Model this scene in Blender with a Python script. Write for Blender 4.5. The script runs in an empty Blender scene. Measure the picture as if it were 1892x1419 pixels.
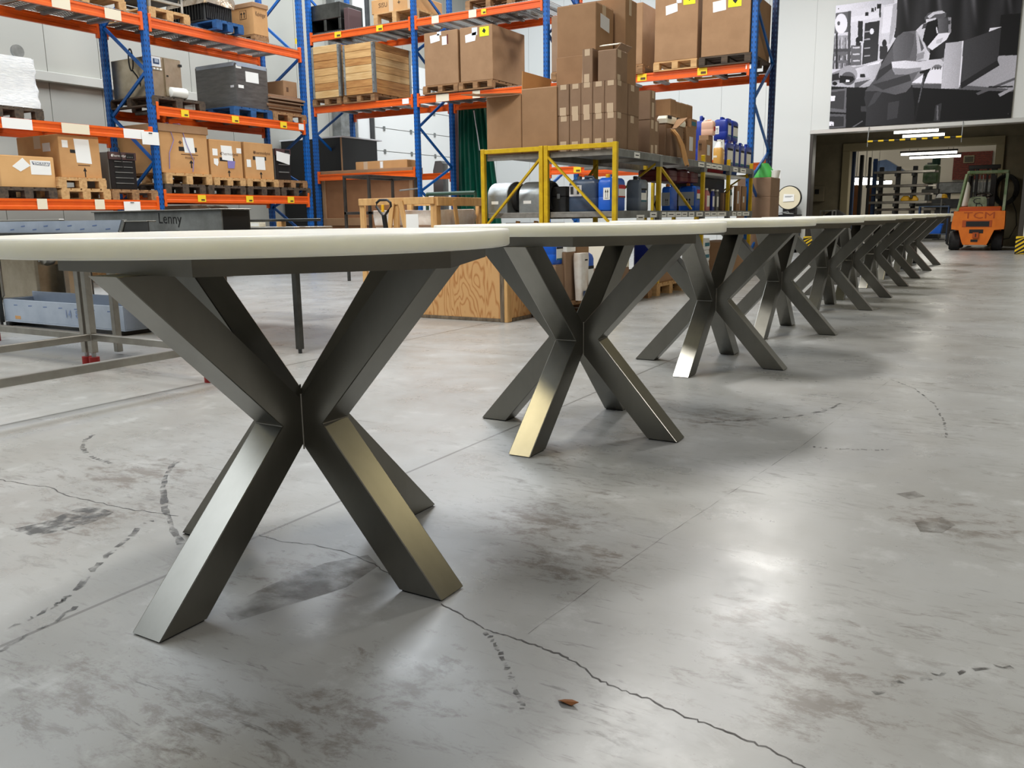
import bpy, math, random
import numpy as np
from mathutils import Vector, Matrix
random.seed(7)
SC = bpy.context.scene
COL = SC.collection

# ------------------------------------------------------------------ camera
F_PX, HOR_Y, ROLL, VP_X, EYE = 1564.1, 401.76, 0.01312, 1885.0, 0.94
_dn = Vector((ROLL, 1.0, -(HOR_Y - 709) / F_PX)).normalized()
_yd = Vector(((VP_X - 946) / F_PX, (HOR_Y - ROLL * (VP_X - 946) - 709) / F_PX, 1.0)).normalized()
_up = -_dn
_xd = _yd.cross(_up)
cam_d = bpy.data.cameras.new('camera')
cam = bpy.data.objects.new('camera', cam_d); COL.objects.link(cam)
cam_d.sensor_width = 36.0; cam_d.lens = 36.0 * F_PX / 1892.0
cam_d.clip_start = 0.05; cam_d.clip_end = 200
# rows of R are the world axes in camera coordinates (x right, y down, z forward)
right = Vector((_xd.x, _yd.x, _up.x)); down = Vector((_xd.y, _yd.y, _up.y)); fwd = Vector((_xd.z, _yd.z, _up.z))
cam.matrix_world = Matrix(((right.x, -down.x, -fwd.x, 0), (right.y, -down.y, -fwd.y, 0), (right.z, -down.z, -fwd.z, EYE), (0, 0, 0, 1)))
SC.camera = cam

def ray(px, py):
    a, b = (px - 946) / F_PX, (py - 709) / F_PX
    return right * a + down * b + fwd
def PX(px, py, X):
    r = ray(px, py); t = X / r.x; return Vector((X, r.y * t, r.z * t + EYE))
def PY(px, py, Y):
    r = ray(px, py); t = Y / r.y; return Vector((r.x * t, Y, r.z * t + EYE))
def PZ(px, py, Z=0.0):
    r = ray(px, py); t = (Z - EYE) / r.z; return Vector((r.x * t, r.y * t, Z))

# ------------------------------------------------------------------ world, light, exposure
SC.view_settings.view_transform = 'Standard'; SC.view_settings.look = 'None'
SC.view_settings.gamma = 1.0; SC.view_settings.use_curve_mapping = False
SC.view_settings.exposure = 0.06
SC.cycles.max_bounces = 6; SC.cycles.diffuse_bounces = 3; SC.cycles.glossy_bounces = 3; SC.cycles.adaptive_threshold = 0.02
w = bpy.data.worlds.new('world'); SC.world = w; w.use_nodes = True
w.node_tree.nodes['Background'].inputs[0].default_value = (0.8, 0.88, 1.0, 1)
w.node_tree.nodes['Background'].inputs[1].default_value = 0.35
def area(name, loc, size, energy, color, target=None, direction=(0, 0, -1)):
    d = bpy.data.lights.new(name, 'AREA'); d.shape = 'RECTANGLE'; d.size, d.size_y = size
    d.energy = energy; d.color = color
    o = bpy.data.objects.new(name, d); COL.objects.link(o); o.location = loc
    v = Vector(direction)
    o.rotation_euler = v.to_track_quat('-Z', 'Y').to_euler()
    return o
WARM = (1.0, 0.93, 0.82); COOL = (0.86, 0.93, 1.0)
LAMP = (1.0, 0.98, 0.945); GOLD = (1.0, 0.86, 0.50)
for (lx, ly, en, cl) in ((-4.2, 3.4, 330, LAMP), (-4.2, 10.6, 310, LAMP), (-4.2, 17.2, 420, LAMP), (-6.3, 1.2, 110, GOLD), (0.2, -1.5, 70, LAMP), (4.2, -2.5, 130, LAMP), (6.0, 5.5, 190, LAMP), (3.4, 12.8, 130, GOLD)):
    area('hall_lamp', (lx, ly, 7.6), (0.8, 1.6) if cl is LAMP else (0.6, 1.2), en, cl)
area('skylight', (-10.6, 7.0, 8.4), (4.0, 26.0), 2200, COOL)

# ------------------------------------------------------------------ materials
def lin(c):
    if isinstance(c, str):
        c = tuple(int(c[i:i + 2], 16) for i in (0, 2, 4))
    return tuple((v / 255 / 12.92 if v / 255 <= 0.04045 else ((v / 255 + 0.055) / 1.055) ** 2.4) for v in c) + (1.0,)
MATS = {}
def mat(name, col, rough=0.6, metal=0.0, col2=None, scale=6.0, stretch=(1, 1, 1), bump=0.0, spec=0.5, alpha=1.0, emit=None, emit_s=0.0,
        detail=4.0, lo=0.35, hi=0.65, trans=0.0, coat=0.0, sss=0.0, rough2=None):
    m = bpy.data.materials.new(name); m.use_nodes = True; MATS[name] = m
    nt = m.node_tree; b = nt.nodes['Principled BSDF']
    b.inputs['Base Color'].default_value = lin(col); b.inputs['Roughness'].default_value = rough
    b.inputs['Metallic'].default_value = metal; b.inputs['Specular IOR Level'].default_value = spec
    b.inputs['Alpha'].default_value = alpha; b.inputs['Transmission Weight'].default_value = trans
    b.inputs['Coat Weight'].default_value = coat
    if sss:
        b.inputs['Subsurface Weight'].default_value = sss; b.inputs['Subsurface Radius'].default_value = (0.06, 0.058, 0.05); b.inputs['Subsurface Scale'].default_value = 1.0
    if emit:
        b.inputs['Emission Color'].default_value = lin(emit); b.inputs['Emission Strength'].default_value = emit_s
    if col2 or bump or rough2 is not None:
        tc = nt.nodes.new('ShaderNodeTexCoord'); mp = nt.nodes.new('ShaderNodeMapping')
        oi = nt.nodes.new('ShaderNodeObjectInfo'); vm = nt.nodes.new('ShaderNodeVectorMath'); vm.operation = 'ADD'
        mu = nt.nodes.new('ShaderNodeMath'); mu.operation = 'MULTIPLY'; mu.inputs[1].default_value = 37.0
        nt.links.new(oi.outputs['Random'], mu.inputs[0])
        nt.links.new(tc.outputs['Object'], vm.inputs[0]); nt.links.new(mu.outputs[0], vm.inputs[1])
        nt.links.new(vm.outputs[0], mp.inputs['Vector']); mp.inputs['Scale'].default_value = stretch
        nz = nt.nodes.new('ShaderNodeTexNoise'); nz.inputs['Scale'].default_value = scale; nz.inputs['Detail'].default_value = detail
        nz.inputs['Roughness'].default_value = 0.6
        nt.links.new(mp.outputs[0], nz.inputs['Vector'])
        rp = nt.nodes.new('ShaderNodeMapRange'); rp.inputs[1].default_value = lo; rp.inputs[2].default_value = hi
        nt.links.new(nz.outputs['Fac'], rp.inputs[0])
        if col2:
            mx = nt.nodes.new('ShaderNodeMix'); mx.data_type = 'RGBA'
            mx.inputs[6].default_value = lin(col); mx.inputs[7].default_value = lin(col2)
            nt.links.new(rp.outputs[0], mx.inputs[0]); nt.links.new(mx.outputs[2], b.inputs['Base Color'])
        if rough2 is not None:
            r2 = nt.nodes.new('ShaderNodeMapRange'); r2.inputs[3].default_value = rough; r2.inputs[4].default_value = rough2
            nt.links.new(rp.outputs[0], r2.inputs[0]); nt.links.new(r2.outputs[0], b.inputs['Roughness'])
        if bump:
            bp = nt.nodes.new('ShaderNodeBump'); bp.inputs['Strength'].default_value = bump; bp.inputs['Distance'].default_value = 0.01
            nt.links.new(nz.outputs['Fac'], bp.inputs['Height']); nt.links.new(bp.outputs[0], b.inputs['Normal'])
    return m
mat('steel_brushed', (132, 130, 123), 0.30, 1.0, col2=(127, 125, 118), scale=5, stretch=(3, 3, 1), rough2=0.295)
mat('steel_frame', (126, 123, 116), 0.34, 1.0, col2=(118, 115, 108), scale=5, rough2=0.33)
mat('stainless', (172, 168, 160), 0.34, 1.0, col2=(150, 146, 138), scale=5, rough2=0.42)
mat('stainless_warm', (190, 178, 158), 0.34, 1.0, col2=(160, 146, 124), scale=3, rough2=0.45)
mat('stainless_dark', (98, 97, 93), 0.42, 1.0, col2=(78, 77, 74), scale=4)
mat('stone', (236, 234, 220), 0.30, 0.0, col2=(228, 226, 213), scale=4, spec=0.4, sss=0.8)
mat('film_blue', (170, 180, 194), 0.3, 0.0, col2=(150, 161, 178), scale=3, spec=0.6)
mat('ink_blue', (88, 110, 156), 0.6)
mat('film_mark', (128, 144, 178), 0.6)
mat('rack_blue', (6, 96, 178), 0.42, 0.0, col2=(5, 82, 156), scale=3)
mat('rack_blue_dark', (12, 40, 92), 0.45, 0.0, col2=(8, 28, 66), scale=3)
mat('rack_hole', (6, 22, 50), 0.8)
mat('rack_orange', (238, 100, 18), 0.40, 0.0, col2=(226, 88, 14), scale=3)
mat('mesh_grey', (170, 170, 166), 0.45, 0.9)
mat('galv', (176, 178, 176), 0.38, 0.8, col2=(140, 142, 140), scale=4, rough2=0.5)
mat('galv_dull', (150, 152, 150), 0.5, 0.5, col2=(120, 121, 118), scale=5)
mat('label_cream', (238, 226, 200), 0.7)
mat('paper', (246, 246, 242), 0.75)
mat('paper_dim', (222, 222, 224), 0.75)
mat('label_yellow', (250, 214, 40), 0.6)
mat('label_neon', (238, 250, 20), 0.6)
mat('ink', (18, 16, 16), 0.7)
mat('ink_brown', (96, 66, 42), 0.7)
mat('carton', (206, 157, 103), 0.78, col2=(196, 147, 94), scale=3)
mat('carton_bright', (222, 174, 116), 0.78, col2=(214, 166, 108), scale=3)
mat('carton_grey', (148, 119, 94), 0.8, col2=(138, 110, 86), scale=4)
mat('carton_brown', (164, 127, 92), 0.8, col2=(154, 118, 84), scale=4)
mat('tape', (205, 180, 150), 0.4)
mat('tape_clear', (196, 172, 142), 0.3)
mat('pallet_light', (214, 172, 118), 0.75, col2=(184, 140, 90), scale=3, stretch=(1, 6, 6))
mat('pallet_mid', (168, 126, 84), 0.8, col2=(128, 94, 62), scale=3, stretch=(1, 6, 6))
mat('pallet_dark', (92, 76, 60), 0.85, col2=(60, 50, 42), scale=3, stretch=(1, 6, 6))
mat('pallet_blue', (34, 92, 150), 0.7, col2=(26, 66, 112), scale=5)
mat('plank_a', (226, 180, 118), 0.7, col2=(198, 148, 90), scale=2.2, stretch=(1, 1, 9))
mat('plank_b', (206, 152, 88), 0.7, col2=(170, 112, 58), scale=2.2, stretch=(1, 1, 9))
mat('plank_c', (232, 196, 140), 0.7, col2=(210, 164, 104), scale=2.2, stretch=(1, 1, 9))
mat('timber', (222, 178, 116), 0.7, col2=(196, 148, 92), scale=3, stretch=(6, 6, 1))
mat('timber_grey', (128, 112, 92), 0.85, col2=(86, 74, 60), scale=4, stretch=(6, 6, 1))
mat('mdf', (150, 104, 68), 0.75, col2=(138, 94, 60), scale=3)
mat('black_panel', (14, 13, 14), 0.45)
mat('black', (16, 16, 17), 0.5)
mat('rubber', (24, 24, 25), 0.75, col2=(38, 38, 38), scale=12)
mat('dark_grey', (62, 62, 62), 0.5, col2=(50, 50, 50), scale=5)
mat('grey_plastic', (108, 108, 106), 0.5)
mat('oven_front', (44, 40, 40), 0.35, 0.3)
mat('oven_band', (86, 62, 62), 0.45)
mat('wrap_white', (246, 246, 244), 0.35, col2=(226, 228, 230), scale=9, stretch=(1, 1, 5), bump=0.5)
mat('wrap_grey', (92, 90, 88), 0.25, col2=(72, 70, 69), scale=4, stretch=(1, 1, 6), bump=0.25, coat=0.4)
mat('foil', (206, 190, 172), 0.22, 0.55, col2=(150, 128, 104), scale=9, bump=0.9)
mat('white_plastic', (236, 234, 226), 0.4)
mat('foam', (246, 240, 222), 0.6)
mat('sack', (240, 236, 230), 0.45, col2=(216, 202, 188), scale=6, bump=0.8)
mat('yellow_paint', (226, 190, 18), 0.42, col2=(200, 160, 14), scale=9)
mat('shelf_grey', (150, 148, 142), 0.55, col2=(118, 116, 110), scale=6)
mat('can_blue', (24, 100, 214), 0.35, col2=(20, 88, 196), scale=4)
mat('can_navy', (26, 56, 158), 0.4, col2=(18, 34, 126), scale=4)
mat('can_slate', (72, 88, 112), 0.35, col2=(58, 72, 94), scale=4)
mat('can_clear', (128, 138, 150), 0.3, col2=(100, 112, 128), scale=3)
mat('can_red', (96, 20, 28), 0.4)
mat('can_amber', (226, 176, 96), 0.3, col2=(214, 158, 72), scale=3)
mat('can_pink', (232, 186, 160), 0.35)
mat('can_rose', (196, 116, 116), 0.35)
mat('label_red', (196, 36, 40), 0.6)
mat('label_teal', (40, 110, 130), 0.6)
mat('label_grey', (170, 176, 180), 0.6)
mat('cap_yellow', (236, 178, 20), 0.5)
mat('cap_orange', (206, 120, 40), 0.5)
mat('tarp', (10, 92, 70), 0.35, col2=(8, 66, 52), scale=3, stretch=(4, 4, 0.6))
mat('green_steel', (44, 74, 56), 0.5)
mat('green_bright', (84, 200, 90), 0.5)
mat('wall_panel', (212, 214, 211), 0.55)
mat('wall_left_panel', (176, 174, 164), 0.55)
mat('wall_warm', (112, 104, 92), 0.7)
mat('wall_shade', (112, 114, 116), 0.7)
mat('seam', (120, 120, 116), 0.7)
mat('door_white', (242, 243, 240), 0.5)
mat('girt', (196, 194, 184), 0.6)
mat('ceiling', (100, 102, 104), 0.8)
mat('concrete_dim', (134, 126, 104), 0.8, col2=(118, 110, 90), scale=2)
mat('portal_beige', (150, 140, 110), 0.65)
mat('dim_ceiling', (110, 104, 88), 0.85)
mat('lintel_metal', (214, 214, 210), 0.3, 0.6)
mat('jamb_dark', (74, 70, 66), 0.4, 0.5)
mat('hazard_yellow', (236, 196, 30), 0.55)
mat('fork_orange', (226, 120, 24), 0.45, col2=(212, 106, 18), scale=5)
mat('fork_orange_dark', (170, 72, 14), 0.5)
mat('fork_camo', (138, 156, 128), 0.6, col2=(84, 100, 74), scale=7)
mat('guard_green', (92, 124, 76), 0.55, col2=(140, 150, 120), scale=6)
mat('tube_light', (255, 255, 250), 0.5, emit=(255, 252, 240), emit_s=9.0)
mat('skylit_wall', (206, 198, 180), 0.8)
mat('brick', (128, 62, 48), 0.85, col2=(104, 48, 40), scale=9)
mat('mortar', (142, 118, 104), 0.9)
mat('navy_steel', (22, 44, 76), 0.5)
mat('brown_board', (150, 94, 48), 0.7)
mat('steel_bar', (128, 124, 118), 0.4, 0.8, col2=(96, 88, 80), scale=4)
mat('red_foot', (150, 26, 24), 0.45)
mat('cream_disc', (230, 220, 190), 0.6)
mat('cabinet_blue', (30, 56, 96), 0.5)
mat('sheets', (150, 104, 66), 0.8, col2=(120, 82, 52), scale=4)
mat('strap', (140, 130, 190), 0.4)
mat('maroon', (74, 16, 20), 0.5)

# plywood with figured grain
def plywood():
    m = bpy.data.materials.new('plywood'); MATS['plywood'] = m; m.use_nodes = True; nt = m.node_tree; b = nt.nodes['Principled BSDF']
    tc = nt.nodes.new('ShaderNodeTexCoord'); mp = nt.nodes.new('ShaderNodeMapping'); mp.inputs['Scale'].default_value = (2.2, 2.2, 0.5)
    nz = nt.nodes.new('ShaderNodeTexNoise'); nz.inputs['Scale'].default_value = 2.2; nz.inputs['Detail'].default_value = 2.5; nz.inputs['Distortion'].default_value = 0.35
    nt.links.new(tc.outputs['Object'], mp.inputs[0]); nt.links.new(mp.outputs[0], nz.inputs['Vector'])
    mu = nt.nodes.new('ShaderNodeMath'); mu.operation = 'MULTIPLY'; mu.inputs[1].default_value = 34
    fr = nt.nodes.new('ShaderNodeMath'); fr.operation = 'PINGPONG'; fr.inputs[1].default_value = 1.0
    nt.links.new(nz.outputs['Fac'], mu.inputs[0]); nt.links.new(mu.outputs[0], fr.inputs[0])
    rp = nt.nodes.new('ShaderNodeValToRGB'); e = rp.color_ramp.elements
    e[0].position = 0.0; e[0].color = lin((182, 122, 66)); e[1].position = 0.5; e[1].color = lin((212, 164, 108))
    nt.links.new(fr.outputs[0], rp.inputs[0]); nt.links.new(rp.outputs[0], b.inputs['Base Color']); b.inputs['Roughness'].default_value = 0.65
plywood()

def floor_material():
    m = bpy.data.materials.new('concrete_floor'); MATS['concrete_floor'] = m; m.use_nodes = True; nt = m.node_tree; b = nt.nodes['Principled BSDF']
    N = nt.nodes.new; L = nt.links.new
    tc = N('ShaderNodeTexCoord')
    def noise(scale, detail=5.0, stretch=(1, 1, 1), dist=0.0, rough=0.6, rot=0.0):
        mp = N('ShaderNodeMapping'); mp.inputs['Scale'].default_value = stretch; mp.inputs['Rotation'].default_value = (0, 0, rot)
        L(tc.outputs['Object'], mp.inputs[0])
        n = N('ShaderNodeTexNoise'); n.inputs['Scale'].default_value = scale; n.inputs['Detail'].default_value = detail
        n.inputs['Distortion'].default_value = dist; n.inputs['Roughness'].default_value = rough
        L(mp.outputs[0], n.inputs['Vector']); return n.outputs['Fac']
    def rng(x, a, c, lo=0.0, hi=1.0):
        r = N('ShaderNodeMapRange'); r.inputs[1].default_value = a; r.inputs[2].default_value = c; r.inputs[3].default_value = lo; r.inputs[4].default_value = hi
        L(x, r.inputs[0]); return r.outputs[0]
    def math_(op, a, c):
        n = N('ShaderNodeMath'); n.operation = op
        for i, v in enumerate((a, c)):
            if isinstance(v, (int, float)): n.inputs[i].default_value = v
            else: L(v, n.inputs[i])
        return n.outputs[0]
    def mix(f, a, c):
        n = N('ShaderNodeMix'); n.data_type = 'RGBA'
        if isinstance(f, float): n.inputs[0].default_value = f
        else: L(f, n.inputs[0])
        for i, v in ((6, a), (7, c)):
            if isinstance(v, tuple): n.inputs[i].default_value = v
            else: L(v, n.inputs[i])
        return n.outputs[2]
    big = rng(noise(0.55, 3), 0.35, 0.68)
    mid = rng(noise(2.4, 6, rough=0.65), 0.32, 0.7)
    col = mix(big, lin((169, 170, 169)), lin((147, 146, 142)))
    col = mix(math_('MULTIPLY', mid, 0.45), col, lin((140, 137, 130)))
    # streaky scuffs: fine noise stretched, gated by a patch noise
    gate = rng(noise(0.9, 4, rough=0.6), 0.46, 0.62)
    scuff = rng(noise(15, 7, stretch=(0.55, 1.5, 1), dist=0.6, rough=0.74, rot=0.5), 0.52, 0.64)
    col = mix(math_('MULTIPLY', math_('MULTIPLY', scuff, gate), 0.75), col, lin((92, 84, 76)))
    scuff2 = rng(noise(30, 5, stretch=(0.25, 1.8, 1), dist=0.4, rough=0.7, rot=-0.4), 0.60, 0.68)
    gate2 = rng(noise(1.7, 3), 0.45, 0.6)
    col = mix(math_('MULTIPLY', math_('MULTIPLY', scuff2, gate2), 0.7), col, lin((78, 74, 70)))
    pos = N('ShaderNodeVectorMath'); pos.operation = 'MULTIPLY'; pos.inputs[1].default_value = (1, 1, 0); L(tc.outputs['Object'], pos.inputs[0])
    zone = None
    for (sx_, sy_, sr_) in STAINS:
        dn_ = N('ShaderNodeVectorMath'); dn_.operation = 'DISTANCE'; dn_.inputs[1].default_value = (sx_, sy_, 0); L(pos.outputs[0], dn_.inputs[0])
        q_ = rng(dn_.outputs['Value'], sr_ * .15, sr_, 1.0, 0.0); zone = q_ if zone is None else math_('MAXIMUM', zone, q_)
    fine = rng(math_('ADD', noise(11, 8, stretch=(0.8, 1.4, 1), dist=0.3, rough=0.78), math_('MULTIPLY', zone, 0.16)), 0.60, 0.72)
    col = mix(math_('MULTIPLY', fine, 0.72), col, lin((104, 95, 86)))
    specks = rng(noise(70, 4, rough=0.7), 0.66, 0.74)
    col = mix(math_('MULTIPLY', specks, 0.5), col, lin((92, 88, 82)))
    pale = rng(noise(5, 6, rough=0.7), 0.56, 0.72)
    col = mix(math_('MULTIPLY', pale, 0.45), col, lin((198, 199, 198)))
    # saw-cut joints at fixed X and Y
    sep = N('ShaderNodeSeparateXYZ'); L(tc.outputs['Object'], sep.inputs[0])
    joint = None
    for axis, vals in (('X', JOINTS_X), ('Y', JOINTS_Y)):
        for v, wd in vals:
            d = math_('ABSOLUTE', math_('SUBTRACT', sep.outputs[axis], v), 0)
            j = math_('LESS_THAN', d, wd)
            joint = j if joint is None else math_('MAXIMUM', joint, j)
    col = mix(math_('MULTIPLY', joint, 0.62), col, lin((70, 64, 58)))
    L(col, b.inputs['Base Color'])
    rg = rng(noise(3.2, 6, rough=0.65), 0.3, 0.7, 0.24, 0.40)
    rg = math_('ADD', rg, math_('MULTIPLY', math_('MULTIPLY', scuff, gate), 0.15))
    L(rg, b.inputs['Roughness']); b.inputs['Specular IOR Level'].default_value = 0.55
    bp = N('ShaderNodeBump'); bp.inputs['Strength'].default_value = 0.06; bp.inputs['Distance'].default_value = 0.004
    L(noise(24, 6), bp.inputs['Height']); L(bp.outputs[0], b.inputs['Normal'])
    return m
_j1 = PZ(300, 1066)
JOINTS_X = [(PZ(300, 1066).x, 0.006), (PZ(200, 744).x, 0.009)]
JOINTS_Y = [(PZ(1500, 700).y, 0.003), (PZ(1200, 590).y, 0.004)]
STAINS = [(p.x, p.y, r) for p, r in ((PZ(1440, 1230), .32), (PZ(1400, 1130), .2), (PZ(1500, 1290), .25), (PZ(760, 1260), .22), (PZ(560, 1060), .28), (PZ(130, 1270), .25), (PZ(1000, 960), .35), (PZ(330, 1340), .2), (PZ(1050, 1040), .3), (PZ(620, 1330), .2), (PZ(1750, 960), .3), (PZ(1330, 770), .4), (PZ(150, 960), .35), (PZ(250, 880), .4))]
floor_material()

# ------------------------------------------------------------------ mesh helpers: every helper returns (verts, faces)
def box(x0, y0, z0, x1, y1, z1):
    v = [(x0, y0, z0), (x1, y0, z0), (x1, y1, z0), (x0, y1, z0), (x0, y0, z1), (x1, y0, z1), (x1, y1, z1), (x0, y1, z1)]
    f = [(0, 3, 2, 1), (4, 5, 6, 7), (0, 1, 5, 4), (1, 2, 6, 5), (2, 3, 7, 6), (3, 0, 4, 7)]
    return v, f
def cbox(x0, y0, z0, x1, y1, z1, c=0.004):
    lo = (x0, y0, z0); hi = (x1, y1, z1); c = min(c, 0.45 * min(x1 - x0, y1 - y0, z1 - z0))
    v = []; idx = {}
    for sx in (0, 1):
        for sy in (0, 1):
            for sz in (0, 1):
                s = (sx, sy, sz)
                for a in range(3):
                    p = []
                    for k in range(3):
                        e = hi[k] if s[k] else lo[k]
                        p.append(e if k == a else e + (-c if s[k] else c))
                    idx[(s, a)] = len(v); v.append(tuple(p))
    f = []
    for a in range(3):
        b_, c_ = (a + 1) % 3, (a + 2) % 3
        for s in (0, 1):
            q = []
            for t in ((0, 0), (1, 0), (1, 1), (0, 1)):
                k = [0, 0, 0]; k[a] = s; k[b_], k[c_] = t
                q.append(idx[(tuple(k), a)])
            f.append(tuple(q) if s else tuple(reversed(q)))
    for a in range(3):
        b_, c_ = (a + 1) % 3, (a + 2) % 3
        for sb in (0, 1):
            for sc in (0, 1):
                k0 = [0, 0, 0]; k0[b_] = sb; k0[c_] = sc
                k1 = list(k0); k1[a] = 1
                q = (idx[(tuple(k0), b_)], idx[(tuple(k1), b_)], idx[(tuple(k1), c_)], idx[(tuple(k0), c_)])
                f.append(q if (sb + sc) % 2 else tuple(reversed(q)))
    for sx in (0, 1):
        for sy in (0, 1):
            for sz in (0, 1):
                s = (sx, sy, sz); q = (idx[(s, 0)], idx[(s, 1)], idx[(s, 2)])
                f.append(q if (sx + sy + sz) % 2 else tuple(reversed(q)))
    return v, f
def prism(poly, a, b, axis='z'):
    """poly in the plane across the axis: z->(x,y), y->(x,z), x->(y,z)"""
    n = len(poly); v = []
    for t in (a, b):
        for p in poly:
            v.append({'z': (p[0], p[1], t), 'y': (p[0], t, p[1]), 'x': (t, p[0], p[1])}[axis])
    f = [tuple(range(n - 1, -1, -1)), tuple(range(n, 2 * n))]
    for i in range(n):
        j = (i + 1) % n; f.append((i, j, n + j, n + i))
    return v, f
def cyl(p0, p1, r, n=12, r2=None):
    p0, p1 = Vector(p0), Vector(p1); d = (p1 - p0).normalized()
    u = d.orthogonal().normalized(); w_ = d.cross(u); r2 = r if r2 is None else r2
    v = [tuple(p + (u * math.cos(2 * math.pi * i / n) + w_ * math.sin(2 * math.pi * i / n)) * rr) for p, rr in ((p0, r), (p1, r2)) for i in range(n)]
    f = [tuple(range(n - 1, -1, -1)), tuple(range(n, 2 * n))] + [(i, (i + 1) % n, n + (i + 1) % n, n + i) for i in range(n)]
    return v, f
def bar(p0, p1, wa, wb, upv=(0, 0, 1)):
    """rectangular bar between two points, wa across, wb along upv-ish"""
    p0, p1 = Vector(p0), Vector(p1); d = (p1 - p0).normalized(); s = d.cross(Vector(upv)).normalized(); t = s.cross(d)
    v = []
    for p in (p0, p1):
        for a, b in ((-1, -1), (1, -1), (1, 1), (-1, 1)):
            v.append(tuple(p + s * (a * wa / 2) + t * (b * wb / 2)))
    f = [(3, 2, 1, 0), (4, 5, 6, 7)] + [(i, (i + 1) % 4, 4 + (i + 1) % 4, 4 + i) for i in range(4)]
    return v, f
def tube(pts, r, n=8, closed=False):
    pts = [Vector(p) for p in pts]; m = len(pts); v = []; f = []
    for i, p in enumerate(pts):
        a = pts[(i - 1) % m] if (closed or i > 0) else p; b = pts[(i + 1) % m] if (closed or i < m - 1) else p
        d = (b - a).normalized()
        ref = Vector((0, 0, 1)) if abs(d.z) < 0.9 else Vector((1, 0, 0))
        u = d.cross(ref).normalized(); w_ = u.cross(d)
        for k in range(n):
            t = 2 * math.pi * k / n; v.append(tuple(p + u * (r * math.cos(t)) + w_ * (r * math.sin(t))))
    for i in range(m if closed else m - 1):
        j = (i + 1) % m
        for k in range(n):
            l = (k + 1) % n; f.append((i * n + k, i * n + l, j * n + l, j * n + k))
    if not closed:
        f.append(tuple(range(n - 1, -1, -1))); f.append(tuple(range((m - 1) * n, m * n)))
    return v, f
def loft(loops, cap=True):
    n = len(loops[0]); v = [p for l in loops for p in l]; f = []
    for i in range(len(loops) - 1):
        for k in range(n):
            l = (k + 1) % n; f.append((i * n + k, i * n + l, (i + 1) * n + l, (i + 1) * n + k))
    if cap:
        f.append(tuple(range(n - 1, -1, -1))); f.append(tuple(range((len(loops) - 1) * n, len(loops) * n)))
    return v, f
def rrect(w_, d, r, z, n=3, cx=0, cy=0):
    r = min(r, 0.49 * min(w_, d)); out = []
    for (sx, sy, a0) in ((1, 1, 0), (-1, 1, 90), (-1, -1, 180), (1, -1, 270)):
        for k in range(n + 1):
            a = math.radians(a0 + 90 * k / n); out.append((cx + sx * (w_ / 2 - r) + r * math.cos(a), cy + sy * (d / 2 - r) + r * math.sin(a), z))
    return out
def lathe(profile, n=24, axis='z', c=(0, 0, 0)):
    loops = []
    for r, h in profile:
        l = []
        for k in range(n):
            a = 2 * math.pi * k / n; x, y = r * math.cos(a), r * math.sin(a)
            l.append({'z': (c[0] + x, c[1] + y, c[2] + h), 'y': (c[0] + x, c[1] + h, c[2] - y), 'x': (c[0] + h, c[1] + x, c[2] + y)}[axis])
        loops.append(l)
    return loft(loops)

MESHES = {}
def mesh(name, vf, m, smooth=False, key=None, angle=38):
    if key is not None and key in MESHES: return MESHES[key]
    me = bpy.data.meshes.new(name); me.from_pydata([tuple(p) for p in vf[0]], [], [tuple(q) for q in vf[1]]); me.validate()
    if m: me.materials.append(MATS[m])
    if smooth:
        for p in me.polygons: p.use_smooth = True
        me.set_sharp_from_angle(angle=math.radians(18 if name == 'table_top' else angle))
    if key is not None: MESHES[key] = me
    return me
def link(name, me, parent=None, loc=(0, 0, 0), rot=(0, 0, 0)):
    o = bpy.data.objects.new(name, me); COL.objects.link(o); o.location = loc; o.rotation_euler = rot
    if parent: o.parent = parent
    return o
def tag(o, label=None, cat=None, group=None, kind=None):
    if label: o['label'] = label
    if cat: o['category'] = cat
    if group: o['group'] = group
    if kind: o['kind'] = kind
    return o
def thing(name, label, cat, loc=(0, 0, 0), rotz=0.0, group=None):
    o = bpy.data.objects.new(name, None); COL.objects.link(o); o.location = loc; o.rotation_euler = (0, 0, rotz); o.empty_display_size = 0.1
    return tag(o, label, cat, group)
def part(name, parent, vf, m, smooth=False, key=None, loc=(0, 0, 0), rot=(0, 0, 0)):
    return link(name, mesh(name, vf, m, smooth, key), parent, loc, rot)
def single(name, label, cat, vf, m, group=None, smooth=False):
    """a one-mesh thing given in world coordinates; its origin goes to the middle of its base"""
    P = np.array(vf[0]); lo, hi = P.min(0), P.max(0); c = np.array([(lo[0] + hi[0]) / 2, (lo[1] + hi[1]) / 2, lo[2]])
    return tag(link(name, mesh(name, ((P - c).tolist(), vf[1]), m, smooth), None, tuple(c)), label, cat, group)
def struct(name, vf, m, parent=None, smooth=False, label=None):
    o = link(name, mesh(name, vf, m, smooth), parent)
    if parent is None: o['kind'] = 'structure'
    if label: o['label'] = label
    return o
def copy_tree(o, parent=None):
    c = o.copy(); COL.objects.link(c); c.parent = parent
    for ch in o.children: copy_tree(ch, c)
    return c

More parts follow.
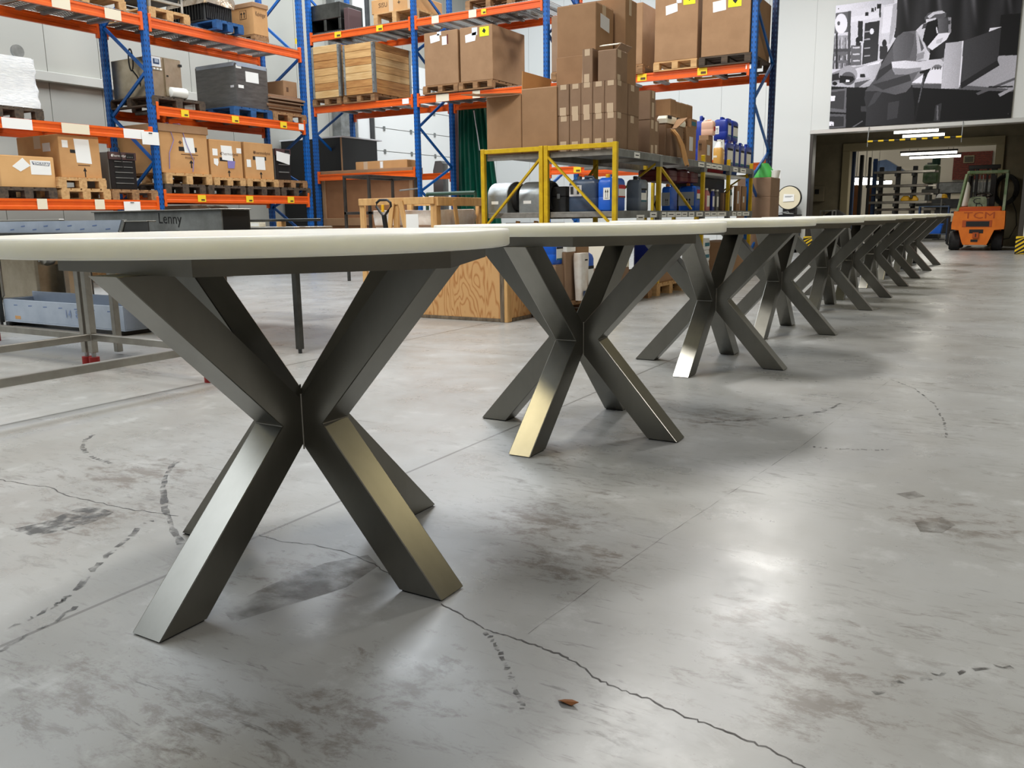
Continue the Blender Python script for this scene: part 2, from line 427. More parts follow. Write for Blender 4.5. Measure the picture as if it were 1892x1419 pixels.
# ------------------------------------------------------------------ faces of boxes: decals and lettering
def face(B, f):
    x0, y0, z0, x1, y1, z1 = B
    return {'+X': (Vector((x1, y0, z0)), Vector((0, y1 - y0, 0)), Vector((0, 0, z1 - z0)), Vector((1, 0, 0))),
            '-Y': (Vector((x0, y0, z0)), Vector((x1 - x0, 0, 0)), Vector((0, 0, z1 - z0)), Vector((0, -1, 0))),
            '+Z': (Vector((x0, y0, z1)), Vector((x1 - x0, 0, 0)), Vector((0, y1 - y0, 0)), Vector((0, 0, 1)))}[f]
def decal(name, parent, B, f, pts, m, t=0.003, lift=0.0):
    """thin plate on a face; pts are (u, v) in 0..1 of that face"""
    o, U, V, N = face(B, f); n = len(pts)
    v = [tuple(o + U * u + V * w_ + N * h) for h in (lift - 0.001, lift + t) for u, w_ in pts]
    fs = [tuple(range(n - 1, -1, -1)), tuple(range(n, 2 * n))] + [(i, (i + 1) % n, n + (i + 1) % n, n + i) for i in range(n)]
    return part(name, parent, (v, fs), m)
def rect(u0, v0, u1, v1): return [(u0, v0), (u1, v0), (u1, v1), (u0, v1)]
def arrow_pts(u, v, hu, hv):
    return [(u - hu * .28, v), (u + hu * .28, v), (u + hu * .28, v + hv * .6), (u + hu, v + hv * .6), (u, v + hv), (u - hu, v + hv * .6), (u - hu * .28, v + hv * .6)]
TEXT = {}
def text_mesh(s):
    if s not in TEXT:
        c = bpy.data.curves.new('lettering', 'FONT'); c.body = s; c.align_x = 'CENTER'; c.align_y = 'CENTER'; c.size = 1.0; c.extrude = 0.0; c.resolution_u = 2
        o = bpy.data.objects.new('lettering', c); COL.objects.link(o)
        bpy.context.view_layer.update()
        me = bpy.data.meshes.new_from_object(o.evaluated_get(bpy.context.evaluated_depsgraph_get()))
        TEXT[s] = ([tuple(v.co) for v in me.vertices], [tuple(p.vertices) for p in me.polygons])
        bpy.data.objects.remove(o); bpy.data.curves.remove(c); bpy.data.meshes.remove(me)
    return TEXT[s]
def lettering(parent, B, f, u, v, size, s, m='ink', squeeze=1.0, lift=0.0045, shear=0.0):
    o, U, V, N = face(B, f); c = o + U * u + V * v + N * lift; un, vn = U.normalized(), V.normalized()
    vs, fs = text_mesh(s)
    pts = [tuple(c + un * (p[0] * size * squeeze) + vn * ((p[1] + shear * p[0]) * size)) for p in vs]
    o = part('lettering', parent, (pts, fs), m); o['kind'] = 'stuff'; return o

# corner box: the vertical edge between the -Y face and the +X face stands at pixel column pc
def corner(pl, pc, pr, yt, yb, X=None, Y=None, z0=None, w_=None, d=None, h=None):
    ym = (yt + yb) / 2
    c = PX(pc, ym, X) if X is not None else PY(pc, ym, Y)
    x1, y0 = c.x, c.y
    zt = (PX(pc, yt, X) if X is not None else PY(pc, yt, Y)).z
    zb = (PX(pc, yb, X) if X is not None else PY(pc, yb, Y)).z
    x0 = PY(pl, ym, y0).x if w_ is None else x1 - w_
    y1 = PX(pr, ym, x1).y if d is None else y0 + d
    z0 = zb if z0 is None else z0
    return (x0, y0, z0, x1, y1, zt if h is None else z0 + h)

CARTONS = {}
def carton(label, B, m='carton', tape=None, group=None, name='carton', seam=True):
    """closed cardboard box: body, top flap seam with tape, side tape tabs"""
    x0, y0, z0, x1, y1, z1 = B; c = ((x0 + x1) / 2, (y0 + y1) / 2, z0); W, D, H = x1 - x0, y1 - y0, z1 - z0
    t = thing(name, label, 'box', c, 0, group)
    Lb = (-W / 2, -D / 2, 0, W / 2, D / 2, H)
    part('body', t, cbox(*Lb, c=0.006), m)
    if seam:
        decal('flap', t, Lb, '+Z', rect(0.01, 0.01, 0.99, 0.494), m, 0.004); decal('flap', t, Lb, '+Z', rect(0.01, 0.506, 0.99, 0.99), m, 0.004)
    for tp in (tape or ()):
        decal('tape', t, Lb, tp[0], rect(*tp[1:5]), 'tape', 0.0025)
    return t, Lb

def pallet(label, c, W, D, m='pallet_mid', group='wooden pallets', H=0.15):
    """c is the middle of the base; W runs along X, D along Y"""
    t = thing('pallet', label, 'pallet', c, 0, group)
    k = (round(W, 2), round(D, 2), m, H)
    bt = 0.022; bh = H - 3 * bt
    for i in range(5):                       # deck boards run along X
        y = -D / 2 + (i + 0.5) * D / 5
        part('deck_board', t, box(-W / 2, -D * 0.085, 0, W / 2, D * 0.085, bt), m, key=('db',) + k, loc=(0, y, H - bt))
    for sx in (-1, 0, 1):
        x = sx * (W / 2 - 0.05)
        part('stringer', t, box(-0.05, -D / 2, 0, 0.05, D / 2, bt), m, key=('st',) + k, loc=(x, 0, H - 2 * bt))
        for sy in (-1, 0, 1):
            part('block', t, box(-0.05, -0.06, 0, 0.05, 0.06, bh), m, key=('bl',) + k, loc=(x, sy * (D / 2 - 0.06), bt))
    for sy in (-1, 0, 1):
        part('skid', t, box(-W / 2, -0.055, 0, W / 2, 0.055, bt), m, key=('sk',) + k, loc=(0, sy * (D / 2 - 0.06), 0))
    return t

# ================================================================== THE SETTING
WX, WY = -14.5, 22.3                      # inner faces of the left wall and of the back wall
OX0, OX1, OZ = -0.2058 * WY, 0.10, EYE + 0.0856 * WY      # the opening
struct('floor', box(WX - 0.3, -7.2, -0.12, 8.2, 44.0, 0.0), 'concrete_floor')
struct('ceiling', box(WX - 0.3, -7.2, 8.6, 8.2, WY + 0.3, 8.75), 'ceiling')
struct('wall_right', box(8.0, -7.2, 0, 8.2, WY + 0.3, 8.6), 'wall_warm')
struct('wall_rear', box(WX - 0.3, -7.2, 0, 8.2, -7.0, 8.6), 'wall_shade')
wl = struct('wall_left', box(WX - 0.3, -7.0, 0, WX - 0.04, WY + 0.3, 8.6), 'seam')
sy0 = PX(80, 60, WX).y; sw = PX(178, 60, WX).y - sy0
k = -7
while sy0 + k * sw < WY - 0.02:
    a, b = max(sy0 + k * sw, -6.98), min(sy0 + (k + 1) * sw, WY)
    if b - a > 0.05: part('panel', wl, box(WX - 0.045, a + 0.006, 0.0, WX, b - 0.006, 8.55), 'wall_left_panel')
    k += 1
wb = struct('wall_back', box(WX, WY + 0.03, 0, OX0, WY + 0.35, 8.6), 'seam')
x = OX0
while x > WX + 0.05:
    a = max(x - 1.13, WX)
    part('panel', wb, box(a + 0.003, WY, 0, x - 0.003, WY + 0.035, 8.55), 'wall_panel'); x -= 1.13
struct('wall_over_opening', box(OX0, WY, OZ + 0.1, 8.0, WY + 0.35, 8.6), 'wall_panel')
struct('wall_beside_opening', box(OX1, WY, 0, 8.0, WY + 0.35, OZ + 0.1), 'wall_panel')
struct('trim_1', cbox(OX0 - 0.02, WY - 0.03, OZ, OX1 + 0.3, WY + 0.36, OZ + 0.1, 0.01), 'lintel_metal')
struct('trim_2', cbox(OX0 - 0.01, WY - 0.01, 0, OX0 + 0.07, WY + 0.36, OZ, 0.008), 'jamb_dark')
struct('trim_3', cbox(OX1 - 0.10, WY - 0.01, 0, OX1, WY + 0.36, OZ, 0.008), 'jamb_dark')
# horizontal rail along the left wall
g0, g1 = PX(62, 136, WX + 0.1), PX(240, 160, WX + 0.1)
struct('trim_4', cbox(WX, -6.9, g0.z - 0.09, WX + 0.12, g1.y + 2.3, g0.z + 0.07, 0.008), 'girt')
# steel column, white reveal and door track beside the sectional door
def wall_strip(name, p0, p1, m, t, zt=8.5):
    a, b = PX(p0, 60, WX + t).y, PX(p1, 60, WX + t).y
    return struct(name, cbox(WX, a, 0, WX + t, b, zt, 0.01), m)
wall_strip('trim_5', 622, 652, 'galv_dull', 0.28); wall_strip('trim_6', 654, 678, 'door_white', 0.16); wall_strip('trim_7', 679, 685, 'dark_grey', 0.22)
d1 = thing('door_1', 'white sectional loading door in the left wall behind the rack', 'door', (WX, PX(690, 240, WX).y, 0)); d1['kind'] = 'structure'; del d1['category']
DW = 4.0; zline = PX(690, 234, WX + 0.06).z; ph = zline - PX(690, 277, WX + 0.06).z
zz = zline
while zz > ph: zz -= ph
z_lo = 0.02; lev = [zz + i * ph for i in range(0, 9) if zz + i * ph < 5.4]
for i, zt in enumerate(lev):
    pa = part('panel', d1, cbox(0.0, 0.0, z_lo, 0.06, DW, zt - 0.008, 0.004), 'door_white')
    for q in (0.35, 1.5, 2.6, 3.6):
        part('hinge', pa, cbox(0.06, q - 0.04, zt - 0.06, 0.085, q + 0.04, zt + 0.05, 0.006), 'galv_dull', key=('hinge', i, q))
    z_lo = zt + 0.008
for i, zc in enumerate((0.62,)):
    part('rail', d1, cbox(0.06, 0.02, zc, 0.09, DW, zc + 0.07), 'galv')

# ------------------------------------------------------------------ the workshop behind the opening
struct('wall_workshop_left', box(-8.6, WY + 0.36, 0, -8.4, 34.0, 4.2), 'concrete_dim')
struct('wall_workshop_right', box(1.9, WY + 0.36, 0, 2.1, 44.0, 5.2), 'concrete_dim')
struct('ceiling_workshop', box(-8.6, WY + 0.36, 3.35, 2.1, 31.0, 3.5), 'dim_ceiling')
PYY = 27.3
pa0, pa1 = PY(1554, 330, PYY).x, PY(1568, 330, PYY).x
pb0, pb1 = PY(1835, 330, PYY).x, PY(1851, 330, PYY).x
plz = PY(1600, 277, PYY).z; plt = PY(1600, 263, PYY).z
struct('trim_8', cbox(pa0, PYY, 0, pa1, PYY + 0.4, plz, 0.01), 'portal_beige')
struct('trim_9', cbox(pb0, PYY, 0, pb1, PYY + 0.4, plz, 0.01), 'portal_beige')
struct('trim_10', cbox(pa0, PYY - 0.02, plz, pb1, PYY + 0.42, plt, 0.01), 'portal_beige')
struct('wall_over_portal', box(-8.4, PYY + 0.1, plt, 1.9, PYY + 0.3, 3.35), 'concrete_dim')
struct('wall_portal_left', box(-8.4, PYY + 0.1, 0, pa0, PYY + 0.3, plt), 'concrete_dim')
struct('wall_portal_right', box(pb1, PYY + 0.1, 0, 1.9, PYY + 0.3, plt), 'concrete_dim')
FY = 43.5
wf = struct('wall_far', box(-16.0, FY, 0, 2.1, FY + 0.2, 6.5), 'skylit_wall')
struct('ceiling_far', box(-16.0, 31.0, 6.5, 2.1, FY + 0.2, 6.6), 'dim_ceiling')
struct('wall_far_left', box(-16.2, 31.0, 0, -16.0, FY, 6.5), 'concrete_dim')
# brick field and grille on the far wall
bx0, bx1 = PY(1761, 310, FY).x, PY(1832, 310, FY).x
bz0, bz1 = PY(1790, 331, FY).z, PY(1790, 280, FY).z
br = struct('wall_brick', box(bx0, FY - 0.09, bz0, bx1, FY - 0.01, bz1), 'mortar')
bw, bh = (bx1 - bx0) / 8, (bz1 - bz0) / 16
for r in range(16):
    for c_ in range(9):
        a = bx0 + (c_ - (0.5 if r % 2 else 0)) * bw; b = min(a + bw - 0.015, bx1); a = max(a, bx0)
        if b - a > 0.05:
            part('brick', br, box(a, FY - 0.115, bz0 + r * bh, b, FY - 0.085, bz0 + (r + 1) * bh - 0.015), 'brick')
vg = thing('wall_vent', 'pale louvred vent grille set in the far brick wall', 'vent', (PY(1790, 300, FY).x, FY - 0.12, PY(1790, 301, FY).z))
gw = PY(1800, 295, FY).x - PY(1780, 295, FY).x; gh = PY(1790, 287, FY).z - PY(1790, 301, FY).z
part('frame', vg, cbox(-gw / 2, -0.03, 0, gw / 2, 0.0, gh, 0.02), 'portal_beige')
for i in range(5): part('slat', vg, box(-gw * 0.4, -0.05, gh * (0.17 + 0.15 * i), gw * 0.4, -0.03, gh * (0.24 + 0.15 * i)), 'black', key='ventslat%d' % i)
# girders under the brick, door in far wall
gz = PY(1790, 341, FY).z
single('steel_girder', 'long grey steel girder below the far brick wall', 'girder', cbox(PY(1736, 340, FY).x, FY - 0.3, gz - 0.35, PY(1834, 340, FY).x, FY - 0.02, gz + 0.1, 0.03), 'galv_dull')
single('steel_girder', 'lower dark grey steel girder across the far wall', 'girder', cbox(PY(1720, 355, FY).x, FY - 0.3, gz - 1.0, PY(1834, 355, FY).x, FY - 0.02, gz - 0.6, 0.03), 'dark_grey')
dd = thing('door_2', 'dark frame door with pale panel in the far wall', None, (PY(1762, 380, FY - 0.1).x, FY - 0.1, 0)); dd['kind'] = 'structure'
part('frame', dd, cbox(-0.75, -0.05, 0, 0.6, 0.05, 2.25, 0.02), 'dark_grey')
part('panel', dd, cbox(-0.15, -0.08, 0.5, 0.42, -0.05, 1.75, 0.02), 'label_cream')
# pitched roof piece seen through the gap
rp = [PY(1618, 300, 42.0), PY(1642, 296, 42.0), PY(1676, 317, 42.0), PY(1618, 317, 42.0)]
single('canopy_roof', 'blue-grey pitched canopy seen far back in the workshop', 'canopy', prism([(p.x, p.z) for p in rp], 41.2, 42.6, 'y'), 'can_slate')
# tube lights
def tube_light(p0, p1, Y, lab, en):
    a, b = PY(p0[0], p0[1], Y), PY(p1[0], p1[1], Y); z = (a.z + b.z) / 2
    t = thing('tube_light', lab, 'lamp', ((a.x + b.x) / 2, Y, z), 0, 'fluorescent tubes in the workshop')
    L = (b.x - a.x) / 2
    part('tube', t, cyl((-L, 0, 0), (L, 0, 0), 0.032, 10), 'tube_light', True)
    part('housing', t, cbox(-L - 0.03, -0.05, 0.04, L + 0.03, 0.05, 0.09), 'dark_grey')
    for q in (-.7, .7): part('hanger', t, cyl((q * L, 0, .1), (q * L, 0, 3.36 - z), .006, 6), 'black')
    d = bpy.data.lights.new('tube_glow', 'AREA'); d.shape = 'RECTANGLE'; d.size = 2 * L; d.size_y = 0.1; d.energy = en; d.color = (1.0, 0.95, 0.82)
    o = bpy.data.objects.new('tube_glow', d); COL.objects.link(o); o.location = (t.location.x, Y, z - 0.06)
tube_light((1652, 246), (1734, 238.5), 24.2, 'upper front fluorescent tube above the workshop entrance', 16)
tube_light((1668, 252.5), (1745, 247), 25.2, 'lower front fluorescent tube just behind the workshop entrance', 16)
tube_light((1665, 285.5), (1768, 280), 28.6, 'upper rear fluorescent tube past the beige portal', 30)
tube_light((1681, 291.5), (1775, 287.5), 29.8, 'lower rear fluorescent tube past the beige portal', 30)
area('workshop_skylight', (-6.0, 38.0, 6.3), (9.0, 7.0), 230, (1.0, 0.95, 0.86))
for i, (px, py) in enumerate(((1582, 331), (1598, 331), (1582, 338), (1599, 338), (1622, 337), (1608, 337))):
    a = PY(px, py, 39.0 + .35 * i)
    t = thing('tube_light', ['left upper', 'right upper', 'left lower', 'middle lower', 'rightmost long', 'short centre'][i] + ' small distant fluorescent lamp between the blue posts', 'lamp', tuple(a), 0, 'distant workshop lamps')
    part('tube', t, cyl((-0.3, 0, 0), (0.3 + 0.25 * (i == 4), 0, 0), 0.07, 8), 'tube_light', True)
    part('housing', t, cbox(-0.3, -0.06, 0.06, 0.3, 0.06, 0.12), 'dark_grey', key='tlh')
    part('hanger', t, cyl((0, 0, .14), (0, 0, 6.51 - a.z), .008, 6), 'black')

# ================================================================== THE TABLES
TX = -1.647
TY = [1.652, 3.366, 5.276, 7.004, 8.965, 10.427, 12.115, 13.663, 15.503, 17.33]
SHIFT = {0: (-0.06, -0.04), 2: (-0.015, -0.015), 4: (0.0, 0.0)}
ZB, ZF, ZT = 0.830, 0.870, 0.912
def table_proto():
    t = thing('pedestal_table', 'table', 'table', (TX, TY[0], 0), 0, 'round stone tables standing in one row')
    # slab: round disc with eased edges
    R = 0.625
    part('table_top', t, lathe([(R - 0.005, ZF), (R - 0.0015, ZF + 0.0015), (R, ZF + 0.005), (R, ZT - 0.004), (R - 0.0012, ZT - 0.0012), (R - 0.004, ZT)], 160), 'stone', True)
    # hexagonal sub-frame
    ro, ri = 0.55, 0.49
    hexo = [(ro * math.cos(math.radians(60 * i - 6)), ro * math.sin(math.radians(60 * i - 6))) for i in range(6)]
    hexi = [(ri * math.cos(math.radians(60 * i - 6)), ri * math.sin(math.radians(60 * i - 6))) for i in range(6)]
    v = [(x, y, z) for z in (ZB, ZF) for x, y in hexo + hexi]; f = []
    for i in range(6):
        j = (i + 1) % 6
        f += [(i, j, 12 + j, 12 + i), (6 + j, 6 + i, 18 + i, 18 + j), (j, i, 6 + i, 6 + j), (12 + i, 12 + j, 18 + j, 18 + i)]
    part('sub_frame', t, (v, f), 'steel_frame')
    part('mounting_plate', t, prism([(p[0] * 0.97, p[1] * 0.97) for p in hexi], ZB + 0.012, ZF - 0.002), 'steel_frame')
    poly = [(0.515, 0.004), (0.12, 0.417), (0.53, ZB), (0.395, ZB), (0.0, 0.43), (0.0, 0.404), (0.383, 0.004)]
    for k in range(4):
        q = 0.486 if k % 2 == 0 else 0.536       # the spread is a little wider along the row
        pk = [(r if r < .15 else r + q - .515, z_) for r, z_ in poly]
        leg = part('leg', t, bevel_prism(pk, 0.05), 'steel_brushed', key=('tleg', k % 2), rot=(0, 0, k * math.pi / 2))
        part('foot_pad', leg, box(q - .127, -0.045, 0.0, q - .007, 0.045, 0.005), 'black', key=('tpad', k % 2))
    for k in range(4):
        a = math.radians(45 + 90 * k); r = 0.05 * math.sqrt(2) + 0.0008
        part('weld_seam', t, cyl((r * math.cos(a), r * math.sin(a), 0.34), (r * math.cos(a), r * math.sin(a), 0.49), 0.0022, 6), 'stainless', key='weld%d' % k)
        b = math.radians(90 * k)
        v, f = cyl((0.121, -0.048, 0.417), (0.121, 0.048, 0.417), 0.002, 6)
        part('weld_seam', t, (v, f), 'stainless', key='weldh', rot=(0, 0, b))
    return t
def bevel_prism(poly, hw, c=0.003):
    """polygon in (r, z), extruded to +-hw across, with chamfered rims"""
    n = len(poly); cen = [(0.2, 0.417)]
    def inset(d):
        out = []
        for i in range(n):
            p0, p1, p2 = (Vector(poly[(i + q) % n]) for q in (-1, 0, 1))
            e1, e2 = (p1 - p0).normalized(), (p2 - p1).normalized()
            n1, n2 = Vector((-e1.y, e1.x)), Vector((-e2.y, e2.x))
            m = (n1 + n2); m = m / max(0.3, m.length_squared) * 2 if m.length > 0.1 else n1
            out.append(p1 + m * d * 0.5 * 2 / 2)
        return out
    ins = inset(c)
    loops = []
    for y, pl in ((-hw, ins), (-hw + c, poly), (hw - c, poly), (hw, ins)):
        loops.append([(p[0], y, p[1]) for p in pl])
    v, f = loft(loops)
    return v, f
tb0 = table_proto()
where = ['the nearest round white stone table on steel X legs, cut by the left edge', 'second round stone table from the camera, before the plywood crate', 'third round stone table counted from the camera end',
         'fourth round stone table counted from the camera end', 'fifth round stone table counted from the camera end', 'sixth round stone table counted from the camera end', 'seventh round stone table counted from the camera end',
         'third from last round stone table in the row', 'second to last round stone table in the row', 'last round stone table in the row, nearest the orange forklift']
for i, y in enumerate(TY):
    t = tb0 if i == 0 else copy_tree(tb0)
    t.location = (TX, y, 0); t['label'] = where[i]
for o in list(COL.objects):
    if o.name.startswith('table_top') and o.parent:
        i = min(range(10), key=lambda q: abs(TY[q] - o.parent.location.y))
        s = SHIFT.get(i, (0, 0)); o.location = (s[0], s[1], 0)
        if i == 0: o.scale = (1.035, 1.035, 1)

# ================================================================== PALLET RACKS
def slot_material(name, base, hole):
    m = bpy.data.materials.new(name); MATS[name] = m; m.use_nodes = True; nt = m.node_tree; b = nt.nodes['Principled BSDF']
    tc = nt.nodes.new('ShaderNodeTexCoord'); sp = nt.nodes.new('ShaderNodeSeparateXYZ'); nt.links.new(tc.outputs['Object'], sp.inputs[0])
    md = nt.nodes.new('ShaderNodeMath'); md.operation = 'FRACT'; mu = nt.nodes.new('ShaderNodeMath'); mu.operation = 'MULTIPLY'; mu.inputs[1].default_value = 1 / 0.075
    nt.links.new(sp.outputs['Z'], mu.inputs[0]); nt.links.new(mu.outputs[0], md.inputs[0])
    lt = nt.nodes.new('ShaderNodeMath'); lt.operation = 'LESS_THAN'; lt.inputs[1].default_value = 0.45; nt.links.new(md.outputs[0], lt.inputs[0])
    mx = nt.nodes.new('ShaderNodeMix'); mx.data_type = 'RGBA'; mx.inputs[6].default_value = lin(base); mx.inputs[7].default_value = lin(hole)
    nt.links.new(lt.outputs[0], mx.inputs[0]); nt.links.new(mx.outputs[2], b.inputs['Base Color']); b.inputs['Roughness'].default_value = 0.5
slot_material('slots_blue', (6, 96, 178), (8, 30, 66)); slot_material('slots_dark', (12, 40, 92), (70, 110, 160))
RACK_H = 6.2
def post(parent, x, y, m='rack_blue', sm='slots_blue'):
    p = part('upright_post', parent, cbox(x - 0.045, y - 0.05, 0.01, x + 0.045, y + 0.05, RACK_H, 0.008), m)
    part('base_plate', p, cbox(x - 0.07, y - 0.07, 0, x + 0.07, y + 0.07, 0.012), m)
    part('slot_strip', p, box(x + 0.044, y - 0.034, 0.05, x + 0.0465, y - 0.022, RACK_H), sm)
    part('slot_strip', p, box(x + 0.044, y + 0.022, 0.05, x + 0.0465, y + 0.034, RACK_H), sm)
    part('slot_strip', p, box(x - 0.032, y - 0.0515, 0.05, x - 0.02, y - 0.049, RACK_H), sm)
    part('slot_strip', p, box(x + 0.02, y - 0.0515, 0.05, x + 0.032, y - 0.049, RACK_H), sm)
def beam(parent, axis, a, b, f, zt, h=0.14, labels=(), m='rack_orange', th=0.05):
    """axis 'y': runs along Y from a to b at X = f (front); axis 'x': along X from a to b at Y = f"""
    zb = zt - h; k = h * 0.30
    s = 1 if axis == 'y' else -1              # front looks to +X or to -Y
    prof = [(0, zb), (0, zb + k), (-0.012 * s, zb + k + 0.01), (-0.012 * s, zt - k), (0, zt - k + 0.01), (0, zt), (-th * s, zt), (-th * s, zb)]
    if axis == 'y': vf = prism([(f + p[0], p[1]) for p in prof], a, b, 'y')
    else: vf = prism([(f + p[0], p[1]) for p in prof], a, b, 'x')
    bm = part('beam', parent, vf, m)
    for e, sg in ((a, 1), (b, -1)):
        if axis == 'y': part('connector', bm, cbox(f - 0.05, min(e, e + sg * 0.045), zb - 0.06, f + 0.006, max(e, e + sg * 0.045), zt + 0.06), m)
        else: part('connector', bm, cbox(min(e, e + sg * 0.045), f - 0.006, zb - 0.06, max(e, e + sg * 0.045), f + 0.05, zt + 0.06), m)
    for (p0, p1, lm, v0, v1) in labels:
        if axis == 'y':
            ya, yb = PX(p0, 200, f).y, PX(p1, 200, f).y
            part('label_sticker', bm, box(f - 0.002, ya, zb + h * v0, f + 0.003, yb, zb + h * v1), lm)
            if lm == 'label_yellow': part('barcode', bm, box(f + 0.003, ya + (yb - ya) * .4, zb + h * (v0 + .12), f + 0.0042, yb - (yb - ya) * .15, zb + h * (v0 + .4 * (v1 - v0))), 'ink_brown')
        else:
            xa, xb = PY(p0, 120, f).x, PY(p1, 120, f).x
            part('label_sticker', bm, box(xa, f - 0.003, zb + h * v0, xb, f + 0.002, zb + h * v1), lm)
            if lm == 'label_yellow': part('barcode', bm, box(xa + (xb - xa) * .35, f - 0.0042, zb + h * (v0 + .12), xb - (xb - xa) * .12, f - 0.003, zb + h * (v0 + .5 * (v1 - v0))), 'ink_brown')
    return bm
def braces(parent, x0, x1, y, pts, along='x', m='rack_blue'):
    """zig-zag braces between the front and the rear post; pts are heights, alternating front and rear"""
    for i in range(len(pts) - 1):
        a, b = (x0, x1) if i % 2 == 0 else (x1, x0)
        if along == 'x': part('brace', parent, bar((a, y, pts[i]), (b, y, pts[i + 1]), 0.03, 0.045), m)
        else: part('brace', parent, bar((y, a, pts[i]), (y, b, pts[i + 1]), 0.03, 0.045), m)
def mesh_deck(parent, x0, x1, y0, y1, z, axis):
    v, f = [], []
    def add(q):
        n = len(v); v.extend(q[0]); f.extend([tuple(i + n for i in t) for t in q[1]])
    t = 0.004
    nx, ny = int((x1 - x0) / 0.055), int((y1 - y0) / 0.055)
    for i in range(nx + 1):
        x = x0 + (x1 - x0) * i / nx; add(box(x - t, y0, z, x + t, y1, z + 2 * t))
    for i in range(ny + 1):
        y = y0 + (y1 - y0) * i / ny; add(box(x0, y - t, z - 2 * t, x1, y + t, z))
    o = part('wire_deck', parent, (v, f), 'mesh_grey'); o['kind'] = 'stuff'
    n = 9
    for i in range(n):
        if axis == 'y':
            y = y0 + (y1 - y0) * (i + 0.5) / n; part('deck_support', parent, box(x0 + 0.02, y - 0.03, z - 0.045, x1 - 0.02, y + 0.03, z - 0.01), 'galv_dull')
        else:
            x = x0 + (x1 - x0) * (i + 0.5) / n; part('deck_support', parent, box(x - 0.03, y0 + 0.02, z - 0.045, x + 0.03, y1 - 0.02, z - 0.01), 'galv_dull')
LX, LXB = -11.5, -12.6
LU = [5.45, 8.835, 12.125]
LZ_ = [0.15, 0.55, 1.22, 1.86, 2.58, 3.19, 3.92, 4.55, 5.25, 5.9]; LZ2 = [0.15, 0.6, 1.2, 1.55, 2.0, 2.52, 3.32, 3.85, 4.57, 5.2, 5.9]
RZ = [0.25, 0.85, 1.48, 1.98, 2.7, 3.4, 4.1, 4.75, 5.4, 6.05]
Z_LOW0, Z_MID0, Z_TOP = 1.276, 2.31, 3.955
Z_LOW1, Z_MID1 = 1.382, 2.69
lr = thing('pallet_rack', 'blue and orange pallet rack along the left wall', 'rack', (0, 0, 0))
for u in LU:
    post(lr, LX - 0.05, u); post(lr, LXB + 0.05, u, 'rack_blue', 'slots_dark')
    braces(lr, LXB + 0.09, LX - 0.09, u, LZ2 if u > 12 else LZ_)
CR, YL, PP = 'label_cream', 'label_yellow', 'paper'
for f_, front in ((LX, True), (LXB + 0.055, False)):
    a0, b0, a1, b1 = LU[0] + 0.05, LU[1] - 0.05, LU[1] + 0.05, LU[2] - 0.05
    beam(lr, 'y', a0, b0, f_, Z_LOW0, labels=[(48, 67, CR, 0, 1), (157, 175, CR, 0, 1)] if front else ())
    beam(lr, 'y', a0, b0, f_, Z_MID0, labels=[(0, 56, PP, 0.02, .98), (110, 161, CR, 0.02, .98), (224, 262, PP, 0.02, .98)] if front else ())
    beam(lr, 'y', a0, b0, f_, Z_TOP, labels=[(117, 150, CR, 0, 1), (211, 240, CR, 0, 1)] if front else ())
    beam(lr, 'y', a1, b1, f_, Z_LOW1, labels=[(352, 367, YL, .12, .9), (443, 456, YL, .12, .9), (521, 533, YL, .12, .9)] if front else ())
    beam(lr, 'y', a1, b1, f_, Z_MID1, labels=[(334, 348, YL, .12, .9), (427, 440, YL, .12, .9), (516, 528, YL, .12, .9), (550, 561, PP, .15, .9)] if front else ())
    beam(lr, 'y', a1, b1, f_, Z_TOP)
mesh_deck(lr, LXB + 0.06, LX - 0.02, LU[0] + 0.06, LU[1] - 0.06, Z_TOP + 0.012, 'y'); mesh_deck(lr, LXB + 0.06, LX - 0.02, LU[1] + 0.06, LU[2] - 0.06, Z_TOP + 0.012, 'y')
for zs in (Z_LOW0, Z_MID0):                   # pallet support bars under the loads
    for q in (5.9, 6.5, 7.1, 7.7, 8.3): part('support_bar', lr, box(LXB + 0.06, q - 0.03, zs - 0.04, LX - 0.055, q + 0.03, zs), 'galv_dull')
for zs in (Z_LOW1, Z_MID1):
    for q in (9.3, 9.9, 10.5, 11.1, 11.7): part('support_bar', lr, box(LXB + 0.06, q - 0.03, zs - 0.04, LX - 0.055, q + 0.03, zs), 'galv_dull')

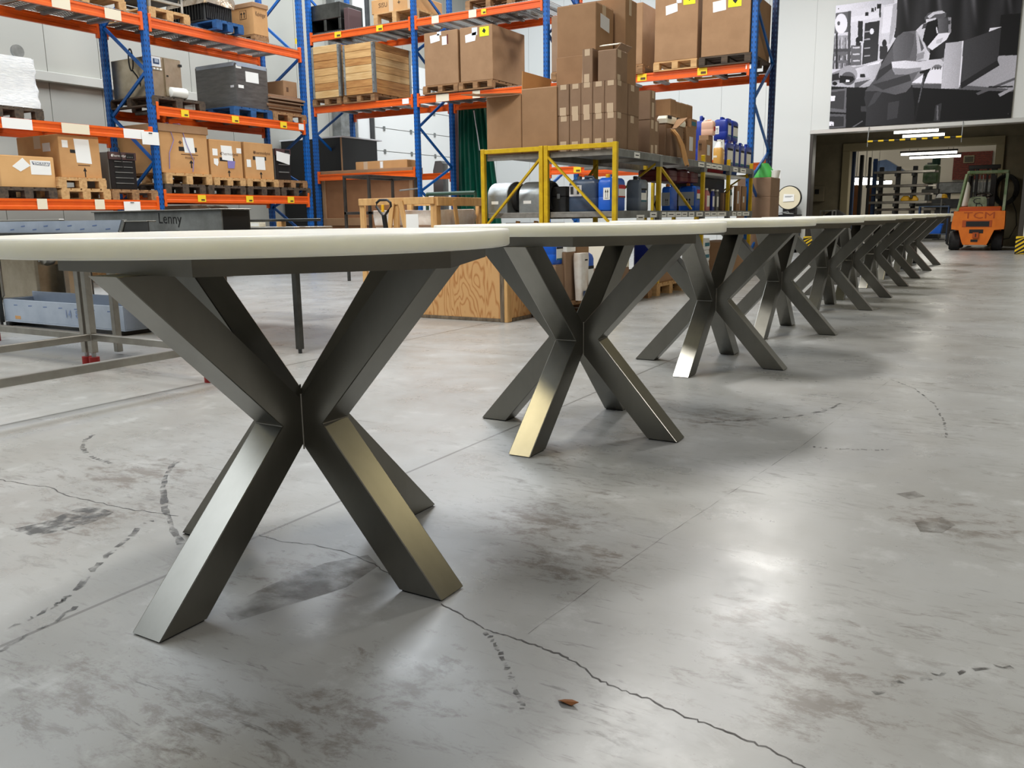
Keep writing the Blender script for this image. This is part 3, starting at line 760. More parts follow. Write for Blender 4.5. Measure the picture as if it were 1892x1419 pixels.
RY, RYB = 13.8, 15.1
RU = [-12.93, -10.26, -7.40, -3.76]
Z_RL, Z_RM, Z_RU = 1.885, 3.25, 4.655
Z_RL2 = 1.815
rr = thing('pallet_rack', 'blue and orange pallet rack standing across the hall before the back wall', 'rack', (0, 0, 0))
for u in RU:
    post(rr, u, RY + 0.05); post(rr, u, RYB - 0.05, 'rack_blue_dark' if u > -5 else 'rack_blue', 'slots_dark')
    braces(rr, RY + 0.1, RYB - 0.1, u, RZ, 'y', 'rack_blue')
def rlab(front, L): return L if front else ()
for f_, front in ((RY, True), (RYB - 0.055, False)):
    (x0, x1, x2, x3) = RU; e = 0.05
    beam(rr, 'x', x0 + e, x1 - e, f_, Z_RL, 0.13)
    beam(rr, 'x', x2 + e, x3 - e, f_, Z_RL2, 0.13, labels=rlab(front, [(1060, 1074, YL, .15, .9)]))
    beam(rr, 'x', x0 + e, x1 - e, f_, Z_RM, 0.13, labels=rlab(front, [(741, 753, PP, .15, .9)]))
    beam(rr, 'x', x1 + e, x2 - e, f_, Z_RM, 0.13, labels=rlab(front, [(804, 828, CR, 0, 1), (872, 886, CR, 0, 1)])); beam(rr, 'x', x2 + e, x3 - e, f_, Z_RM, 0.13, labels=rlab(front, [(1178, 1195, YL, .12, .95), (1289, 1307, YL, .12, .95), (1378, 1388, PP, .3, .8)]))
    beam(rr, 'x', x0 + e, x1 - e, f_, Z_RU, 0.13, labels=rlab(front, [(548, 558, YL, .12, .95), (621, 633, YL, .12, .95), (698, 710, YL, .12, .95)]))
    beam(rr, 'x', x1 + e, x2 - e, f_, Z_RU, 0.13, labels=rlab(front, [(800, 813, CR, 0, 1), (868, 882, CR, 0, 1), (891, 900, YL, .2, .9)])); beam(rr, 'x', x2 + e, x3 - e, f_, Z_RU + 0.35, 0.13)
mesh_deck(rr, RU[0] + 0.06, RU[1] - 0.06, RY + 0.02, RYB - 0.06, Z_RU + 0.012, 'x'); mesh_deck(rr, RU[1] + 0.06, RU[2] - 0.06, RY + 0.02, RYB - 0.06, Z_RU + 0.012, 'x')
mesh_deck(rr, RU[1] + 0.06, RU[2] - 0.06, RY + 0.02, RYB - 0.06, Z_RM + 0.012, 'x')
for (xa, xb) in ((RU[0], RU[1]), (RU[2], RU[3])):
    for i in range(7):
        q = xa + (xb - xa) * (i + 0.5) / 7; part('support_bar', rr, box(q - 0.04, RY + 0.055, Z_RM - 0.04, q + 0.04, RYB - 0.11, Z_RM), 'galv_dull')

# ================================================================== LOADS ON THE LEFT RACK
LF = -11.56                                  # front of the loads
def lspan(p0, p1, y): return PX(p0, y, LF).y, PX(p1, y, LF).y
def lpal(label, p0, p1, y, z, m, depth=1.1, group='pallets on the left rack', x1=LF + 0.06, H=0.15):
    a, b = lspan(p0, p1, y); b -= 0.012
    pallet(label, (x1 - depth / 2, (a + b) / 2, z), depth, b - a, m, group, H); return z + H
def lbox(p0, p1, yt, z0, depth=0.95, X=LF):
    ym = 250; a, b = PX(p0, yt, X).y, PX(p1, yt, X).y
    return (X - depth, a, z0, X, b, PX((p0 + p1) / 2, yt, X).z)
def thermo_print(t, B, u=0.5, v=0.72, logo=True, band=True, s=0.07):
    if logo:
        decal('print_mark', t, B, '+X', [(u - .2, v), (u - .16, v + .045), (u - .12, v), (u - .16, v - .045)], 'ink_brown', 0.002)
        lettering(t, B, '+X', u + .1, v, s, 'Thermodyne', 'ink_brown')
    if band: decal('print_band', t, B, '+X', rect(u - .22, v - .2, u + .24, v - .1), 'ink', 0.002)

# bay nearest the left edge, low level
z = lpal('dark weathered pallet under the carton with the angled paper', -6, 103, 357, Z_LOW0, 'pallet_dark')
t, B = carton('low wide carton with a tilted paper and a logo sheet, at the left edge', lbox(-3, 98, 288, z, 0.9), 'carton_bright')
decal('paper', t, B, '+X', [(.22, .66), (.36, .50), (.55, .70), (.42, .94)], 'paper')
decal('paper', t, B, '+X', rect(.55, .42, .93, .88), 'paper')
decal('logo_plate', t, B, '+X', [(.58, .84), (.92, .82), (.90, .71), (.60, .74)], 'cabinet_blue', 0.001, 0.003)
decal('logo_plate', t, B, '+X', [(.595, .83), (.905, .81), (.888, .725), (.612, .75)], 'paper', 0.001, 0.0045)
lettering(t, B, '+X', .75, .775, .042, 'HOBART', 'cabinet_blue', 1.3, 0.0068)
z = lpal('light pallet, lower of the two under the tall arrow carton', 108, 201, 350, Z_LOW0, 'pallet_light')
z = lpal('light pallet, upper of the two under the tall arrow carton', 104, 194, 342, z, 'pallet_light')
t, B = carton('tall carton with a big white sheet and an upward arrow, left of the slatted oven', lbox(106, 181, 250, z, 1.0), 'carton', tape=[('-Y', .42, .7, .58, 1.0)])
decal('paper', t, B, '+X', [(.40, .36), (.77, .34), (.74, .92), (.37, .92)], 'paper'); decal('paper', t, B, '+X', rect(.08, .70, .22, .87), 'paper'); decal('paper', t, B, '-Y', rect(.62, .62, .80, .82), 'paper_dim')
decal('print_band', t, B, '+X', rect(.26, .58, .74, .66), 'ink', 0.002); decal('arrow', t, B, '+X', arrow_pts(.58, .02, .045, .23), 'ink', 0.002)
decal('print_line', t, B, '+X', rect(.42, .29, .72, .31), 'ink_brown', .002)
z = lpal('brown pallet under the slatted oven, beside the first blue post', 203, 289, 360, Z_LOW0, 'pallet_mid')
def slat_oven(label, B, rows, top=True):
    x0, y0, z0, x1, y1, z1 = B; W, D, H = x1 - x0, y1 - y0, z1 - z0
    t = thing('holding_oven', label, 'oven', ((x0 + x1) / 2, (y0 + y1) / 2, z0)); L = (-W / 2, -D / 2, 0, W / 2, D / 2, H)
    part('body', t, cbox(*L, c=0.01), 'grey_plastic')
    decal('front_frame', t, L, '+X', rect(.02, .02, .98, .80), 'oven_front', 0.012)
    decal('control_band', t, L, '+X', rect(0.0, .80, 1.0, 1.0), 'oven_band', 0.03)
    for i in range(rows):
        v0 = .05 + i * .72 / rows
        decal('slot', t, L, '+X', rect(.2, v0, .82, v0 + .56 / rows), 'black', 0.002, 0.012)
        decal('slat', t, L, '+X', rect(.18, v0 + .58 / rows, .84, v0 + .68 / rows), 'galv', 0.02, 0.010)
    decal('display', t, L, '+X', rect(.62, .83, .92, .97), 'black', 0.006, 0.03)
    for i in range(3): decal('button', t, L, '+X', rect(.66 + .08 * i, .86, .70 + .08 * i, .89), 'grey_plastic', 0.004, 0.036)
    return t, L
t, B = slat_oven('dark holding oven with maroon control band and five slats, open to view', lbox(198, 248, 281, z, 0.75, LF - 0.1), 5)
decal('logo_mark', t, B, '+X', [(.07, .9), (.11, .94), (.15, .9), (.11, .86)], 'paper', 0.002, 0.03); lettering(t, B, '+X', .39, .9, .052, 'Thermodyne', 'paper', 1.0, 0.034)
part('power_cord', t, tube([(0.36, -0.1, 0.62), (0.40, -0.12, 0.66), (0.42, -0.06, 0.6), (0.43, -0.04, 0.45), (0.43, -0.02, 0.28)], 0.008, 6), 'black')
# low level: hanging white cards
for (p0, p1, y0, y1, lab, zt) in ((262, 293, 243, 267, 'white card hung over the end of the middle beam on the first post', Z_MID0), (229, 259, 372, 389, 'white card hung on the lowest orange beam at left', Z_LOW0)):
    a, b = PX(p0, y0, LX + 0.02).y, PX(p1, y0, LX + 0.02).y; zt_, zb_ = PX((p0 + p1) / 2, y0, LX + 0.02).z, PX((p0 + p1) / 2, y1, LX + 0.02).z
    t = thing('location_card', lab, 'sign', (LX + 0.014, (a + b) / 2, zb_)); hw = (b - a) / 2
    part('card', t, cbox(-0.004, -hw, 0, 0.004, hw, zt_ - zb_, 0.001), 'paper'); part('clip', t, cbox(-0.006, -0.03, (zt_ - zb_) * .86, 0.012, 0.03, (zt_ - zb_) * .93, 0.002), 'black')
# middle level: white wrapped load
z = lpal('dark pallet under the white wrapped bale at the left edge', -16, 78, 212, Z_MID0, 'pallet_dark')
def lumpy(B, nx=10, ny=10, nz=8, amp=0.015, flare=0.03):
    x0, y0, z0, x1, y1, z1 = B; rnd = random.Random(3); loops = []
    for i in range(nz + 1):
        s = 1 + flare * (1 - i / nz) ** 3; zz = z0 + (z1 - z0) * i / nz
        l = []
        for (px, py, _) in rrect((x1 - x0) * s, (y1 - y0) * s, 0.05, zz, 4, (x0 + x1) / 2, (y0 + y1) / 2): l.append((px + rnd.uniform(-amp, amp), py + rnd.uniform(-amp, amp), zz + rnd.uniform(-amp, amp) * 0.6))
        loops.append(l)
    return loft(loops)
B = lbox(-16, 64, 103, z, 1.0); cx, cy = (B[0] + B[3]) / 2, (B[1] + B[4]) / 2
t = thing('wrapped_bale', 'bright white stretch-wrapped bale with two castors on top', 'bale', (cx, cy, z)); Lb = (B[0] - cx, B[1] - cy, 0, B[3] - cx, B[4] - cy, B[5] - z)
part('wrapping', t, lumpy(Lb), 'wrap_white', True)
for q, r in ((-0.28, 0.075), (0.10, 0.085)):
    ca = part('castor_fork', t, cbox(Lb[3] - 0.16, q - 0.02, Lb[5] - 0.02, Lb[3] - 0.1, q + 0.02, Lb[5] + r, 0.005), 'galv')
    part('castor_wheel', ca, lathe([(r * .45, -0.02), (r, -0.018), (r, 0.018), (r * .45, 0.02)], 18, 'x', (Lb[3] - 0.07, q, Lb[5] + r * 0.95)), 'galv_dull', True)
# top level
pallet('pale pallet lying on the top wire deck at far left', (LF - 0.5, (PX(75, 10, LF).y + PX(229, 10, LF).y) / 2, Z_TOP + 0.02), 1.1, PX(229, 10, LF).y - PX(75, 10, LF).y, 'pallet_light', 'pallets on the left rack')
pallet('second pale pallet on the top deck, just left of the first blue post', (LF - 0.5, PX(229, 10, LF).y - 0.45, Z_TOP + 0.17), 1.0, 0.8, 'pallet_light', 'pallets on the left rack')

# second bay, low level
zd = lpal('dark pallet under the lidded carton, lower of two', 301, 377, 350, Z_LOW1, 'pallet_dark')
zd2 = lpal('pale new pallet under the lidded carton', 303, 389, 335, zd, 'pallet_light', H=0.17)
zd = lpal('dark pallet under the first arrow carton with taped papers', 381, 451, 352, Z_LOW1, 'pallet_dark')
zd3 = lpal('thin pale pallet under the first arrow carton with taped papers', 392, 451, 340, zd, 'pallet_light', H=0.13)
zd = lpal('dark pallet under the narrow carton with black band', 454, 514, 352, Z_LOW1, 'pallet_dark')
zd4 = lpal('thin pale pallet under the narrow carton with black band', 453, 512, 341, zd, 'pallet_light', H=0.13)
zd = lpal('dark pallet at the right end of the low level, lower one', 516, 571, 354, Z_LOW1, 'pallet_dark')
zd5 = lpal('dark pallet at the right end of the low level, upper one', 511, 565, 343, zd, 'pallet_mid', H=0.13)
B = lbox(292, 380, 232, zd2, 1.05); t, L = carton('large lidded carton tied with lilac cord, right of the first blue post', B, 'carton', name='carton')
W_, D_, H_ = L[3], L[4], L[5]
part('lid', t, cbox(L[0] - 0.02, L[1] - 0.02, H_ - 0.11, L[3] + 0.02, L[4] + 0.02, H_ + 0.012, 0.006), 'carton_brown')
decal('paper', t, L, '+X', [(.50, .44), (.72, .44), (.70, .76), (.47, .76)], 'paper'); decal('print_band', t, L, '+X', rect(.38, .47, .76, .56), 'ink', 0.002)
decal('print_mark', t, L, '+X', [(.38, .65), (.42, .69), (.46, .65), (.42, .61)], 'ink_brown', 0.002); decal('arrow', t, L, '+X', arrow_pts(.62, .12, .045, .17), 'ink', 0.002)
lettering(t, L, '+X', .6, .33, .05, 'FRAGILE', 'ink_brown'); decal('print_line', t, L, '+X', rect(.42, .395, .78, .41), 'ink_brown', .002)
part('cord', t, tube([(W_ + .01, -.32, .06), (W_ + .012, -.30, .3), (W_ + .012, -.2, .5), (W_ + .012, -.28, .75), (W_ + .04, -.3, H_ + 0.02), (W_ - .1, -.25, H_ + .03)], 0.006, 5), 'strap')
part('cord', t, tube([(W_ + .01, .12, .03), (W_ + .015, .15, .2), (W_ + .012, .04, .45), (W_ + .012, -.05, .75), (W_ + .04, -.1, H_ + 0.02), (W_ - .1, -.1, H_ + .03)], 0.006, 5), 'strap')
B = lbox(386, 445, 259, zd3, 0.95); t, L = carton('carton covered with taped papers and a torn picture label', B, 'carton')
thermo_print(t, L, .5, .64); decal('paper', t, L, '+X', [(.36, .48), (.70, .45), (.68, .86), (.34, .86)], 'paper', 0.004); decal('paper', t, L, '+X', rect(.08, .58, .23, .76), 'paper'); decal('paper', t, L, '+X', [(.10, .36), (.20, .30), (.24, .40), (.23, .50), (.10, .50)], 'paper')
decal('paper', t, L, '+X', rect(.83, .68, .98, .82), 'paper'); decal('picture_label', t, L, '+X', [(.52, .26), (.72, .26), (.76, .46), (.52, .46)], 'strap', 0.003, 0.004); decal('arrow', t, L, '+X', arrow_pts(.55, .03, .05, .18), 'ink', 0.002)
B = lbox(450, 503, 264, zd4, 0.95); t, L = carton('carton with printed logo, black band and long white sheet, left of the second oven', B, 'carton')
thermo_print(t, L, .5, .73, s=.075); decal('paper', t, L, '+X', [(.38, .26), (.69, .26), (.68, .62), (.36, .62)], 'paper', 0.004); decal('paper', t, L, '+X', rect(.06, .32, .20, .53), 'paper'); decal('arrow', t, L, '+X', arrow_pts(.53, .02, .05, .19), 'ink', 0.002)
t, L = slat_oven('dark oven with a taped white sheet, at the right end of the low level', lbox(506, 534, 275, zd5, 0.8, LF - 0.05), 3)
decal('paper', t, L, '+X', [(.02, .62), (.86, .50), (.92, .84), (.04, .92)], 'paper', 0.003, 0.04)

# second bay, middle level
zm = lpal('dark pallet under the stainless cabinet', 277, 376, 195, Z_MID1, 'pallet_dark')
B = lbox(277, 332, 106, zm, 0.95, LF - 0.02); cx, cy = (B[0] + B[3]) / 2, (B[1] + B[4]) / 2
t = thing('control_cabinet', 'stainless cabinet with blue-framed control panel behind the first blue post', 'cabinet', (cx, cy, zm)); L = (B[0] - cx, B[1] - cy, 0, B[3] - cx, B[4] - cy, B[5] - zm)
part('body', t, cbox(*L, c=0.008), 'stainless_warm')
dr = decal('door', t, L, '+X', rect(.42, .04, .97, .97), 'stainless_warm', 0.02); decal('hinge', dr, L, '+X', rect(.90, .82, .99, .88), 'black', 0.02, 0.02); decal('hinge', dr, L, '+X', rect(.90, .10, .99, .16), 'black', 0.02, 0.02); decal('lock', dr, L, '+X', rect(.47, .52, .52, .56), 'black', 0.01, 0.02)
decal('panel_frame', t, L, '+X', rect(.02, .74, .32, .98), 'paper_dim', 0.012); decal('display', t, L, '+X', rect(.07, .80, .27, .93), 'cabinet_blue', 0.014); decal('screen', t, L, '+X', rect(.12, .84, .24, .92), 'film_blue', 0.016)
for i in range(3): decal('knob', t, L, '+X', rect(.04 + .11 * i, .66, .10 + .11 * i, .70), 'white_plastic', 0.03)
part('cable_loop', t, tube([(0.1 + 0.05 * math.cos(a), L[1] - 0.06, .55 + .16 * math.sin(a)) for a in np.linspace(0, 2 * math.pi, 20)], 0.012, 6, True), 'black')
part('cable', t, tube([(0.1, L[1] - 0.05, .4), (0.18, L[1] - 0.03, .3), (0.2, L[1] + 0.02, .12)], 0.012, 6), 'black')
c0 = PX(315, 184, LF + 0.02); c1 = PX(345, 177, LF + 0.02)
t = thing('wrap_roll', 'white plastic roll lying in front of the stainless cabinet', 'roll', (LF + 0.0, (c0.y + c1.y) / 2, zm)); hl = (c1.y - c0.y) / 2
part('roll', t, lathe([(0.03, -hl), (0.075, -hl + .02), (0.085, hl - .05), (0.08, hl - 0.01), (0.04, hl)], 16, 'y', (0, 0, 0.086)), 'white_plastic', True); part('core', t, cyl((0, hl - 0.005, 0.086), (0, hl + 0.01, 0.086), 0.02, 10), 'grey_plastic')
zm2 = lpal('blue painted pallet under the grey wrapped crate', 428, 500, 210, Z_MID1, 'pallet_blue', 1.15)
c_ = PX(434, 160, LF)
B = lbox(434, 493, 120, zm2, 1.0); cx, cy = (B[0] + B[3]) / 2, (B[1] + B[4]) / 2
t = thing('wrapped_crate', 'dark grey crate in clear stretch film with taped sheets', 'crate', (cx, cy, zm2)); L = (B[0] - cx, B[1] - cy, 0, B[3] - cx, B[4] - cy, B[5] - zm2)
part('crate_body', t, cbox(*L, c=0.012), 'wrap_grey'); part('film_cap', t, lumpy((L[0] - .004, L[1] - .004, L[5] - 0.05, L[3] + .004, L[4] + .004, L[5] + 0.012), nz=2, amp=0.006, flare=0), 'film_blue', True)
decal('paper', t, L, '+X', rect(.30, .60, .70, .84), 'paper'); decal('paper', t, L, '+X', rect(.02, .88, .18, .95), 'paper'); decal('paper', t, L, '+X', rect(.06, .44, .22, .51), 'paper'); decal('paper', t, L, '-Y', rect(.86, .45, .94, .5), 'paper_dim')
zm3 = lpal('brown pallet under the stack of flat cardboard', 500, 563, 215, Z_MID1, 'pallet_mid')
a, b = lspan(494, 562, 190); zz = zm3; n = 0
ztop = PX(530, 177, LF).z
while zz < ztop - 0.005:
    th = 0.022 + 0.006 * (n % 3); o1, o2 = random.uniform(-.04, .03), random.uniform(-.05, .05)
    single('cardboard_sheet', ['lowest', 'second lowest', 'third lowest', 'fourth lowest', 'fifth lowest', 'sixth lowest', 'seventh', 'eighth', 'ninth', 'tenth', 'eleventh', 'twelfth', 'thirteenth'][min(n, 12)] + ' flat brown cardboard sheet in the stack on the pallet', 'cardboard', cbox(LF - 0.95 + o2, a + 0.02 + o1, zz, LF + 0.02 + o2, b - 0.04 + o1, zz + th, 0.003), 'sheets' if n % 2 else 'carton_grey', 'flat cardboard sheets on the left rack'); zz += th; n += 1
t, L = carton('small carton on top of the flat cardboard stack on the left rack', (LF - .5, PX(527, 165, LF).y, zz, LF - 0.04, PX(552, 165, LF).y, PX(545, 151, LF).z), 'carton_brown')
decal('print_mark', t, L, '+X', rect(.2, .3, .35, .6), 'ink_brown', 0.002)

# second bay, top level
zt_ = Z_TOP + 0.02
pallet('pale pallet on the top deck carrying a stainless frame', (LF - 0.5, (PX(272, 30, LF).y + PX(347, 30, LF).y) / 2, zt_), 1.1, PX(347, 30, LF).y - PX(272, 30, LF).y, 'pallet_light', 'pallets on the left rack')
a, b = lspan(276, 345, 10); cx, cy = LF - 0.45, (a + b) / 2; hw = (b - a) / 2 - 0.05
t = thing('stainless_frame', 'stainless tube frame with black panels on the top deck', 'frame', (cx, cy, zt_ + 0.15))
for sx in (-.38, .38):
    for sy in (-hw, hw): part('leg', t, cbox(sx - .02, sy - .02, 0, sx + .02, sy + .02, 1.1), 'stainless')
for zz in (0.12, 0.62, 1.06):
    part('rail', t, cbox(.36, -hw + .02, zz, .4, hw - .02, zz + .04), 'stainless'); part('rail', t, cbox(-.4, -hw + .02, zz, -.36, hw - .02, zz + .04), 'stainless')
part('panel', t, cbox(-.36, -hw + .02, .17, .33, hw - .02, .6), 'black'); part('panel', t, cbox(-.36, -hw + .02, .68, .33, hw - .02, 1.04), 'dark_grey')
B = corner(350, 388, 438, 40, 62, X=LF + 0.04, z0=zt_); 
pallet('blue pallet under the foil-wrapped finned machine on the top deck', ((B[0] + B[3]) / 2 - .1, (B[1] + B[4]) / 2, zt_), 1.0, B[4] - B[1], 'pallet_blue', 'pallets on the left rack')
t = thing('finned_cooler', 'dark finned cooler under crinkled plastic film on the blue pallet', 'machine', (B[3] - 0.55, (B[1] + B[4]) / 2, zt_ + 0.15)); hd = (B[4] - B[1]) / 2
part('body', t, cbox(-.44, -hd * .92, 0, .44, hd * .92, .62, .02), 'dark_grey')
for i in range(14): part('fin', t, box(.44, -hd * .86 + i * hd * 1.72 / 13 - .012, .05, .475, -hd * .86 + i * hd * 1.72 / 13 + .012, .46), 'black', key='fin%d' % i)
for i in range(12): part('fin', t, box(-.40 + i * .07, -hd * .92 - .03, .05, -.375 + i * .07, -hd * .92, .46), 'black', key='finb%d' % i)
part('film', t, lumpy((-.47, -hd * .98, .27, .5, hd * .98, .95), nz=6, amp=0.03, flare=0.05), 'foil', True)
B = corner(427, 469, 495, 8, 76, X=LF + 0.03, z0=zt_ + 0.1)
t, L = carton('tall carton printed with two arrows on the top deck beside the cooler', (B[0], B[1], zt_ + .1, B[3], B[4], PX(469, 6, LF).z), 'carton')
part('lid', t, cbox(L[0] - .015, L[1] - .015, L[5] - .06, L[3] + .015, L[4] + .015, L[5] + .014, .005), 'carton_brown')
decal('icon_frame', t, L, '-Y', rect(.40, .52, .70, .80), 'ink_brown', 0.002); decal('icon_field', t, L, '-Y', rect(.42, .535, .68, .785), 'carton', 0.003)
for u in (.48, .61): decal('arrow', t, L, '-Y', arrow_pts(u, .56, .05, .2), 'ink', 0.0045)
lettering(t, L, '+X', .5, .67, .11, 'Kelvinger', 'ink_brown', .55)
pallet('thin pallet under the arrow carton on the top deck', (t.location.x, t.location.y, zt_), B[3] - B[0], B[4] - B[1], 'pallet_mid', 'pallets on the left rack', .1)

# ================================================================== LOADS ON THE RIGHT RACK
RF = 13.76
def rx(p0, p1, y, Y=RF): return PY(p0, y, Y).x, PY(p1, y, Y).x
def rpal(label, p0, p1, y, z, m, D=1.25, Y=RF, H=0.15):
    a, b = rx(p0, p1, y, Y); pallet(label, ((a + b) / 2, Y + D / 2, z), b - a, D, m, 'pallets on the right rack', H); return z + H
# collar crates
def collar_crate(label, B, n=7):
    x0, y0, z0, x1, y1, z1 = B; cx, cy = (x0 + x1) / 2, (y0 + y1) / 2; W, D, H = x1 - x0, y1 - y0, z1 - z0
    t = thing('collar_crate', label, 'crate', (cx, cy, z0)); ph = H / n; ms = ['plank_a', 'plank_b', 'plank_c', 'plank_b', 'plank_a', 'plank_c', 'plank_b']
    part('lining', t, box(-W / 2 + .02, -D / 2 + .02, 0.0, W / 2 - .02, D / 2 - .02, H - .03), 'pallet_mid')
    for i in range(n):
        m = ms[(i * 3 + int(abs(cx) * 10)) % 7]; g = .003
        part('plank', t, cbox(-W / 2, -D / 2, i * ph + g, W / 2, -D / 2 + .022, (i + 1) * ph - g, .003), m)
        m = ms[(i * 2 + 1) % 7]
        part('plank', t, cbox(W / 2 - .022, -D / 2 + .022, i * ph + g, W / 2, D / 2, (i + 1) * ph - g, .003), m)
        part('plank', t, cbox(-W / 2, D / 2 - .022, i * ph + g, W / 2 - .022, D / 2, (i + 1) * ph - g, .003), m)
    for sx in (-1, 1):
        h = part('corner_hinge', t, cbox(sx * W / 2 - (.05 if sx > 0 else -.0), -D / 2 - .012, .01, sx * W / 2 + (.012 if sx > 0 else .05), -D / 2 + .004, H - .01, .003), 'galv')
        for i in range(n): part('hinge_bolt', h, cyl((sx * (W / 2 - .018), -D / 2 - .02, (i + .5) * ph), (sx * (W / 2 - .018), -D / 2 - .01, (i + .5) * ph), .012, 8), 'galv_dull')
    part('corner_hinge', t, cbox(W / 2 - .004, -D / 2 - .012, .01, W / 2 + .01, -D / 2 + .06, H - .01, .003), 'galv')
    part('corner_hinge', t, cbox(W / 2 - .004, D / 2 - .06, .01, W / 2 + .01, D / 2 + .01, H - .01, .003), 'galv')
    return t
zc = rpal('weathered pallet under the left plank crate', 577, 629, 180, Z_RM, 'pallet_mid')
a, b = rx(577, 628, 130); collar_crate('left wooden plank crate with steel corner hinges, half hidden by a blue post', (a, RF, zc, b, RF + 1.2, PY(610, 82, RF).z))
zc = rpal('brown pallet under the right plank crate', 634, 692, 178, Z_RM, 'pallet_mid')
a, b = rx(635, 691, 130); collar_crate('right wooden plank crate with steel corner hinges, showing two sides', (a, RF, zc, b, RF + 1.2, PY(690, 75, RF).z))
# two big cartons in the middle bay
zc = Z_RM + 0.02
zc1 = rpal('pallet under the left of the two big plain cartons', 781, 846, 163, zc, 'pallet_mid')
zc2 = rpal('pallet under the right of the two big plain cartons', 847, 909, 156, zc, 'pallet_mid')
a, b = rx(783, 845, 100); t, L = carton('big plain carton with three white papers, left of a pair by a blue post', (a, RF + .02, zc1, b, RF + 1.1, PY(814, 57, RF).z), 'carton_brown')
decal('paper', t, L, '-Y', [(.20, .80), (.48, .83), (.46, .96), (.18, .94)], 'paper'); decal('paper', t, L, '-Y', rect(.54, .74, .68, .90), 'paper'); decal('paper', t, L, '-Y', rect(.40, .93, .52, 1.0), 'paper_dim'); decal('print_band', t, L, '-Y', rect(.69, .75, .72, .93), 'can_red', 0.002)
a, b = rx(849, 909, 100); t, L = carton('big plain carton with a yellow notice, right of a pair by a blue post', (a, RF + .02, zc2, b, RF + 1.2, PY(895, 45, RF).z), 'carton_brown', tape=None)
decal('paper', t, L, '-Y', [(.18, .72), (.48, .74), (.52, .90), (.17, .86)], 'paper'); decal('paper', t, L, '-Y', rect(.38, .84, .55, .98), 'paper_dim')
nt_ = decal('notice', t, L, '-Y', rect(.62, .80, .90, .97), 'label_neon', 0.003); decal('icon', nt_, L, '-Y', [(.70, .89), (.75, .945), (.81, .90), (.77, .85)], 'ink', 0.002, 0.003)
# right bay
z0 = Z_RM
zg = rpal('pallet under the half hidden carton in the right bay', 1161, 1187, 128, z0, 'pallet_mid')
a, b = rx(1150, 1186, 60); t, L = carton('half hidden tall carton, leftmost on the right bay of the rack', (a, RF + .02, zg, b, RF + .78, PY(1175, 5, RF).z), 'carton_brown'); decal('print_band', t, L, '-Y', rect(.62, .72, .68, .84), 'can_red', 0.002); decal('paper', t, L, '-Y', rect(.45, .68, .6, .82), 'paper')
zh = rpal('pale pallet under the middle tall carton of the right bay', 1207, 1287, 118, z0, 'pallet_light')
a, b = rx(1209, 1288, 60); t, L = carton('middle tall carton of the right bay with yellow notice', (a, RF + .02, zh, b, RF + 1.1, PY(1250, -12, RF).z), 'carton_brown')
decal('paper', t, L, '-Y', [(.26, .70), (.53, .74), (.52, .87), (.25, .84)], 'paper'); nt_ = decal('notice', t, L, '-Y', rect(.66, .82, .93, .99), 'label_neon'); decal('icon', nt_, L, '-Y', [(.74, .91), (.79, .955), (.84, .91), (.80, .87)], 'ink', 0.002, 0.003); decal('paper', t, L, '-Y', rect(.5, .86, .62, .98), 'paper_dim')
zi = rpal('dark pallet under the right tall carton of the right bay', 1291, 1387, 108, z0, 'pallet_dark')
a, b = rx(1296, 1385, 50); t, L = carton('right tall carton beside the end post with yellow notice', (a, RF + .02, zi, b, RF + 1.25, PY(1340, -14, RF).z), 'carton_brown')
decal('paper', t, L, '-Y', [(.23, .71), (.50, .73), (.49, .90), (.22, .88)], 'paper'); nt_ = decal('notice', t, L, '-Y', rect(.54, .76, .81, .95), 'label_neon'); decal('icon', nt_, L, '-Y', [(.63, .86), (.68, .91), (.73, .86), (.69, .81)], 'ink', 0.002, 0.003)
# carton at the right end of the middle bay, behind the tall stack
zk = rpal('pallet behind the shelf cartons at the right of the middle bay', 1018, 1090, 145, Z_RM + .02, 'pallet_mid')
a, b = rx(1018, 1090, 80); carton('tall carton on the rack behind the stacked shelf cartons', (a, RF + .02, zk, b, RF + .9, PY(1024, 29, RF).z), 'carton_grey')
# top level
zu = Z_RU + 0.02
a, b = rx(570, 629, 30, RF + .15); cx = (a + b) / 2; hw = (b - a) / 2
t = thing('steel_housing', 'dark steel housing with two tall rounded openings on the upper deck', 'machine', (cx, RF + .5, zu)); H_ = PY(600, 5, RF + .1).z - zu
part('back', t, cbox(-hw, .15, 0, hw, .35, H_, .01), 'stainless_dark')
part('top_rail', t, cbox(-hw, -.35, H_ - .30, hw, .15, H_, .01), 'stainless_dark'); part('sill', t, cbox(-hw, -.35, 0, hw, .15, .05, .01), 'stainless_dark')
for q in (-hw, -.03, hw - .07): part('jamb', t, cbox(q, -.35, .05, q + .07, .15, H_ - .30, .01), 'stainless_dark')
for q in (-hw * .5, hw * .52): part('inner_plate', t, cbox(q - .03, .10, .08, q + .15, .15, H_ - .38, .01), 'stainless')
a, b = rx(632, 641, 30, RF + .15); single('steel_post_offcut', 'narrow brown steel panel standing beside the dark steel housing', 'panel', cbox(a, RF + .2, zu, b, RF + .6, PY(637, 14, RF + .2).z, .01), 'oven_band')
a, b = rx(684, 762, 30, RF + .1); H1 = 0.2
pallet('pale pallet with boxed ends on the upper deck beside the blue post', ((a + b) / 2, RF + .75, zu), b - a, 1.1, 'pallet_light', 'pallets on the right rack', 0.24)
a, b = rx(690, 768, 30, RF + .3); t, L = carton('long flat taped carton lying on the upper pallet', (a, RF + .25, zu + .24, b, RF + 1.2, zu + .24 + .26), 'carton', tape=[('-Y', .42, 0, .52, 1), ('-Y', .86, 0, .92, 1)])
lettering(t, L, '-Y', .28, .55, .12, 'SISU', 'ink_brown'); lettering(t, L, '-Y', .66, .55, .14, '+', 'ink')
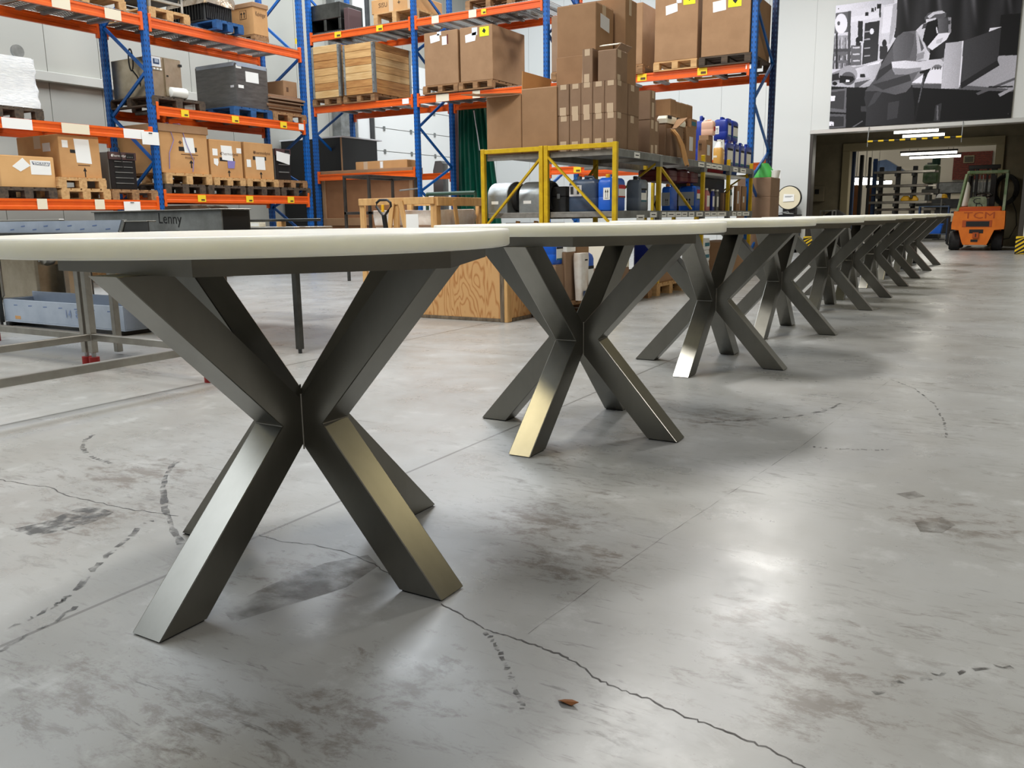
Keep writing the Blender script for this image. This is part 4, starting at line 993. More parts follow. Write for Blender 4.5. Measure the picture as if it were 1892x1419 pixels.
a, b = rx(854, 940, 8, RF + .1); pallet('brown pallet at the upper deck right of the blue post', ((a + b) / 2, RF + .7, zu), b - a, 1.0, 'pallet_mid', 'pallets on the right rack', 0.2)
# floor level of the left bay: crates behind the beam
a, b = rx(594, 762, 360, 13.9); zt1 = PY(680, 312, 13.9).z
t = thing('transport_crate', 'flat brown hardboard transport crate standing under the rack', 'crate', ((a + b) / 2, 14.08, 0)); hw = (b - a) / 2
part('panel', t, cbox(-hw, -.13, 0.1, hw, .15, zt1 - .05), 'mdf'); part('top_batten', t, cbox(-hw - .02, -.17, zt1 - .14, hw + .02, .17, zt1, .006), 'carton_brown'); part('foot_batten', t, cbox(-hw, -.15, 0, hw, .15, .1), 'pallet_mid')
part('cross_batten', t, cbox(-hw, -.165, .82, hw * .1, -.13, .98, .006), 'carton_brown')
for q in (-hw, hw - .09): part('edge_batten', t, cbox(q, -.16, .1, q + .09, -.13, zt1 - .14, .006), 'carton_brown')
decal('paper', t, (-hw, -.13, 0, hw, .15, 1.0), '-Y', rect(.03, .66, .1, .76), 'paper'); decal('paper', t, (-hw, -.13, 0, hw, .15, 1.0), '-Y', rect(.18, .66, .26, .74), 'paper')
a, b = rx(657, 752, 303, 13.95); zt2 = PY(700, 297, 13.95).z
t, L = carton('long flat carton lying on top of the brown transport crate', (a, 13.95, zt1, b, 14.24, max(zt2, zt1 + .13)), 'carton', tape=[('-Y', .16, 0, .24, 1), ('-Y', .48, 0, .55, 1)])
decal('paper', t, L, '-Y', rect(.49, .1, .54, .9), 'paper')
Yb = 14.32; c1 = PY(632, 300, Yb); zt3 = PY(632, 251, Yb).z; x0 = PY(521, 300, Yb).x; yb1 = PX(698, 300, c1.x).y
t = thing('black_cabinet', 'tall black cabinet with pale edges behind the transport crate', 'cabinet', ((x0 + c1.x) / 2, (Yb + yb1) / 2, 0)); W_, D_ = c1.x - x0, yb1 - Yb
part('body', t, cbox(-W_ / 2, -D_ / 2, 0, W_ / 2, D_ / 2, zt3 - .02, .006), 'black_panel'); part('top_board', t, cbox(-W_ / 2 - .02, -D_ / 2 - .02, zt3 - .02, W_ / 2 + .03, D_ / 2 + .15, zt3 + .01, .004), 'paper_dim')
part('edge_strip', t, cbox(W_ / 2 - .02, -D_ / 2 - .006, 0, W_ / 2 + .006, -D_ / 2 + .02, zt3 - .02, .002), 'carton_brown')

# ================================================================== YELLOW SHELVING
SX = -3.67                                    # right face of the shelving run
SYP = [8.37, 9.63, 11.25, 12.41, 13.62]
SXL, SXM = -5.29, -4.51
ZS1, ZS2 = 1.63, 0.995                        # upper and lower shelf tops
ZPT = 1.70
sh = thing('yellow_shelving', 'yellow framed steel shelving run with two back to back rows', 'shelving', (0, 0, 0))
def ypost(x, y, zt=ZPT, m='yellow_paint'): return part('post', sh, cbox(x - .025, y - .025, 0, x + .025, y + .025, zt, .004), m)
for x in (SXL, SXM - .03, SXM + .03, SX):
    for y in (SYP[0], SYP[-1]) if x != SX else SYP: ypost(x, y, ZPT if y == SYP[0] else (ZPT - .09 if y == SYP[1] else ZPT + .02))
for x in (SXM + .03,):
    for y in SYP[1:-1]: ypost(x, y, ZPT)
for (xa, xb) in ((SXL, SXM - .03), (SXM + .03, SX)):
    part('end_rail', sh, cbox(xa + .02, SYP[0] - .02, ZPT - .055, xb - .02, SYP[0] + .02, ZPT - .005, .004), 'yellow_paint')
    part('end_rail', sh, cbox(xa + .02, SYP[-1] - .02, ZPT - .2, xb - .02, SYP[-1] + .02, ZPT - .15, .004), 'yellow_paint')
part('end_brace', sh, bar((SXL + .02, SYP[0] - .005, .84), (SXM - .05, SYP[0] - .005, 1.56), .022, .034, (0, -1, 0)), 'yellow_paint')
part('end_brace', sh, bar((SXM + .05, SYP[0] - .005, 1.58), (SX - .02, SYP[0] - .005, .84), .022, .034, (0, -1, 0)), 'yellow_paint')
part('side_brace', sh, bar((SXM + .06, SYP[0] + .4, 1.0), (SXM + .06, SYP[1] - .03, 1.55), .02, .03, (1, 0, 0)), 'yellow_paint')
part('side_brace', sh, bar((SX - .82, SYP[1], 1.0), (SX - .02, SYP[1], 1.55), .02, .03, (0, 1, 0)), 'yellow_paint')
part('side_brace', sh, bar((SX + .0, SYP[1] + .04, 1.50), (SX - .0, SYP[2] - .45, 1.02), .02, .03, (1, 0, 0)), 'yellow_paint')
part('side_brace', sh, bar((SX - .6, SYP[-1] - .03, 1.2), (SX - .02, SYP[-1] - .03, 1.58), .02, .03, (0, 1, 0)), 'yellow_paint')
for (xa, xb, ys) in ((SXL + .03, SXM - .06, [SYP[0], 10.9, SYP[-1]]), (SXM + .06, SX + .012, SYP)):
    for zt in (ZS1, ZS2):
        for y0, y1 in zip(ys, ys[1:]):
            s_ = part('shelf', sh, cbox(xa, y0 + .03, zt - .02, xb, y1 - .03, zt, .003), 'shelf_grey')
            part('shelf_lip', s_, cbox(xb - .012, y0 + .0, zt - .075, xb + .012, y1 - .0, zt + .004, .003), 'galv_dull')
            part('shelf_lip', s_, cbox(xa, y0 + .03, zt - .06, xb, y0 + .05, zt - .018, .003), 'shelf_grey')
for i, y in enumerate(SYP[1:]):
    for zt in (ZS1, ZS2): part('clip_plate', sh, cbox(SX - .03, y - .04, zt - .13, SX + .032, y + .04, zt + .0, .003), 'galv_dull')
# price labels along the shelf edges
for j, (zt, spans) in enumerate(((ZS1, ((1172, 1182), (1290, 1302), (1303, 1313), (1314, 1324), (1325, 1334), (1355, 1363), (1368, 1378))), (ZS2, ((1178, 1192), (1203, 1215), (1223, 1233), (1235, 1249), (1250, 1261), (1262, 1272), (1275, 1285), (1289, 1301), (1303, 1315), (1316, 1327), (1328, 1344), (1356, 1363), (1365, 1373), (1375, 1387))))):
    for (p0, p1) in spans:
        a, b = PX(p0, 330, SX + .03).y, PX(p1, 330, SX + .03).y; dz = .03 if (j and p0 in (1178,)) else 0
        l_ = part('price_label', sh, box(SX + .024, a, zt - .07 - dz, SX + .028, b, zt - .012 - dz), 'paper'); part('print', l_, box(SX + .028, a + (b - a) * .2, zt - .046 - dz, SX + .0287, b - (b - a) * .2, zt - .036 - dz), 'ink')

def arrows_up(t, L, f, u0, u1, v0, v1, m='ink', n=2):
    for i in range(n):
        u = u0 + (u1 - u0) * (i + .5) / n; decal('arrow', t, L, f, arrow_pts(u, v0 + (v1 - v0) * .12, (u1 - u0) * .2, (v1 - v0) * .88), m, 0.001, 0.003)
    decal('arrow_bar', t, L, f, rect(u0, v0, u1, v0 + (v1 - v0) * .05), m, 0.001, 0.003)

# narrow upright cartons at the near end (two rows of five) with tape tabs
edges = [1030, 1051.5, 1073, 1094.5, 1116.6, 1138.8]; Yn = SYP[0] + .06
zrow = PY(1085, 210, Yn).z; ztopr = PY(1085, 152, Yn).z
names5 = ['leftmost', 'second from left', 'middle', 'second from right', 'rightmost']
for r, (za, zb_) in enumerate(((ZS1, zrow), (zrow, ztopr))):
    for i in range(5):
        a, b = PY(edges[i], 200, Yn).x + .002, PY(edges[i + 1], 200, Yn).x - .002
        dv = random.uniform(-.01, .01)
        tp = [('-Y', .25, .84, .78, 1.0), ('-Y', .2, 0, .75, .26 + .1 * random.random())] + ([('+X', .1, .84, .4, 1.0)] if i == 4 else [])
        carton(f'{names5[i]} narrow taped carton in the {"upper" if r else "lower"} row at the shelf end', (a, Yn + abs(dv), za, b, Yn + .3, zb_), 'carton_grey', tp, 'narrow taped cartons at the near shelf end')
        if i == 4:
            carton(f'carton directly behind the rightmost narrow carton, {"upper" if r else "lower"} row', (a - .04, Yn + .32, za, b, Yn + .62, zb_ - .005), 'carton_grey', [('+X', .2, .8, .5, 1.0)], 'narrow taped cartons at the near shelf end')
a, b = PY(1075, 120, Yn).x, PY(1094, 120, Yn).x
carton('single narrow taped carton standing on the upper row', (a, Yn + .01, ztopr, b, Yn + .3, PY(1085, 90, Yn).z), 'carton_grey', [('-Y', .25, .8, .75, 1), ('-Y', .2, 0, .7, .26)], 'narrow taped cartons at the near shelf end')
a, b = PY(1104, 120, Yn).x, PY(1138, 120, Yn).x; zo = PY(1120, 91, Yn).z
t, L = carton('open carton with raised pale flap on top of the upper row', (a, Yn + .01, ztopr, b, Yn + .3, zo), 'carton_grey', [('+X', .1, 0, .35, .2), ('+X', .1, .75, .4, 1)], seam=False)
part('raised_flap', t, bar((0, L[1] + .04, L[5] + .05), (0, L[1] + .14, L[5] + .075), L[3] * 2, .008), 'foam'); part('raised_flap', t, bar((L[3], 0, L[5] - .0), (L[3] + .05, 0, L[5] + .05), .28, .006), 'carton_grey')
# two large cartons at the left of the top shelf (row next to the rack)
zb2 = PY(960, 165, SYP[0] + .05).z
a, b, c_ = PY(899, 220, SYP[0] + .05).x, PY(963.5, 220, SYP[0] + .05).x, PY(1029, 220, SYP[0] + .05).x
t, L = carton('large open carton with flaps spread, left of two on the yellow shelf', (a, SYP[0] + .05, ZS1, b - .003, SYP[0] + .78, PY(930, 176, SYP[0] + .05).z), 'carton_brown', seam=False)
H_, hw, hd = L[5], L[3], L[4]
part('open_flap', t, prism([(-hw - .14, L[1] - .30), (hw * .45, L[1] - .10), (hw, L[1]), (-hw, L[1])], H_ + .0, H_ + .008), 'carton_brown')
part('open_flap', t, bar((hw - .01, 0, H_), (hw - .0, 0, H_ + .24), .008, hd * 2 * .9, (0, 1, 0)), 'carton')
part('open_flap', t, bar((-hw, 0, H_), (-hw - .2, 0, H_ + .06), .7, .008), 'carton_brown')
t, L = carton('large closed plain carton, right of two on the yellow shelf', (b + .003, SYP[0] + .05, ZS1, c_, SYP[0] + .78, zb2), 'carton_brown')
# tall cartons behind the narrow ones
Yq = SYP[0] + .75
a, b = PY(1028, 150, Yq).x, PY(1101, 150, Yq).x; zq = PY(1050, 104, Yq).z
t, L = carton('big square carton with torn tape behind the narrow cartons', (a, Yq, ZS1, b, Yq + .5, zq), 'carton_brown'); decal('torn_tape', t, L, '-Y', [(.62, .5), (.75, .52), (.72, .8), (.80, .98), (.68, .98)], 'tape', 0.002)
a2, b2 = PY(1029, 60, Yq + .02).x, PY(1101, 60, Yq + .02).x
t, L = carton('big carton with a white label, topmost above the narrow cartons', (a2, Yq + .02, zq, b2, Yq + .5, PY(1065, 7, Yq).z), 'carton_brown'); decal('paper', t, L, '+X', [(.25, .55), (.75, .5), (.75, .78), (.25, .82)], 'paper_dim'); decal('tape', t, L, '+X', rect(.35, .8, .55, 1.0), 'tape', 0.002)
Yr = Yq + .54
t, L = carton('tall carton behind the topmost labelled carton', (b - .62, Yr, ZS1 , b + .12, Yr + .34, PY(1140, -4, Yr).z), 'carton_brown', [('+X', .3, .9, .5, 1.0)])
# stacks further along the right row
def scart(label, pl, pc, pr, yt, yb, z0, m='carton_grey', X=SX - .04, tape=None, ztop=None):
    B = corner(pl, pc, pr, yt, yb, X=X, z0=z0); return carton(label, B, m, tape), B
(t, L), B = scart('lower of two square cartons beside the narrow cartons', 1161, 1201, 1217.5, 220, 277, ZS1, 'carton_grey', tape=[('+X', .1, .0, .35, .28), ('+X', .55, .05, .8, .3), ('+X', .1, .75, .35, 1), ('+X', .55, .7, .8, .98)]); zT = B[5]
(t, L), B = scart('upper of two square cartons beside the narrow cartons', 1162, 1201.5, 1211, 166, 220, zT, 'carton_grey', tape=[('+X', .3, .75, .7, 1), ('+X', .3, .1, .7, .6)])
(t, L), B2 = scart('flat brown carton lying on top, above the white foam block', 1204, 1239, 1249, 182, 212, 0, 'carton_brown', X=SX - .12)
# supports for the flat carton: a taller carton below, mostly hidden
carton('hidden carton under the flat one, behind the foam block', (B2[0], B2[1], ZS1, B2[3], B2[4], B2[2] if False else PX(1239, 212, SX - .12).z), 'carton_grey')
for o in (t,): o.location.z = PX(1239, 212, SX - .12).z
hfl = B2[5] - PX(1239, 212, SX - .12).z
for ch in list(t.children): bpy.data.objects.remove(ch)
Wf, Df = B2[3] - B2[0], B2[4] - B2[1]; Lf = (-Wf / 2, -Df / 2, 0, Wf / 2, Df / 2, hfl)
part('body', t, cbox(*Lf, c=.006), 'carton_brown'); decal('tape', t, Lf, '-Y', rect(.08, 0, .24, 1), 'carton_grey', .002); decal('flap', t, Lf, '+Z', rect(.01, .01, .99, .49), 'carton_brown', .004); decal('flap', t, Lf, '+Z', rect(.01, .51, .99, .99), 'carton_brown', .004)
zfl = t.location.z
ycur = B2[4] + .01
for i, (p1, yt) in enumerate(((1258, 190), (1269, 193), (1280, 196))):
    y1 = PX(p1, 205, SX - .12).y
    carton(['first', 'second', 'last'][i] + ' of three upright cartons behind the foam block', (SX - .52, ycur, ZS1, SX - .12, y1 - .006, PX(p1, yt, SX - .12).z), 'carton_brown', group='upright cartons behind the foam block'); ycur = y1 + .006
# foam block on a carton
B = corner(1213, 1232, 1268, 212, 226, X=SX - .06); zf0 = PX(1232, 226, SX - .06).z
t = thing('foam_block', 'white moulded foam block with two dark slots, lying on a carton', 'packaging', ((B[0] + B[3]) / 2, (B[1] + B[4]) / 2, zf0)); Wf, Df, Hf = B[3] - B[0], B[4] - B[1], .085
part('block', t, loft([rrect(Wf, Df, .03, 0), rrect(Wf * 1.02, Df * 1.02, .03, .05), rrect(Wf * .9, Df * .94, .03, Hf)]), 'foam', True)
Lf = (-Wf / 2, -Df / 2, 0, Wf / 2, Df / 2, Hf)
decal('slot', t, Lf, '+X', rect(.05, .6, .2, 1.0), 'black', .012); decal('slot', t, Lf, '+X', rect(.5, .62, .66, 1.05), 'black', .012)
carton('carton under the white foam block', (B[0] + .02, B[1] + .02, ZS1, B[3] - .02, B[4] - .03, zf0), 'carton_grey')
# torn open carton with hanging paper
B = corner(1222, 1240, 1252, 236, 282, X=SX - .02, z0=ZS1)
t, L = carton('torn open carton with brown packing paper hanging over the shelf edge', (B[0], B[1] , ZS1, B[3], B[4], B[5]), 'carton_grey', seam=False)
part('open_flap', t, bar((L[3] - .05, 0, L[5]), (L[3] + .03, .16, L[5] + .13), .2, .008), 'carton_brown')
pp = [(L[3] + .01, -.12, L[5] - .02), (L[3] + .06, -.06, L[5] - .1), (L[3] + .09, 0.02, L[5] - .2), (L[3] + .12, .10, -.02), (L[3] + .13, .14, -.09)]
v, f = [], []
for i, p in enumerate(pp):
    w_ = (.05, .07, .09, .11, .05)[i]
    for j in range(5): v.append((p[0] + .02 * math.sin(j * 2.1 + i), p[1] + (j - 2) * w_ / 2, p[2] + .012 * math.cos(j * 1.7 + i)))
for i in range(4):
    for j in range(4): f.append((i * 5 + j, i * 5 + j + 1, (i + 1) * 5 + j + 1, (i + 1) * 5 + j))
n = len(v); v += [(p[0] - .004, p[1], p[2] - .004) for p in v]; f += [tuple(i + n for i in reversed(q)) for q in f[:16]]
rim = [0, 1, 2, 3, 4, 9, 14, 19, 24, 23, 22, 21, 20, 15, 10, 5]
f += [(rim[i], rim[(i + 1) % 16], rim[(i + 1) % 16] + n, rim[i] + n) for i in range(16)]
part('packing_paper', t, (v, f), 'carton', True)
(t, L), B = scart('carton with two up arrows standing at the shelf edge', 1245, 1268.5, 1286, 233, 289, ZS1, 'carton_brown', tape=[('+X', .0, .0, .12, .1)]); arrows_up(t, L, '-Y', .42, .82, .62, .9); decal('paper', t, L, '+X', rect(.28, .3, .65, .72), 'paper_dim'); zv = B[5]
(t, L), B = scart('second carton with up arrows lying on the arrow carton', 1252, 1277, 1288, 219, 234, zv, 'carton_brown', X=SX - .06); arrows_up(t, L, '-Y', .45, .72, .15, .85); decal('label', t, L, '+X', rect(.1, .3, .8, .75), 'label_teal')
(t, L), B = scart('small carton with arrow print left of the amber jug', 1289, 1305, 1314, 258, 297, ZS1, 'carton_brown'); arrows_up(t, L, '-Y', .1, .45, .6, .9); decal('paper', t, L, '+X', rect(.15, .35, .7, .8), 'paper_dim')
yA = B[4]
(t, L), B = scart('small carton behind the arrow-print carton', 1291, 1308.5, 1317, 249, 290, ZS1, 'carton_brown', X=SX - .22); zw = B[5]

# ------------------------------------------------------------------ jerrycans
def jerrycan(label, B, m, cap='cap_yellow', labels=(), group=None, band=None, name='jerrycan', neck=0):
    x0, y0, z0, x1, y1, z1 = B; W, D, H = x1 - x0, y1 - y0, z1 - z0; r = .18 * min(W, D)
    t = thing(name, label, 'jerrycan', ((x0 + x1) / 2, (y0 + y1) / 2, z0), 0, group)
    hb = H * .90
    part('body', t, loft([rrect(W * .94, D * .94, r, 0), rrect(W, D, r, .02 * H + .006), rrect(W, D, r, hb * .40), rrect(W * .985, D * .985, r, hb * .42), rrect(W, D, r, hb * .44), rrect(W, D, r, hb * .86), rrect(W * .93, D * .93, r, hb * .95), rrect(W * .78, D * .78, r, hb)]), m, True)
    if D > W: hp = [(0, -D * .10, hb - .01), (0, -D * .08, H * .97), (0, D * .18, H * .97), (0, D * .26, hb - .01)]; cp = (0, -D * .27)
    else: hp = [(-W * .10, 0, hb - .01), (-W * .08, 0, H * .97), (W * .18, 0, H * .97), (W * .26, 0, hb - .01)]; cp = (-W * .27, 0)
    part('handle', t, tube(hp, .055 * min(W, D) + .004, 8), m, True)
    part('cap', t, lathe([(.022, hb - .012), (.024, hb), (.024, H * .985), (.018, H)], 14, 'z', (cp[0], cp[1], 0)), cap, True)
    L = (-W / 2, -D / 2, 0, W / 2, D / 2, hb)
    for (f, u0, v0, u1, v1, lm) in labels:
        d_ = decal('label', t, L, f, rect(u0, v0, u1, v1), lm, .002, .001)
        if lm == 'paper' and f == '+X':
            decal('label_band', d_, L, f, rect(u0, v0, u1, v0 + .12 * (v1 - v0)), 'label_teal', .001, .003); decal('label_band', d_, L, f, rect(u0, v1 - .14 * (v1 - v0), u1, v1), 'ink', .001, .003)
    if band: decal('label', t, L, '-Y', rect(.02, band[0], .98, band[1]), 'label_grey', .002, .001)
    return t, L
def sj(label, pl, pc, pr, yt, yb, z0, m, X=SX - .05, **kw):
    B = corner(pl, pc, pr, yt, yb, X=X, z0=z0); return jerrycan(label, B, m, **kw) + (B,)
LBL = [('+X', .2, .12, .85, .78, 'paper')]
zj = PX(1298, 217, SX - .24).z
t, L = jerrycan('pale pink jug standing on the small carton', (B[0] + .02, B[1] + .01, zw, B[0] + .2, B[1] + .13, zj), 'can_pink', 'white_plastic', [('+X', .2, .3, .8, .6, 'label_red')])
# navy cans: front row of four, then the upper row on top
zn = PX(1345, 260, SX - .05).z
gr = 'navy blue jerrycans at the far end of the upper shelf'
rowB = []
for i, (pl, pc, pr, yt) in enumerate(((1336, 1341, 1356, 257), (1352, 1357, 1366, 260), (1362, 1367, 1376, 263), (1372, 1377, 1389, 265))):
    t, L, B = sj(['first', 'second', 'third', 'last'][i] + ' navy jerrycan in the lower row of four, counted from the amber jug', pl, pc, pr, yt, 300 + 2 * i, ZS1, 'can_navy', cap='can_navy', labels=LBL, group=gr); rowB.append(B)
zn = max(b[5] for b in rowB)
Bu = corner(1318, 1343.5, 1352.5, 215, 258, X=SX - .09, z0=zn); Bu = Bu[:5] + (PX(1343.5, 214, SX - .09).z,)
t, L = jerrycan('large navy jerrycan with arrow label on the upper row beside the pallet rack', Bu, 'can_navy', 'can_navy', [('-Y', .12, .3, .42, .68, 'paper'), ('+X', .2, .2, .8, .8, 'paper')], gr); arrows_up(t, L, '-Y', .18, .36, .36, .62)
Bu2 = (Bu[0], Bu[4] + .02, zn, SX - .09, PX(1365, 235, SX - .09).y, PX(1358, 218, SX - .09).z)
jerrycan('last navy jerrycan on the upper row, next to the end post', Bu2, 'can_navy', 'can_navy', [('+X', .15, .2, .85, .75, 'paper')], gr)
B = corner(1281, 1306, 1315, 212, 248, X=SX - .40, z0=zw)
jerrycan('navy jerrycan behind the pale pink jug', (B[0], B[1], ZS1, B[3], B[4], B[5]), 'can_navy', 'can_navy', [('+X', .2, .5, .8, .85, 'paper')], gr)
# amber jug with a hollow handle
B = corner(1317, 1333, 1340, 256, 300, X=SX - .03, z0=ZS1); W, D, H = B[3] - B[0], B[4] - B[1], B[5] - ZS1
t = thing('amber_jug', 'clear jug of amber liquid with white handle at the shelf edge', 'jug', ((B[0] + B[3]) / 2, (B[1] + B[4]) / 2, ZS1))
part('body', t, loft([rrect(W * .9, D * .95, .03, 0), rrect(W, D, .03, .02), rrect(W, D, .03, H * .62), rrect(W * .92, D * .92, .03, H * .68)]), 'can_amber', True)
part('shoulder', t, loft([rrect(W * .92, D * .92, .03, H * .68), rrect(W * .6, D * .7, .03, H * .84), rrect(.06, .06, .028, H * .92)]), 'white_plastic', True)
part('cap', t, cyl((0, 0, H * .92), (0, 0, H), .032, 14), 'white_plastic', True)
part('handle', t, tube([(W * .2, 0, H * .9), (W * .42, 0, H * .97), (W * .5, 0, H * .8), (W * .48, 0, H * .62)], .016, 8), 'white_plastic', True)
decal('label', t, (-W / 2, -D / 2, 0, W / 2, D / 2, H), '-Y', rect(.1, .3, .5, .38), 'label_cream', .002)

# lower shelf, near end: blowers, cans
def blower(label, p0, p1, ps, yt, Y):
    a, b, c2 = PY(p0, 360, Y).x, PY(p1, 360, Y).x, PY(ps, 360, Y + .1).x; W = b - a; zt = PY((p0 + p1) / 2, yt, Y).z; H = zt - ZS2
    t = thing('fan_housing', label, 'fan', ((a + b) / 2, Y, ZS2), 0, 'galvanised fan housings on the lower shelf')
    D = .46; prof = [(0, 0.0), (D, 0.0), (D, H * .55)]
    for k_ in range(0, 11):
        an = math.pi * k_ / 10; prof.append((D / 2 + D / 2 * math.cos(an), H * .55 + H * .45 * math.sin(an)))
    part('scroll', t, prism(prof, -W / 2, W / 2, 'x'), 'galv', True)
    r = min(D, H) * .36
    part('inlet_ring', t, lathe([(r * 1.05, 0), (r * 1.25, .0), (r * 1.25, .04), (r * 1.05, .06), (r * .95, .02)], 24, 'x', (W / 2, D / 2, H * .5)), 'dark_grey', True)
    part('impeller', t, lathe([(r * .2, -.0), (r * 1.0, .004), (r * 1.0, .012), (r * .3, .016)], 20, 'x', (W / 2, D / 2, H * .5)), 'black', True)
    part('side_flange', t, prism([(p[0] * 1.04 - D * .02, p[1] * 1.02) for p in prof], W / 2 - .004, W / 2 + .006, 'x'), 'galv_dull')
    decal('rating_plate', t, (-W / 2, 0, 0, W / 2, D, H), '-Y', rect(.2, .28, .55, .38), 'paper', .003)
    return t
Yl = SYP[0] + .10
blower('left galvanised fan housing on the lower shelf', 901, 937, 957, 336, Yl); blower('right galvanised fan housing on the lower shelf, behind the twin yellow posts', 959, 1000, 1024, 334, Yl)
a, b = PY(1019, 365, Yl + .2).x, PY(1046, 365, Yl + .2).x
t = thing('grey_toolbox', 'dark grey box with latch between the fan housing and the slate can', 'box', ((a + b) / 2, Yl + .38, ZS2)); hw = (b - a) / 2; H_ = PY(1035, 344, Yl + .2).z - ZS2
part('body', t, cbox(-hw, -.18, 0, hw, .18, H_ * .6, .008), 'dark_grey'); part('lid', t, cbox(-hw, -.18, H_ * .61, hw, .18, H_, .008), 'dark_grey'); part('latch', t, cbox(-.02, -.19, H_ * .52, .02, -.18, H_ * .72, .003), 'galv')
a, b = PY(1049, 355, Yl).x, PY(1103, 355, Yl).x
t, L = jerrycan('wide slate-grey canister with paper label on the lower shelf', (a, Yl, ZS2, b, Yl + .26, PY(1076, 324, Yl).z), 'can_slate', 'grey_plastic', [('-Y', .06, .48, .48, .82, 'paper_dim')])
decal('print', t, L, '-Y', rect(.1, .54, .2, .78), 'dark_grey', .001, .0035); decal('print', t, L, '-Y', rect(.32, .54, .4, .78), 'dark_grey', .001, .0035)
Bc = corner(1104, 1130, 1156, 320, 388, X=SX - .06, z0=ZS2)
t, L = jerrycan('bright blue jerrycan with two arrows and a red label at the yellow corner post', Bc, 'can_blue', 'cap_yellow', [('-Y', .42, .34, .88, .70, 'paper'), ('+X', .48, .4, .95, .8, 'paper')]); arrows_up(t, L, '-Y', .52, .80, .38, .66)
decal('label_band', t, L, '+X', rect(.48, .68, .95, .8), 'label_red', .001, .004); decal('label_band', t, L, '+X', rect(.48, .42, .95, .46), 'label_red', .001, .004)
t, L, B = sj('translucent grey-blue canister right of the bright blue one', 1156, 1183, 1199, 324, 388, ZS2, 'can_clear', cap='black', labels=[('+X', .1, .3, .7, .72, 'paper')]); decal('label_band', t, L, '+X', rect(.1, .58, .6, .66), 'cabinet_blue', .001, .004)
# white tub
B = corner(1200, 1212, 1229, 360, 388, X=SX - .05, z0=ZS2); W, D, H = B[3] - B[0], B[4] - B[1], B[5] - ZS2; r = min(W, D) / 2
t = thing('white_tub', 'white plastic tub with lid and black hazard diamond', 'tub', (B[3] - r, (B[1] + B[4]) / 2, ZS2))
part('tub', t, lathe([(r * .85, 0), (r * .98, H * .86)], 24), 'white_plastic', True); part('lid', t, lathe([(r * 1.06, H * .86), (r * 1.08, H * .9), (r * 1.06, H), (r * .9, H * 1.0)], 24), 'foam', True)
decal('hazard_diamond', t, (-r, -r * .98, 0, r, r, H), '-Y', [(.15, .42), (.45, .74), (.75, .42), (.45, .1)], 'black', .004)
# dark red cans on blue cans
bl = []
for i, (pl, pc, pr, yt) in enumerate(((1222, 1238, 1252, 339), (1253, 1283, 1297, 337))):
    t, L, B = sj(['left', 'right'][i] + ' blue jerrycan with grey label band under the dark red cans', pl, pc, pr, yt, 388, ZS2, 'can_blue', cap='cap_orange', band=(.22, .76), group='blue jerrycans on the lower shelf', X=SX - .1, labels=[('+X', .3, .45, .95, .85, 'paper')] if i else ()); bl.append(B); arrows_up(t, L, '-Y', .45, .8, .26, .52)
    if i: decal('label_band', t, L, '+X', rect(.3, .7, .95, .85), 'label_red', .001, .004)
zr = max(b[5] for b in bl)
ys = bl[0][1]; ye = bl[1][4]
for i in range(3):
    ya, yb_ = ys + (ye - ys) * i / 3, ys + (ye - ys) * (i + 1) / 3 - .01
    jerrycan(['near', 'middle', 'far'][i] + ' dark red jerrycan stacked on the blue cans under the upper shelf', (SX - .55, ya, zr, SX - .14, yb_, min(zr + .27, ZS1 - .10)), 'can_red', 'can_red', (), 'dark red jerrycans on the lower shelf')
def bottle(label, pl, pc, pr, yt, m, X=SX - .05, cap='white_plastic', lab=True, group=None):
    B = corner(pl, pc, pr, yt, 388, X=X, z0=ZS2); W, D, H = B[3] - B[0], B[4] - B[1], B[5] - ZS2
    t = thing('bottle', label, 'bottle', ((B[0] + B[3]) / 2, (B[1] + B[4]) / 2, ZS2), 0, group); r = .25 * min(W, D)
    part('body', t, loft([rrect(W * .95, D * .95, r, 0), rrect(W, D, r, .012), rrect(W, D, r, H * .74), rrect(W * .7, D * .7, r, H * .86), rrect(.04, .04, .019, H * .92)]), m, True)
    part('cap', t, cyl((0, 0, H * .92), (0, 0, H), .024, 12), cap, True)
    if lab: decal('label', t, (-W / 2, -D / 2, 0, W / 2, D / 2, H), '+X', rect(.15, .2, .85, .68), 'paper', .002, .001)
    return t
bottle('rose pink bottle on the lower shelf beside the blue cans', 1297, 1305, 1312, 347, 'can_rose'); bottle('blue bottle with white label right of the rose bottle', 1312, 1316, 1320.5, 349, 'can_navy'); bottle('grey bottle with white label right of the blue bottle', 1320, 1324, 1328, 350, 'grey_plastic'); bottle('green bottle with white label behind the open carton', 1346, 1349, 1353, 346, 'green_steel')
(t, L), B = scart('open carton with a raised flap on the lower shelf', 1330, 1336, 1345, 356, 388, ZS2, 'carton_grey', tape=None); part('open_flap', t, bar((L[3] - .01, 0, L[5]), (L[3] + .08, .05, L[5] + .1), .22, .006), 'carton_brown')
(t, L), B = scart('tall carton with label strip near the far end of the lower shelf', 1355, 1361, 1367, 343, 388, ZS2, 'carton_brown'); decal('paper', t, L, '+X', rect(.2, .3, .6, .8), 'paper_dim')
(t, L), B = scart('last carton at the far end of the lower shelf', 1368, 1371, 1379, 344, 388, ZS2, 'carton_brown'); decal('paper', t, L, '+X', rect(.2, .35, .5, .6), 'paper_dim')
